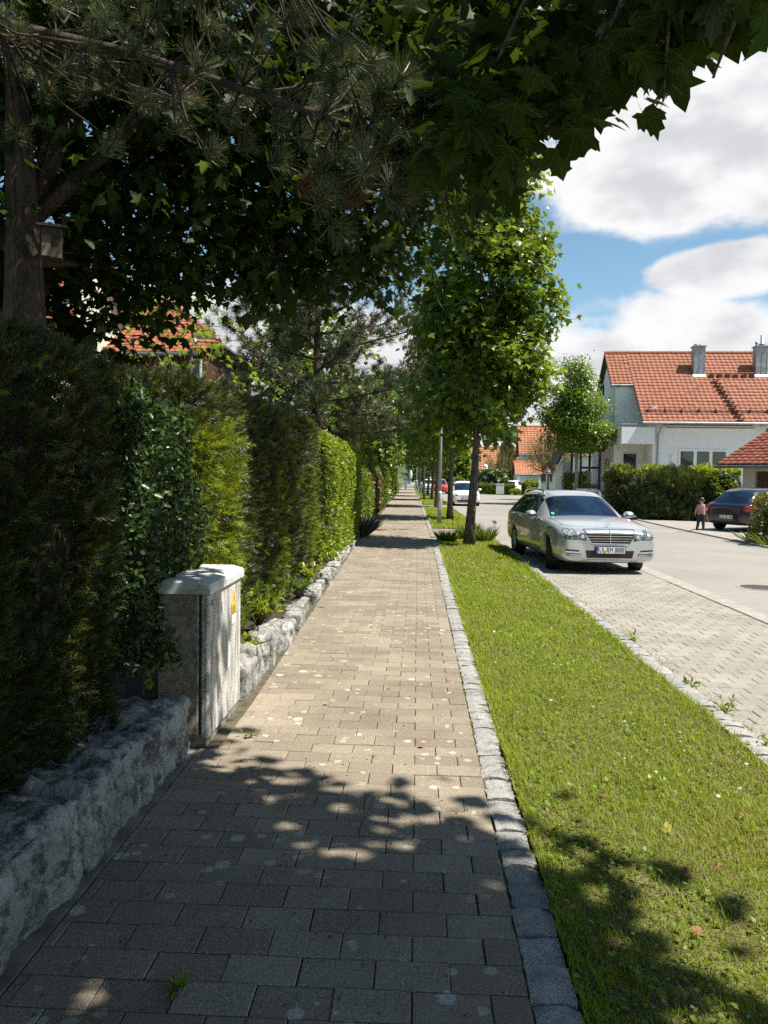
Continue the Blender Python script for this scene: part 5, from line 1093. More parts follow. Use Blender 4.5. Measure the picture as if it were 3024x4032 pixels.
# ------------------------------------------------------------------ vehicles (local: front towards -y, x to the side, z up, wheels on z = 0)
def m_paint(name, col, metal=.0, rough=.3, coat=1.0):
    t = Mt(name); c = t.mix(t.ramp(t.noise(3, 4), .4, .7, 0, .12), col, tuple(k * .8 for k in col)); return t.pbr(c, rough, **{'Metallic': metal, 'Coat Weight': coat, 'Coat Roughness': .04})
M_SILVER = m_paint('silver_paint', (.52, .54, .56), .55, .28); M_BLACKP = m_paint('black_blue_paint', (.012, .014, .022), .2, .25); M_WHITEP = m_paint('white_paint', (.74, .75, .76)); M_REDP = m_paint('red_paint', (.45, .02, .018))
M_CGLASS = m_glass('car_glass', (.004, .010, .022), .02); M_CGLASS.node_tree.nodes['Principled BSDF'].inputs['Specular IOR Level'].default_value = .42; M_RUB = plain('tyre_rubber', (.014, .014, .014), .75); M_PLAST = plain('black_plastic', (.012, .012, .013), .55); M_RIM = plain('alloy', (.50, .51, .52), .28, .85, var=.05); M_CHROME = plain('chrome', (.75, .76, .78), .08, 1.0, var=.02)
M_RLIGHT = plain('red_lens', (.42, .015, .012), .12, var=.2, coat=1.0)
t = Mt('head_lens'); M_LENS = t.pbr(t.mix(t.ramp(t.noise(18, 3), .4, .6), (.03, .034, .04), (.26, .28, .30)), .06, **{'Metallic': .35, 'Coat Weight': 1.0})
M_PLATE = plain('plate_white', (.72, .72, .70), .35, var=.03); M_EU = plain('plate_blue', (.01, .035, .32), .4)
def evaluated(o):
    dg = bpy.context.evaluated_depsgraph_get(); me = bpy.data.meshes.new_from_object(o.evaluated_get(dg)); return me
def islands(fs):
    par = {}
    def find(a):
        while par.setdefault(a, a) != a: par[a] = par[par[a]]; a = par[a]
        return a
    for q in fs:
        for i in q[1:]: par[find(i)] = find(q[0])
    g = {}
    for q in fs: g.setdefault(find(q[0]), []).append(q)
    return list(g.values())
from mathutils.bvhtree import BVHTree
def patch(bvh, parent, name, poly, mt, off=.006, side=None, sub=4, dirn=1):
    """a thin piece lying on the car's skin; poly = (x, z) points seen from the front (dirn 1), rear (-1), or (y, z) from a side"""
    pts = []
    for i in range(len(poly)):
        a, b = poly[i], poly[(i + 1) % len(poly)]
        for k in range(sub): t_ = k / sub; pts.append((a[0] + (b[0] - a[0]) * t_, a[1] + (b[1] - a[1]) * t_))
    c = (sum(p[0] for p in poly) / len(poly), sum(p[1] for p in poly) / len(poly)); ringm = [((p[0] + c[0]) / 2, (p[1] + c[1]) / 2) for p in pts]
    def hit(p):
        if dirn == 0: o, d = Vector((p[0], p[1], 3)), Vector((0, 0, -1))
        elif side is None: o, d = Vector((p[0], -4 * dirn, p[1])), Vector((0, dirn, 0))
        else: o, d = Vector((side * 3, p[0], p[1])), Vector((-side, 0, 0))
        h = bvh.ray_cast(o, d); q = h[0] if h[0] is not None else None
        return q, d
    base = None; V = []; n = len(pts); raw = [hit(p) for p in pts + ringm + [c]]; good = [q for q, d in raw if q is not None]
    if not good: return None
    for (q, d), p in zip(raw, pts + ringm + [c]):
        if q is None:
            g = min(good, key=lambda g: (g.z - p[1]) ** 2 + ((g.x if side is None else g.y) - p[0]) ** 2); q = Vector((p[0], p[1], g.z)) if dirn == 0 else Vector((p[0], g.y, p[1])) if side is None else Vector((g.x, p[0], p[1]))
        V.append(tuple(q - d * off))
    for q in V[:n]: V.append(tuple(Vector(q) + raw[0][1] * (off + .03)))
    F = [];
    for k in range(n): k2 = (k + 1) % n; F += [(k, k2, n + k2, n + k), (n + k, n + k2, 2 * n), (k2, k, 2 * n + 1 + k, 2 * n + 1 + k2)]
    return obj(name, raw_mesh(name, V, F, mt, False), parent)
def split_by_material(me, names, mats, parent):
    """one object for each material slot's faces; names[i] None -> dropped"""
    nv = len(me.vertices); co = np.empty(nv * 3); me.vertices.foreach_get('co', co); co = co.reshape(-1, 3); out = {}
    mi = [p.material_index for p in me.polygons]
    for k, nm in enumerate(names):
        if nm is None: continue
        fs = [tuple(p.vertices) for p, m_ in zip(me.polygons, mi) if m_ == k]
        if not fs: continue
        groups = islands(fs) if nm in ('pillar', 'wheel_well', 'side_window') else [fs]
        for gf in groups:
            used = sorted({i for q in gf for i in q}); mp_ = {a: b for b, a in enumerate(used)}; out[k] = obj(nm, raw_mesh(nm, co[used], [tuple(mp_[i] for i in q) for q in gf], mats[k], True), parent)
    return out
def wheel(parent, x, y, r_, wd, steer=0, spokes=5, side=1):
    w_ = bpy.data.objects.new('wheel', None); link(w_, parent); w_.location = (x, y, r_); w_.rotation_euler = (0, 0, steer)
    ri = r_ * .68; MB().lathe([(ri, -wd / 2), (r_ * .93, -wd / 2), (r_, -wd / 2 * .72), (r_, wd / 2 * .72), (r_ * .93, wd / 2), (ri, wd / 2), (ri * .97, wd * .2)], 28, 'X', cap=False).build('tyre', M_RUB, w_, True)
    m = MB(); o = side * wd * .40
    m.lathe([(ri * 1.0, side * wd * .46), (ri * .92, side * wd * .42), (ri * .9, side * wd * .1)], 28, 'X', cap=False); m.lathe([(.075, o - side * .02), (.07, o + side * .015), (.0, o + side * .02)], 14, 'X', cap=False)
    for k in range(spokes):
        a = 2 * math.pi * k / spokes + .3
        for dlt in (-.12, .12):
            c, s = math.cos(a + dlt * .5), math.sin(a + dlt * .5); c2, s2_ = math.cos(a + dlt * 1.6), math.sin(a + dlt * 1.6); p0 = Vector((o, c * .05, s * .05)); p1 = Vector((o - side * .012, c2 * ri * .95, s2_ * ri * .95)); m.tube([p0, p1], [.028, .026], 6)
    m.build('rim', M_RIM, w_); MB().lathe([(.01, side * wd * .06), (ri * .93, side * wd * .06)], 20, 'X').build('brake_disc', M_PLAST, w_); return w_
def plate(parent, y, z, text, wd=.52, facing=-1, x0=0, tilt=0):
    h = wd * .215; p = bpy.data.objects.new('number_plate', None); link(p, parent); p.location = (x0, y, z); p.rotation_euler = (tilt, 0, 0 if facing < 0 else math.pi)
    MB().box((-wd / 2 - .012, -.006, -h / 2 - .012), (wd / 2 + .012, .01, h / 2 + .012)).build('plate_frame', M_PLAST, p); MB().box((-wd / 2, -.011, -h / 2), (wd / 2, -.0065, h / 2)).build('plate_field', M_PLATE, p); MB().box((-wd / 2, -.0125, -h / 2), (-wd / 2 + .045, -.0115, h / 2)).build('country_band', M_EU, p)
    sc = .125 * wd / .52; me = text_mesh(text, sc, M_INK, .0008, 'CENTER'); xs = [v.co.x for v in me.vertices]; wt = max(xs) - min(xs); o = obj('lettering', me, p, (.024, -.0125, -h * .34), (R(90), 0, 0)); o.scale = (min(1.4, (wd - .075) / wt), 1, 1)
    obj('country_letter', text_mesh('D', .035, M_PLATE, .0005, 'CENTER'), p, (-wd / 2 + .022, -.0135, -h * .38), (R(90), 0, 0)); return p
def car_body(parent, st, gh, paint, axles, wr, ztop_extra=0, glassmat=None, wid=1.0):
    """st: stations (y, halfwidth, sill z, shoulder z, top z); gh: greenhouse rings of 4 points + material keys"""
    V = []; F = []; rows = []
    for (y, w_, zb, zs, zt) in st:
        pts = [(0, zb), (w_ * .70, zb), (w_ * .94, zb + .03), (w_ * 1.0, zb + .16), (w_ * 1.005, zb + (zs - zb) * .55), (w_ * .985, zs - .03), (w_ * .93, zs + .02), (w_ * .62, zt), (0, zt + .02)]
        rows.append([(x, y, z) for x, z in pts])
    n = 9; full = []
    for row in rows: full.append(row + [(-x, y, z) for (x, y, z) in reversed(row[1:-1])])
    m = len(full[0])
    for row in full: V += row
    for i in range(len(full) - 1):
        for k in range(m): k2 = (k + 1) % m; F.append((i * m + k, (i + 1) * m + k, (i + 1) * m + k2, i * m + k2))
    e = len(full) - 1
    F.append(tuple(range(m))); F.append(tuple(e * m + k for k in range(m - 1, -1, -1)))
    F = [tuple(reversed(q)) for q in F]
    o = obj('tmpbody', raw_mesh('tmpbody', V, F, paint, True)); ss = o.modifiers.new('s', 'SUBSURF'); ss.levels = 2; ss.render_levels = 2
    cutters = []
    for (ya, tr_) in axles:
        for s in (-1, 1):
            c = MB().lathe([(wr + .045, -.30), (wr + .045, .30)], 32, 'X', (s * (tr_ + .06), ya, wr + .01)); co_ = c.build('cutter', M_PLAST); cutters.append(co_); b = o.modifiers.new('b', 'BOOLEAN'); b.operation = 'DIFFERENCE'; b.object = co_; b.solver = 'EXACT'
    bpy.context.view_layer.update(); me = evaluated(o)
    for c in cutters: bpy.data.objects.remove(c)
    bpy.data.objects.remove(o)
    mi = []
    for p in me.polygons:
        c = p.center; inside = any(math.hypot(c.y - ya, c.z - wr - .01) < wr + .04 and (abs(p.normal.x) < .5 or abs(c.x) < tr_ - .15) and abs(c.x) > .3 for ya, tr_ in axles); low = c.z < .2 and p.normal.z < -.7
        mi.append(1 if inside or low else 0)
    bvh = BVHTree.FromPolygons([v.co.copy() for v in me.vertices], [tuple(p.vertices) for p in me.polygons])
    me.materials.clear(); me.polygons.foreach_set('material_index', mi); parts = split_by_material(me, ['body', 'wheel_well'], [paint, M_PLAST], parent)
    # greenhouse
    V = []; F = []; MI = []
    rings, cells = gh
    for (a, b, c, d) in rings: V += [a, b, c, d, (-c[0], *c[1:]), (-b[0], *b[1:]), (-a[0], *a[1:])]
    for i in range(len(rings) - 1):
        for k in range(6):
            F.append((i * 7 + k, i * 7 + k + 1, (i + 1) * 7 + k + 1, (i + 1) * 7 + k)); cell = cells[i][min(k, 5 - k)]; MI.append({'p': 0, 'w': 1, 'r': 2, 'b': 5}.get(cell, 3 if k < 3 else 4))
    o = obj('tmpgh', raw_mesh('tmpgh', V, [tuple(reversed(q)) for q in F], [paint] * 6, True, MI)); ss = o.modifiers.new('s', 'SUBSURF'); ss.levels = 2; ss.render_levels = 2; ss.boundary_smooth = 'PRESERVE_CORNERS'
    bpy.context.view_layer.update(); me = evaluated(o); bpy.data.objects.remove(o); g_ = glassmat or M_CGLASS
    split_by_material(me, ['roof', 'windscreen', 'rear_window', 'side_window', 'side_window', 'pillar'], [paint, g_, g_, g_, g_, M_PLAST], parent)
    return bvh
def mirror(parent, x, y, z, paint, s):
    m = MB(); v = []; 
    mm = bpy.data.objects.new('mirror', None); link(mm, parent); mm.location = (x, y, z)
    b = MB(); b.lathe([(.0, -.075), (.055, -.07), (.085, -.02), (.09, .03), (.075, .05)], 14, 'Y'); o = b.build('mirror_housing', paint, mm, True); o.scale = (1.2, .8, .75); MB().tube([(-s * .10, .02, -.03), (-s * .20, .03, -.06)], [.025, .03], 8).build('mirror_arm', M_PLAST, mm)
    MB().box((-.09, -.083, -.028), (.09, -.03, -.012)).build('mirror_trim', M_PLAST, mm)
# ---- silver estate car
SC = thing('estate_car', 'silver estate car with star badge and roof rails parked in the paved bay', 'car', (3.23, 16.3, ZR), R(5))
st = [(-2.47, .62, .36, .62, .66), (-2.455, .80, .235, .70, .76), (-2.36, .885, .20, .745, .81), (-2.05, .925, .185, .82, .88), (-1.55, .93, .19, .885, .935), (-1.05, .93, .19, .925, .985), (-.6, .93, .19, .945, .99), (.2, .932, .19, .96, .99), (1.1, .932, .19, .97, .99), (1.75, .928, .2, .97, .99), (2.2, .90, .23, .96, .97), (2.42, .83, .27, .93, .94), (2.47, .66, .36, .88, .90)]
rings = [((.80, -.82, .955), (.72, -.93, .965), (.42, -1.03, .965), (0, -1.07, .965)), ((.865, -.52, .965), (.61, -.16, 1.385), (.42, -.23, 1.425), (0, -.26, 1.44)), ((.89, .22, .975), (.635, .22, 1.41), (.46, .22, 1.455), (0, .22, 1.475)), ((.89, .30, .975), (.635, .30, 1.41), (.46, .30, 1.455), (0, .30, 1.478)),
         ((.885, 1.12, .985), (.625, 1.12, 1.405), (.45, 1.12, 1.45), (0, 1.12, 1.475)), ((.88, 1.2, .985), (.62, 1.2, 1.40), (.45, 1.2, 1.45), (0, 1.2, 1.472)), ((.86, 2.06, .985), (.60, 1.95, 1.385), (.43, 2.0, 1.425), (0, 2.04, 1.445)), ((.80, 2.30, .955), (.70, 2.34, .95), (.42, 2.38, .95), (0, 2.40, .95))]
cells = [('p', 'w', 'w'), ('g', 'p', 'p'), ('b', 'p', 'p'), ('g', 'p', 'p'), ('b', 'p', 'p'), ('g', 'p', 'p'), ('p', 'r', 'r')]
BV = car_body(SC, st, (rings, cells), M_SILVER, [(-1.57, .79), (1.30, .79)], .325)
for s in (-1, 1):
    wheel(SC, s * .80, -1.57, .325, .235, R(-14), 5, s); wheel(SC, s * .80, 1.30, .325, .235, 0, 5, s); mirror(SC, s * 1.0, -.62, 1.0, M_SILVER, s)
    MB().tube([(s * .585, -.10, 1.37), (s * .585, .04, 1.455), (s * .585, .8, 1.48), (s * .58, 1.6, 1.462), (s * .575, 1.8, 1.37)], [.02, .022, .022, .022, .02], 8).build('roof_rail', M_CHROME, SC, True)
    patch(BV, SC, 'lamp_bezel', [(s * x, z) for x, z in ((.925, .79), (.885, .678), (.76, .63), (.58, .62), (.585, .755), (.65, .858), (.80, .89))], M_PLAST, .002); patch(BV, SC, 'lamp_bezel', [(s * x, z) for x, z in ((.575, .635), (.43, .60), (.44, .747), (.56, .785))], M_PLAST, .002)
    patch(BV, SC, 'hood_gap', [(s * .70, -2.22), (s * .712, -2.22), (s * .80, -1.0), (s * .788, -1.0)], M_PLAST, .002, dirn=0)
    h1 = patch(BV, SC, 'headlight', [(s * x, z) for x, z in ((.915, .78), (.88, .69), (.76, .645), (.595, .635), (.60, .75), (.66, .845), (.80, .875))], M_LENS, .004)
    MB().lathe([(.062, -.010), (.055, -.016), (.028, .0), (.0, -.006)], 18, 'Y', cap=False).build('headlamp_ring', M_CHROME, h1, True, loc=(s * .705, BV.ray_cast(Vector((s * .705, -4, .735)), Vector((0, 1, 0)))[0].y - .004, .735))
    h2 = patch(BV, SC, 'headlight', [(s * x, z) for x, z in ((.565, .645), (.445, .615), (.455, .735), (.555, .77))], M_LENS, .004)
    MB().lathe([(.036, -.010), (.03, -.014), (.0, -.004)], 14, 'Y', cap=False).build('headlamp_ring', M_CHROME, h2, True, loc=(s * .50, BV.ray_cast(Vector((s * .50, -4, .685)), Vector((0, 1, 0)))[0].y - .004, .685))
    patch(BV, SC, 'vent', [(s * x, z) for x, z in ((.87, .46), (.56, .44), (.51, .345), (.86, .34))], M_PLAST, .004)
    for (z, hh) in ((.395, .014), (.355, .007)): patch(BV, SC, 'vent_strip', [(s * x, q) for x, q in ((.88, z + .02 + hh), (.53, z + hh), (.53, z - hh), (.88, z + .02 - hh))], M_CHROME, .012)
    for (ya, za) in ((-.35, .875), (.72, .885)): MB().box((s * .93 - .012, ya, za), (s * .93 + .018, ya + .2, za + .03), bev=.005).build('door_handle', M_CHROME, SC)
    for yy in (-.98, .26, 1.16): patch(BV, SC, 'door_gap', [(yy - .005, .26), (yy + .005, .26), (yy + .005, .94), (yy - .005, .94)], M_PLAST, .002, side=s)
    patch(BV, SC, 'sill_trim', [(-1.16, .215), (.9, .215), (.9, .25), (-1.16, .25)], M_CHROME, .006, side=s)
    patch(BV, SC, 'tail_light', [(s * x, z) for x, z in ((.86, .74), (.87, .88), (.70, .90), (.62, .76))], M_RLIGHT, .006, dirn=-1)
GP = [(-.46, .80), (.46, .80), (.44, .70), (.33, .555), (-.33, .555), (-.44, .70)]
gr2 = patch(BV, SC, 'grille', GP, M_PLAST, .006); yg_ = lambda x, z: BV.ray_cast(Vector((x, -4, z)), Vector((0, 1, 0)))[0].y
MB().tube([(x, yg_(x, z) - .012, z) for x, z in GP + GP[:1]], .019, 6).build('grille_frame', M_CHROME, gr2)
for k in range(4): z = .605 + k * .044; hw = .345 + (z - .565) * .45; MB().tube([(x, yg_(x, z) - .014, z) for x in (-hw, -hw * .5, 0, hw * .5, hw)], .0075, 5).build('grille_slat', M_CHROME, gr2)
MB().tube([(0, yg_(0, z) - .02, z) for z in (.568, .65, .72, .79)], .009, 6).build('grille_bar', M_CHROME, gr2)
patch(BV, SC, 'lower_intake', [(-.44, .435), (.44, .435), (.41, .30), (-.41, .30)], M_PLAST, .004)
patch(BV, SC, 'bumper_lip', [(-.78, .262), (.78, .262), (.74, .225), (-.74, .225)], M_SILVER, .02)
plate(SC, yg_(0, .45) - .03, .445, 'UL RM 8888')
MB().lathe([(.02, 0), (.02, .004)], 12, 'Y', (-.092, yg_(0, .45) - .048, .432)).build('plate_seal', plain('seal_gold', (.5, .42, .12), .4), SC)
star = MB(); ring = [(.042 * math.cos(a), 0, .042 * math.sin(a)) for a in [2 * math.pi * k / 24 for k in range(25)]]; star.tube(ring, .0045, 6)
for k in range(3): a = math.pi / 2 + k * 2 * math.pi / 3; star.prism([(.04 * math.cos(a), -.002, .04 * math.sin(a)), (.007 * math.cos(a + 1.05), -.002, .007 * math.sin(a + 1.05)), (.007 * math.cos(a - 1.05), -.002, .007 * math.sin(a - 1.05))], (0, 0, 0), (0, .004, 0))
star.tube([(0, 0, -.045), (0, .005, -.075)], .006, 6); star.build('star_ornament', M_CHROME, SC, loc=(0, -2.30, .90))
MB().box((-.16, -1.02, .985), (.16, -1.0, 1.0)).build('wiper', M_PLAST, SC) if False else None
MB().tube([(-.62, -.98, .975), (.0, -1.06, .985), (.1, -1.05, .985)], .008, 6).build('wiper', M_PLAST, SC); MB().tube([(.1, -1.07, .985), (.66, -.99, .975)], .008, 6).build('wiper', M_PLAST, SC)
st_ = MB().lathe([(.035, 0), (.035, .002)], 14, 'Y'); st_.build('green_sticker', plain('sticker_green', (.02, .35, .2), .5), SC, loc=(-.63, -.90, 1.02), rot=(R(-52), 0, 0))
# ---- generic small car
def hatch(name, label, loc, rz, paint, ln=1.0, wd=1.0, ht=1.0, steer=0, plate_f=None, plate_r=None, dark_front=True, wr=.30):
    c = thing(name, label, 'car', loc, rz); k = ln; S_ = lambda L_: [(y * k, w_ * wd, zb, zs * ht, zt * ht) for (y, w_, zb, zs, zt) in L_]
    st = S_([(-2.02, .58, .36, .58, .62), (-2.0, .74, .24, .64, .70), (-1.9, .82, .19, .71, .78), (-1.5, .84, .18, .80, .86), (-1.1, .855, .18, .87, .94), (-.7, .86, .18, .91, .97), (.2, .865, .18, .94, .985), (.9, .865, .18, .97, 1.0), (1.5, .85, .2, .98, 1.01), (1.85, .82, .23, .95, .97), (1.98, .76, .27, .84, .86), (2.0, .60, .38, .76, .78)])
    G = lambda r4: tuple((x * wd, y * k, z * ht) for x, y, z in r4)
    rings = [G(r) for r in [((.74, -.85, .94), (.68, -1.0, .955), (.40, -1.1, .96), (0, -1.14, .96)), ((.80, -.45, .96), (.60, -.18, 1.38), (.42, -.24, 1.43), (0, -.28, 1.45)), ((.83, .22, .985), (.625, .25, 1.42), (.44, .25, 1.475), (0, .25, 1.495)), ((.83, .30, .985), (.625, .33, 1.42), (.44, .33, 1.475), (0, .33, 1.495)), ((.82, 1.0, 1.01), (.60, .95, 1.40), (.43, 1.0, 1.46), (0, 1.0, 1.48)), ((.80, 1.35, 1.01), (.57, 1.30, 1.36), (.42, 1.42, 1.41), (0, 1.48, 1.43)), ((.74, 1.72, .96), (.66, 1.82, .95), (.42, 1.87, .94), (0, 1.89, .94))]]
    bv = car_body(c, st, (rings, [('p', 'w', 'w'), ('g', 'p', 'p'), ('b', 'p', 'p'), ('g', 'p', 'p'), ('p', 'p', 'p'), ('p', 'r', 'r')]), paint, [(-1.28 * k, .70 * wd), (1.22 * k, .70 * wd)], wr)
    for s in (-1, 1):
        wheel(c, s * .735 * wd, -1.28 * k, wr, .19, steer, 5, s); wheel(c, s * .735 * wd, 1.22 * k, wr, .19, 0, 5, s); mirror(c, s * .93 * wd, -.62 * k, .98 * ht, paint, s)
        patch(bv, c, 'headlight', [(s * x * wd, z * ht) for x, z in ((.82, .74), (.58, .60), (.46, .62), (.52, .68), (.74, .80))], M_LENS, .006)
        patch(bv, c, 'tail_light', [(s * x * wd, z * ht) for x, z in ((.84, .92), (.845, .76), (.70, .67), (.56, .74), (.64, .88))], M_RLIGHT, .008, dirn=-1)
        patch(bv, c, 'tail_light', [(y * k, z * ht) for y, z in ((1.42, .93), (1.78, .90), (1.86, .70), (1.68, .74))], M_RLIGHT, .008, side=s)
        MB().box((s * .868 * wd - .01, -.25 * k, .86 * ht), (s * .868 * wd + .012, -.08 * k, .89 * ht)).build('door_handle', paint, c)
    patch(bv, c, 'lower_intake', [(-.58 * wd, .37), (.58 * wd, .37), (.50 * wd, .25), (-.50 * wd, .25)], M_PLAST, .006); patch(bv, c, 'grille', [(-.42 * wd, .625 * ht), (.42 * wd, .625 * ht), (.40 * wd, .60 * ht), (-.40 * wd, .60 * ht)], M_PLAST, .006)
    patch(bv, c, 'rear_diffuser', [(-.55 * wd, .36), (.55 * wd, .36), (.5 * wd, .25), (-.5 * wd, .25)], M_PLAST, .006, dirn=-1)
    if plate_f: plate(c, -2.025 * k, .47, plate_f)
    if plate_r: plate(c, 2.02 * k, .50, plate_r, facing=1)
    return c
hatch('hatchback_car', 'black hatchback with red tail light in the garage drive, child beside it', (12.05, 27.5, ZR + .02), R(180 - 55), M_BLACKP, 1.02, 1.02, 1.0, plate_r='UL B 38')
bcx = [o for o in COL.objects if o.name.startswith('hatchback_car')][0]; MB().tube([(0, 1.15, 1.47), (.0, 1.35, 1.66)], [.008, .004], 6).build('antenna', M_PLAST, bcx)
hatch('white_car', 'white hatchback driving towards us behind the second street maple', (2.85, 47.6, ZR), R(1), M_WHITEP, 1.0, 1.0, 1.0, plate_f='UL KN 496')
hatch('red_car', 'red compact car parked beyond the white moving hatchback', (2.25, 79.5, ZR), R(0), M_REDP, .95, .98, 1.04)
hatch('dark_car', 'white roofed car with dark windows behind the red one', (1.35, 92, ZR), R(0), M_WHITEP, 1.0, 1.0, .98)
hatch('parked_white_car', 'small white car parked in front of the far white garage', (10.6, 84.4, ZR), R(150), M_WHITEP, .9, .95, 1.0)
# ------------------------------------------------------------------ plants across the street
M_JUN = leaf_mat('shrub_yew', (.028, .048, .016), (.06, .085, .022), .12, (.12, .15, .02), .45)
M_BEECH = leaf_mat('hedge_leaf', (.07, .12, .014), (.13, .19, .02), .3, (.3, .4, .03), .38); M_BEECHL = leaf_mat('hedge_leaf_young_sunlit', (.20, .25, .02), (.28, .32, .03), .38, (.5, .55, .04), .38)
hedge('spreading_yew', 'big dark feathery yew shrub behind the silver car bonnet', (9.75, 33.0, 0), (12.5, 35.6, 1.85), ('+x', '-x', '-y', '+z'), 5200, [M_JUN, M_YEWL], lambda P, N_, w_: np.clip(.03 + .12 * N_[:, 2], 0, 1), SH_F, .30, .16, 1.5, 3.3, 1.3, cat='shrub', rnd=.7, depth=.25)
hedge('garden_hedge', 'sunlit leafy hedge in front of the white house windows', (10.6, 36.6, 0), (15.2, 38.2, 2.25), ('-x', '-y', '+z'), 11000, [M_BEECH, M_BEECHL], lambda P, N_, w_: np.clip(.15 + .7 * N_[:, 2] + .25 * (P[:, 2] - 1.3), 0, 1), LEAF_T, .11, .12, 1.6, 4.4, leafy=True, rnd=.4, depth=.2)  # pale leaves gathered on top paint in the sunlit crest
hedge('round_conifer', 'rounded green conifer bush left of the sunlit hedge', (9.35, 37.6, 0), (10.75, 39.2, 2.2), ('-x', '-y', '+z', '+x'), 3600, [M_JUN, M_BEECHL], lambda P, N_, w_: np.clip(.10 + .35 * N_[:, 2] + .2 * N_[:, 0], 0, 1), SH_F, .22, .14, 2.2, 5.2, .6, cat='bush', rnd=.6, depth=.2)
M_OLIVE = leaf_mat('spirea_leaf', (.10, .12, .02), (.20, .20, .03), .3, (.34, .34, .03), .4, c=(.24, .19, .03))
hedge('roadside_bush', 'yellow green bush cut by the picture edge beside the black hatchback', (9.45, 20.7, .02), (11.6, 22.4, 1.28), ('-x', '-y', '+z'), 6500, [M_OLIVE, M_BEECHL], cst(.15), LEAF_T, .075, .11, 2.6, 6.1, leafy=True, cat='bush', rnd=.45, depth=.18)
M_LILY = leaf_mat('daylily_leaf', (.09, .14, .02), (.16, .21, .03), .3, (.3, .38, .03), .4)
for (x, y, lb) in ((9.3, 20.5, 'arching daylily clump at the foot of the roadside bush'), (9.35, 21.4, 'second daylily clump on the kerb by the roadside bush'), (9.9, 20.35, 'daylily clump at the picture edge under the roadside bush')): tuft('daylily', lb, 'plant', (x, y, 0), 60, .34, .55, [M_LILY], .028, 'daylilies on the kerb')
hedge('far_hedge', 'low clipped hedge on the far corner of the side street', (6.3, 78.6, 0), (9.9, 80, .95), ('-x', '-y', '+z'), 3500, [M_BEECH, M_PRIV], cst(.4), LEAF_T, .16, .06, 1.0, 7.7, leafy=True, rnd=.15)
hedge('round_shrub', 'bright green round shrub in front of the far garage', (10.7, 78.6, 0), (12.4, 80.0, 1.35), ('-x', '-y', '+z'), 1600, [M_BEECH, M_BEECHL], cst(.6), LEAF_T, .16, .06, 1.0, 8.7, leafy=True, cat='shrub', rnd=.6)
hedge('ground_shrub', 'small yellowish shrub on the far street corner', (9.3, 77.6, 0), (10.4, 78.4, .45), ('-x', '-y', '+z'), 700, [M_BEECH, M_BEECHL], cst(.7), LEAF_T, .14, .05, 1.0, 9.7, leafy=True, cat='shrub', rnd=.3)
hedge('blossom_shrub', 'white blossoming shrub under the far twiggy tree', (6.9, 81.5, 0), (9.6, 83.5, 2.5), ('-x', '-y', '+z'), 3000, [M_PRIV, leaf_mat('white_blossom', (.6, .6, .55), (.7, .7, .66), .2, (.6, .6, .6), .6)], lambda P, N_, w_: (np.sin(P[:, 0] * 5) * np.sin(P[:, 2] * 6 + P[:, 0]) > .35) * .8, LEAF_T, .2, .2, 1.2, 2.9, leafy=True, cat='shrub', rnd=.6, depth=.3)
M_FORS = leaf_mat('forsythia', (.55, .38, .01), (.68, .48, .02), .25, (.7, .5, .02), .5)
hedge('forsythia_bush', 'yellow flowering forsythia bush beside the timber carport', (10.65, 43.6, 0), (11.35, 44.4, 1.75), ('-x', '-y', '+z'), 700, [M_FORS, M_BEECHL], cst(.25), LEAF_T, .09, .1, 3.0, 1.9, leafy=True, cat='bush', rnd=.3, core=False, depth=.3)
hedge('garden_shrub', 'loose mixed shrub below the balcony of the white house', (11.6, 44.6, 0), (13.0, 46.2, 2.3), ('-x', '-y', '+z'), 1500, [M_PRIV, M_RED], cst(.35), LEAF_T, .12, .2, 2.5, 2.4, leafy=True, cat='shrub', rnd=.5, core=False, depth=.5)
hedge('garden_shrub', 'green climbers around the carport posts', (9.85, 51.0, 0), (11.2, 51.8, 2.0), ('-x', '-y', '+z'), 1500, [M_PRIV, M_BEECHL], cst(.3), LEAF_T, .13, .2, 2.5, 2.6, leafy=True, cat='shrub', rnd=.4, core=False, depth=.4)
M_LIND = leaf_mat('linden_leaf', (.065, .12, .014), (.12, .19, .02), .32, (.26, .38, .03), .34); M_LINDY = leaf_mat('linden_leaf_sunlit', (.14, .21, .02), (.20, .27, .03), .38, (.36, .46, .04), .35)  # the paler copy paints the sunward side of the crowns
broadleaf('linden_tree', 'upright leafy tree in front of the white house gable', (10.15, 50, 0), 2.9, .15, [(10.2, 50, 4.8, 1.9, 2.0, 1.25), (10.1, 50, 6.3, 1.75, 1.7, 1.5), (10.05, 50, 8.0, 1.05, 1.05, 1.5), (11.5, 49.7, 4.6, 1.0, .9, .7), (8.7, 49.8, 5.7, .9, .9, .7)], 1500, 14, LEAF_T, .17, [M_LIND, M_LINDY], lit(.5), 81, sig=.26, nl=22, rough=.28, bark=m_bark('linden_bark', (.16, .14, .12), (.34, .31, .27)))
M_TWIGY = leaf_mat('olive_twig', (.15, .115, .035), (.22, .18, .05), .1, (.25, .2, .05), .7)
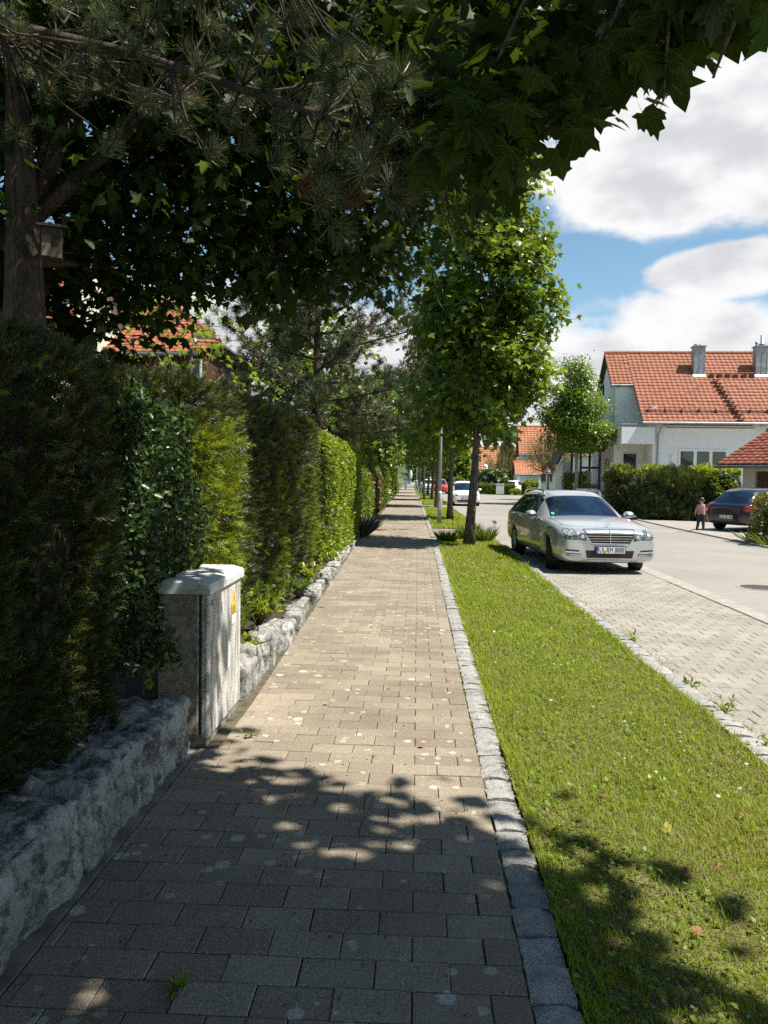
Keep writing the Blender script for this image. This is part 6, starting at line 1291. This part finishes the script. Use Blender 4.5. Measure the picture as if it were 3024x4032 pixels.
def globe_tree(name, label, loc, cz, rad, n, seed):
    r_ = np.random.default_rng(seed); h = thing(name, label, 'tree', loc, 0, 'twiggy globe trees'); a = MB(); tw = MB(); hub = Vector((0, 0, cz - rad * .8))
    MB().tube([(0, 0, -.05), (.03, 0, hub.z * .5), tuple(hub)], [.13, .10, .10], 10).build('trunk', M_BARK, h, True)
    for k in range(n):
        d = Vector((r_.normal(), r_.normal(), r_.normal(.35, .75))).normalized(); e = Vector((0, 0, cz)) + d * rad * r_.uniform(.8, 1.05); m = hub.lerp(e, .45) + Vector((d.x, d.y, -.15)) * rad * .18
        a.tube([hub, hub.lerp(m, .6), m, e], [.035, .028, .02, .008], 5)
        for q in range(16):
            b = m.lerp(e, r_.uniform(0, 1)); f_ = b + (d + Vector(r_.normal(0, .55, 3)) + Vector((0, 0, .3))).normalized() * rad * r_.uniform(.2, .42); tw.tube([b, b.lerp(f_, .5) + Vector(r_.normal(0, .03, 3)), f_], [.011, .008, .005], 3, False)
    a.build('branches', M_TWIGY, h); tw.build('twigs', M_TWIGY, h); return h
globe_tree('globe_tree', 'round twiggy olive brown tree with sparse leaves before the far house', (10.25, 61, 0), 3.6, 1.85, 95, 91); globe_tree('globe_tree', 'second twiggy globe tree further back by the low house', (9.9, 91, 0), 3.5, 2.0, 60, 92)
M_SPR = leaf_mat('spruce_needle', (.022, .04, .025), (.04, .065, .04), .05, (.05, .08, .04), .6)
cone_tree('spruce_tree', 'small dark spruce between the far orange roofs', (10.9, 95, 0), 7.0, 1.9, 2200, .5, [M_SPR, M_SPR], pale_frac=0)
for (x, y, hh, sd, lb) in ((5.2, 104, 6.0, 71, 'leafy tree at the far bend behind the white moving car'), (3.2, 118, 7.5, 72, 'tall tree closing the far end of the street'), (7.4, 120, 5.0, 73, 'green tree behind the low far house'), (.8, 132, 7, 74, 'distant tree over the end of the footpath'), (12.3, 112, 6.0, 75, 'distant tree behind the orange roofed house')):
    broadleaf('distant_tree', lb, (x, y, 0), 1.2, .2, [(x, y, hh * .42, hh * .36, 2, hh * .34), (x, y, hh * .75, hh * .28, 1.8, hh * .25)], 170, 12, MAPLE_LO, .42, [M_LIND, M_LINDY], lit(.4), sd, sig=.45, group='trees at the end of the street', nl=6)
# flowers behind the first street maple
for (x, y, nn, h_, lb) in ((.78, 19.75, 260, .30, 'dense leafy clump left of the first street maple'), (1.75, 19.9, 240, .42, 'tall iris clump right of the first street maple'), (1.35, 20.6, 200, .45, 'high grass clump behind the first street maple')): tuft('flower_clump', lb, 'plant', (x, y, 0), nn, h_, .30, [M_LILY, M_PRIV], .022, 'plants around the maple foot')
M_VIO = plain('iris_violet', (.12, .10, .42), .6); M_REDF = plain('tulip_red', (.55, .03, .02), .6)
for (x, y, z, mt, lb) in ((1.95, 19.7, .50, M_VIO, 'blue violet iris flower beside the car'), (2.02, 20.0, .45, M_VIO, 'second blue violet iris flower'), (.92, 19.9, .58, M_REDF, 'single red tulip left of the maple')):
    fl = thing('flower', lb, 'flower', (x, y, 0)); MB().tube([(0, 0, 0), (.01, .01, z)], .006, 5).build('stem', M_LILY, fl); b = MB()
    for k in range(5): a = k * 1.257; b.add([(0, 0, z), (.05 * math.cos(a - .4), .05 * math.sin(a - .4), z + .04), (.06 * math.cos(a), .06 * math.sin(a), z + .08), (.05 * math.cos(a + .4), .05 * math.sin(a + .4), z + .04)], [(0, 1, 2, 3)])
    b.build('blossom', mt, fl)

# ------------------------------------------------------------------ street furniture
M_GALV = plain('galvanised', (.42, .46, .49), .5, .35, var=.12, nscale=3)
for (x, y, lb) in ((.78, 26.95, 'grey metal lamp post on the second verge, nearest of the row'), (.47, 55.0, 'second grey lamp post in the row, beyond the driveway apron'), (.24, 80.5, 'third grey lamp post far along the footpath'), (-.05, 101, 'fourth lamp post, a thin line near the footpath end'), (-.2, 114, 'farthest lamp post of the row')):
    p = thing('lamp_post', lb, 'lamp post', (x, y, 0), 0, 'lamp posts along the footpath'); MB().lathe([(.082, -.05), (.082, 1.06), (.078, 1.10), (.056, 1.16)], 14).build('base', M_GALV, p, True); MB().lathe([(.053, 1.15), (.048, 3.55), (.045, 3.62), (.0, 3.64)], 12).build('pole', M_GALV, p, True); MB().lathe([(.056, 3.30), (.056, 3.36)], 12).build('band', M_ZINCD, p); MB().box((-.03, -.086, .5), (.03, -.078, .8)).build('hatch_door', M_GALV, p)
t = Mt('milk_glass'); M_MILK = t.pbr((.82, .82, .80), .3)
for (x, y, h_, lb) in ((7.3, 84, 2.7, 'globe street lamp by the far hedge'), (10.9, 65.5, 3.5, 'globe street lamp behind the twiggy tree')):
    p = thing('globe_lamp', lb, 'street lamp', (x, y, 0), 0, 'globe lamps'); MB().tube([(0, 0, -.05), (0, 0, h_ - .1)], .045, 8).build('pole', M_GALV, p); MB().lathe([(.05, -.28), (.2, -.2), (.27, 0), (.2, .2), (.0, .27)], 14, 'Z', (0, 0, h_ + .15)).build('globe', M_MILK, p, True)
    if y > 80: MB().box((.05, -.02, h_ - .72), (1.0, .01, h_ - .55)).build('street_name_plate', M_FRAME, p)
ts = thing('warning_sign', 'triangular warning sign on a pole in front of the twiggy tree', 'sign', (9.75, 58.5, 0)); MB().tube([(0, 0, -.05), (0, 0, 2.6)], .03, 8).build('pole', M_GALV, ts)
MB().prism([(-.46, -.04, 1.95), (.46, -.04, 1.95), (0, -.04, 2.75)], (0, 0, 0), (0, .01, 0)).build('border', plain('sign_red', (.5, .03, .03), .4), ts); MB().prism([(-.35, -.046, 2.01), (.35, -.046, 2.01), (0, -.046, 2.62)], (0, 0, 0), (0, .004, 0)).build('field', M_FRAME, ts); MB().prism([(-.2, -.051, 2.08), (.2, -.051, 2.08), (.15, -.051, 2.15), (.07, -.051, 2.11), (0, -.051, 2.17), (-.07, -.051, 2.11), (-.15, -.051, 2.15)], (0, 0, 0), (0, .003, 0)).build('symbol', M_INK, ts)
cb = thing('street_cabinet', 'small grey cabinet in the gap of the far hedge', 'switch box', (8.3, 78.2, 0)); MB().box((-.4, -.16, 0), (.4, .16, 1.0), bev=.02).build('body', M_GREYW, cb); MB().box((-.43, -.19, 1.0), (.43, .19, 1.06), bev=.02).build('lid', M_LID, cb)
bb = thing('blue_post', 'light blue post box at the far end of the footpath', 'box', (-1.42, 92, 0)); MB().box((-.17, -.12, .25), (.17, .12, 1.05), bev=.03).build('body', plain('light_blue', (.16, .32, .42), .5), bb); MB().box((-.05, -.05, -.05), (.05, .05, .25)).build('foot', M_ZINCD, bb)
pp = thing('parasol', 'closed white parasol near the footpath end', 'parasol', (-1.0, 112, 0)); MB().tube([(0, 0, -.05), (0, 0, 2.6)], .03, 8).build('pole', M_ZINC, pp); MB().lathe([(.05, 1.2), (.17, 1.5), (.2, 2.1), (.12, 2.45), (.02, 2.6)], 12).build('canopy', M_FRAME, pp, True)
cl_ = thing('cloth', 'turquoise cloth hung over the terrace rail behind the hedge', 'cloth', (11.6, 41.0, 0)); v = []; 
for j in range(7):
    for i in range(9): a = j / 6; v.append((i * .11, .05 * math.sin(i * 1.1) * a + (.02 if j else 0), 2.42 - .4 * a))
MB().add(v, [(j * 9 + i, j * 9 + i + 1, j * 9 + i + 10, j * 9 + i + 9) for j in range(6) for i in range(8)]).build('fabric', plain('turquoise', (.12, .48, .50), .8), cl_, True); MB().tube([(-.1, .015, 2.42), (1.0, .015, 2.42)], .012, 6).build('rail', M_ZINC, cl_); MB().tube([(-.1, .015, 0), (-.1, .015, 2.42)], .012, 6).build('upright', M_ZINC, cl_); MB().tube([(1.0, .015, 0), (1.0, .015, 2.42)], .012, 6).build('upright', M_ZINC, cl_)
mh = thing('manhole_cover', 'round iron manhole cover in the asphalt at the picture edge', 'manhole cover', (5.55, 12.6, ZR)); MB().lathe([(.36, -.02), (.36, .006), (.31, .006), (.31, .0035)], 28).build('frame', M_CONCRETE, mh); MB().lathe([(.305, -.02), (.305, .005)], 28).build('lid', plain('cast_iron', (.07, .062, .055), .7, .4, var=.3, nscale=30, bump=.6, bscale=40), mh)

# ------------------------------------------------------------------ the child beside the black car (faces away, towards the car)
def skin_mesh(chain_v, edges, rads, levels=2):
    me = bpy.data.meshes.new('tmpskin'); me.from_pydata(chain_v, edges, []); o = obj('tmpskin', me); o.modifiers.new('k', 'SKIN'); 
    for i, rv in enumerate(me.skin_vertices[0].data): rv.radius = rads[i] if isinstance(rads[i], tuple) else (rads[i], rads[i]); rv.use_root = (i == 0)
    ss = o.modifiers.new('s', 'SUBSURF'); ss.levels = levels; ss.render_levels = levels; bpy.context.view_layer.update(); m2 = evaluated(o); bpy.data.objects.remove(o); return m2
J = [(0, 0, .54, (.105, .085)), (0, -.005, .66, (.115, .09)), (0, .0, .80, (.115, .085)), (0, .005, .895, (.06, .055)), (0, .012, .945, .042), (0, .02, .99, (.068, .072)), (0, .022, 1.05, (.078, .082)), (0, .02, 1.10, (.06, .065)),
     (-.105, 0, .865, .052), (-.155, -.01, .72, .036), (-.178, .015, .60, .026), (-.182, .03, .565, .027), (.105, .01, .865, .052), (.155, .06, .73, .036), (.15, .18, .70, .026), (.148, .22, .70, .026),
     (-.062, 0, .50, .078), (-.082, .015, .29, .056), (-.115, -.02, .085, .042), (-.125, .05, .045, .036), (.062, 0, .50, .078), (.07, .02, .29, .056), (.082, .0, .085, .042), (.092, .075, .045, .036)]
E_ = [(0, 1), (1, 2), (2, 3), (3, 4), (4, 5), (5, 6), (6, 7), (2, 8), (8, 9), (9, 10), (10, 11), (2, 12), (12, 13), (13, 14), (14, 15), (0, 16), (16, 17), (17, 18), (18, 19), (0, 20), (20, 21), (21, 22), (22, 23)]
for (w_, base, dr_) in ((11, Vector(J[11][:3]), Vector((0, .25, -1))), (15, Vector(J[15][:3]), Vector((0, 1, -.15)))):
    ax = Vector((0, 1, 0)) if w_ == 11 else Vector((1, 0, 0))
    for k, (off, l_) in enumerate(((-.020, .050), (-.007, .058), (.006, .055), (.018, .044))):
        i = len(J); p = base + ax * off + dr_.normalized() * .018; q = base + ax * off * 1.2 + dr_.normalized() * l_; J += [(*p, .0085), (*(q + Vector((.006, 0, 0))), .0068)]; E_ += [(w_, i), (i, i + 1)]
    i = len(J); p = base + ax * -.026 + dr_.normalized() * .0; q = p + ax * -.016 + dr_.normalized() * .028; J += [(*p, .009), (*q, .0075)]; E_ += [(w_, i), (i, i + 1)]
pm = skin_mesh([j[:3] for j in J], E_, [j[3] for j in J])
t = Mt('plaid_shirt'); oc = t.n('ShaderNodeSeparateXYZ', {0: t.objc()})
def band(sock, fr, ph, wd): return t.math('LESS_THAN', t.math('FRACT', t.math('ADD', t.math('MULTIPLY', sock, fr), ph)), wd)
hx = t.math('ADD', oc.outputs[0], t.math('MULTIPLY', oc.outputs[1], .6)); c = t.mix(t.math('MULTIPLY', band(hx, 16, 0, .5), .75), (.62, .52, .52), (.36, .03, .04)); c = t.mix(t.math('MULTIPLY', band(oc.outputs[2], 16, .1, .5), .65), c, (.30, .03, .05)); c = t.mix(band(hx, 16, .35, .12), c, (.02, .02, .06)); c = t.mix(band(oc.outputs[2], 16, .5, .12), c, (.02, .02, .06)); c = t.mix(band(oc.outputs[2], 16, .85, .1), c, (.7, .68, .66)); M_SHIRT = t.pbr(c, .85)
M_JEANS = plain('dark_jeans', (.018, .022, .035), .85, var=.3, nscale=20); M_SKIN = plain('skin', (.50, .30, .21), .55, var=.08); M_SHOE = plain('dark_shoe', (.03, .03, .035), .6, var=.3); M_HAIR = plain('dark_brown_hair', (.030, .018, .012), .5, var=.5, nscale=40)
mi = []
for p in pm.polygons:
    c = p.center; arm_l = c.x < -.135 and c.z < .75; arm_r = c.y > .085 and c.z > .6 and c.x > .08
    mi.append(3 if c.z < .075 else 1 if c.z < .565 and not (arm_l and c.x < -.15) else 2 if arm_l or arm_r or c.z > .915 else 0)
pm.materials.clear()
for m_ in (M_SHIRT, M_JEANS, M_SKIN, M_SHOE): pm.materials.append(m_)
pm.polygons.foreach_set('material_index', mi); pm.polygons.foreach_set('use_smooth', np.ones(len(pm.polygons), dtype=bool))
child = obj('person', pm, None, (9.42, 25.95, ZR + .03), (0, 0, R(-25))); tag(child, 'small child in red plaid shirt and dark jeans standing behind the black hatchback', 'person')
V = []; F = []; nu, nv_ = 16, 9
for j in range(nv_ + 1):
    for i in range(nu):
        ph = math.pi * .62 * j / nv_; th = 2 * math.pi * i / nu; fr_ = max(0, math.sin(th)); ph *= 1 - .42 * fr_ ** 2; w_ = 1 + .04 * math.sin(5 * th + j); V.append((.088 * math.sin(ph) * math.cos(th) * w_, .02 + .092 * math.sin(ph) * math.sin(th) * w_, 1.045 + .095 * math.cos(ph)))
for j in range(nv_):
    for i in range(nu): F.append((j * nu + i, j * nu + (i + 1) % nu, (j + 1) * nu + (i + 1) % nu, (j + 1) * nu + i))
obj('hair', raw_mesh('hair', V, F, M_HAIR, True), child)
for s in (-1, 1): MB().lathe([(.0, -.012), (.016, -.008), (.02, 0), (.012, .01)], 10, 'X', (s * .082, .015, 1.02)).build('ear', M_SKIN, child, True); MB().lathe([(.0, 0), (.007, .003), (.0, .006)], 8, 'Y', (s * .03, .098, 1.03)).build('eye', M_HAIR, child)
MB().lathe([(.012, 0), (.008, .014), (.0, .018)], 8, 'Y', (0, .098, 1.005)).build('nose', M_SKIN, child); MB().box((-.02, .092, .968), (.02, .098, .974)).build('mouth', plain('lip', (.4, .16, .13), .5), child); MB().lathe([(.118, .553), (.12, .578)], 18, 'Z', (0, 0, 0), False).build('belt', M_PLAST, child).scale = (1, .82, 1)

# ------------------------------------------------------------------ small things on the ground
M_DAISY = plain('daisy_petal', (.8, .8, .78), .6); M_DCORE = plain('daisy_core', (.65, .45, .03), .6)
dv = [(0, 0, .004)]; df = []
for k in range(10): a = k * .628; dv += [(math.cos(a) * .2, math.sin(a) * .2, .003), (math.cos(a + .22), math.sin(a + .22), .12), (math.cos(a + .42), math.sin(a + .42), .12)]; df.append((0, 1 + 3 * k, 2 + 3 * k, 3 + 3 * k))
o_ = len(dv); dv += [(.3 * math.cos(k * 1.05), .3 * math.sin(k * 1.05), .09) for k in range(6)]; df.append(tuple(o_ + k for k in range(6))); dm = raw_mesh('daisy', dv, df, [M_DAISY, M_DCORE], False, [0] * 10 + [1])
DS = [(1.55, 3.9), (1.72, 4.05), (1.63, 4.1), (1.80, 3.95), (1.33, 4.2), (1.28, 4.15), (1.86, 3.6), (1.60, 2.95), (1.66, 2.92), (1.70, 2.98), (1.68, 2.88), (1.80, 2.95), (1.52, 3.0), (1.95, 3.4), (1.9, 4.4), (1.62, 4.6), (1.65, 4.75), (1.4, 5.1), (1.0, 5.6), (1.55, 5.9), (1.2, 6.6)] + [(random.uniform(.65, 2.0), random.uniform(6.5, 18.5)) for _ in range(75)]
for (x, y) in DS: obj('daisy', dm, lw1, (x, y, float(zl(x, y)) + random.uniform(.035, .05)), (random.gauss(0, .35), random.gauss(0, .35), random.random() * 6), [random.uniform(.0085, .0125) * (1 + .035 * max(0, y - 5))] * 3)
M_FALLEN = leaf_mat('fallen_leaf_brown', (.22, .11, .045), (.36, .20, .09), .2, (.4, .2, .08), .7); M_FALLENG = leaf_mat('fallen_leaf_yellow', (.30, .30, .03), (.38, .34, .05), .3, (.5, .5, .05), .5)
fl_me = [raw_mesh('fallen_leaf', *maple_t(half, .55)[:2], M_FALLEN), raw_mesh('fallen_leaf', *maple_t(half, .35)[:2], M_FALLENG)]
FL = [(.60, 4.5, 0), (1.62, 3.75, 0), (1.5, 4.05, 0), (1.45, 3.05, 0), (1.28, 3.2, 0), (1.12, 3.15, 0), (1.85, 3.15, 0), (1.35, 2.4, 0), (1.56, 2.35, 0), (1.2, 3.55, 1), (1.4, 3.4, 1), (.95, 3.9, 0), (.8, 5.7, 1), (1.1, 6.1, 0), (1.75, 5.2, 0), (1.05, 2.75, 0), (.98, 4.7, 1), (1.9, 2.6, 0)]
for (x, y, k) in FL: tag(obj('fallen_leaf', fl_me[k], None, (x, y, .035), (random.gauss(0, .5), random.gauss(0, .5), random.random() * 6), [random.uniform(.025, .05)] * 3), 'dry brown leaf lying curled in the verge grass' if k == 0 else 'yellow green leaf lying in the verge grass', 'leaf', 'brown leaves on the verge' if k == 0 else 'yellow leaves on the verge')
for (x, y, k, lb) in ((-.62, 5.45, 1, 'bright yellow green leaf lying on the sunlit footpath'), (.06, 4.62, 0, 'dark curled leaf lying on the sunlit footpath near the kerb'), (-.2, 5.9, 1, 'small green leaf in a paver joint of the footpath')): tag(obj('fallen_leaf', fl_me[k], None, (x, y, .012), (random.gauss(0, .3), random.gauss(0, .3), random.random() * 6), [.03] * 3), lb, 'leaf')
# weeds and moss in the kerb joints
n = 700; x = np.where(rng.random(n) < .7, .392 + rng.normal(0, .006, n), .545); y = rng.uniform(2, 19, n); kp = np.sin(y * 3.1) + np.sin(y * 7.7) + .4 > rng.normal(0, .6, n); x, y = x[kp], y[kp]; n = len(x)
v, f = blades(x, y, np.full(n, -.002), rng.uniform(.008, .03, n), np.full(n, .006), 1.3); tag(obj('joint_weeds', raw_mesh('joint_weeds', v, f, M_CLOVER)), 'tiny weeds growing in the joint between paving and kerb', 'weeds', kind='stuff')
for (x, y, lb) in ((-1.02, 4.75, 'small green weed sprouting from the path by the switch box'), (-.75, 2.35, 'leafy weed between pavers at the lower picture edge')): sprig('path_weed', lb, 'weed', (x, y, 0), fan(5, .01, .035, .035), M_CLOVER, LAN_T, .045, 4, lmul=.4)
n = 1500; y = rng.uniform(3.5, 13, n); x = 2.26 + np.abs(rng.normal(0, .09, n)); v, f = scatter(LEAF4_V, LEAF4_F, np.stack([x, y, np.full(n, ZR + .006)], 1), rots_dir(rng.normal(size=(n, 3)) * np.array([1, 1, .1]), np.array([[0, 0, 1.0]]).repeat(n, 0), .3), rng.uniform(.008, .02, n)); tag(obj('litter', raw_mesh('litter', v, f, M_DRY)), 'brown blossom litter swept along the street kerb', 'litter', kind='stuff')
for (y, h_) in ((4.9, .10), (5.6, .14), (6.3, .09), (8.0, .12)): sprig('kerb_weed', 'weed tuft growing at the street side of the kerb', 'weed', (2.25, y, ZR), fan(9, h_ * .4, h_, .05), M_CLOVER, LAN_T, .05, 4, lmul=.5, group='weeds along the street kerb')
n = 260; x = rng.uniform(-1.3, .3, n); y = 2.1 + 6 * rng.random(n) ** 1.5; v, f = scatter(LEAF4_V, LEAF4_F, np.stack([x, y, np.full(n, .004)], 1), rots_dir(rng.normal(size=(n, 3)) * np.array([1, 1, .1]), np.array([[0, 0, 1.0]]).repeat(n, 0), .3), rng.uniform(.006, .016, n)); tag(obj('debris', raw_mesh('debris', v, f, [plain('dark_litter', (.06, .045, .03), .9)])), 'tiny dark twigs and leaf bits strewn over the footpath', 'debris', kind='stuff')
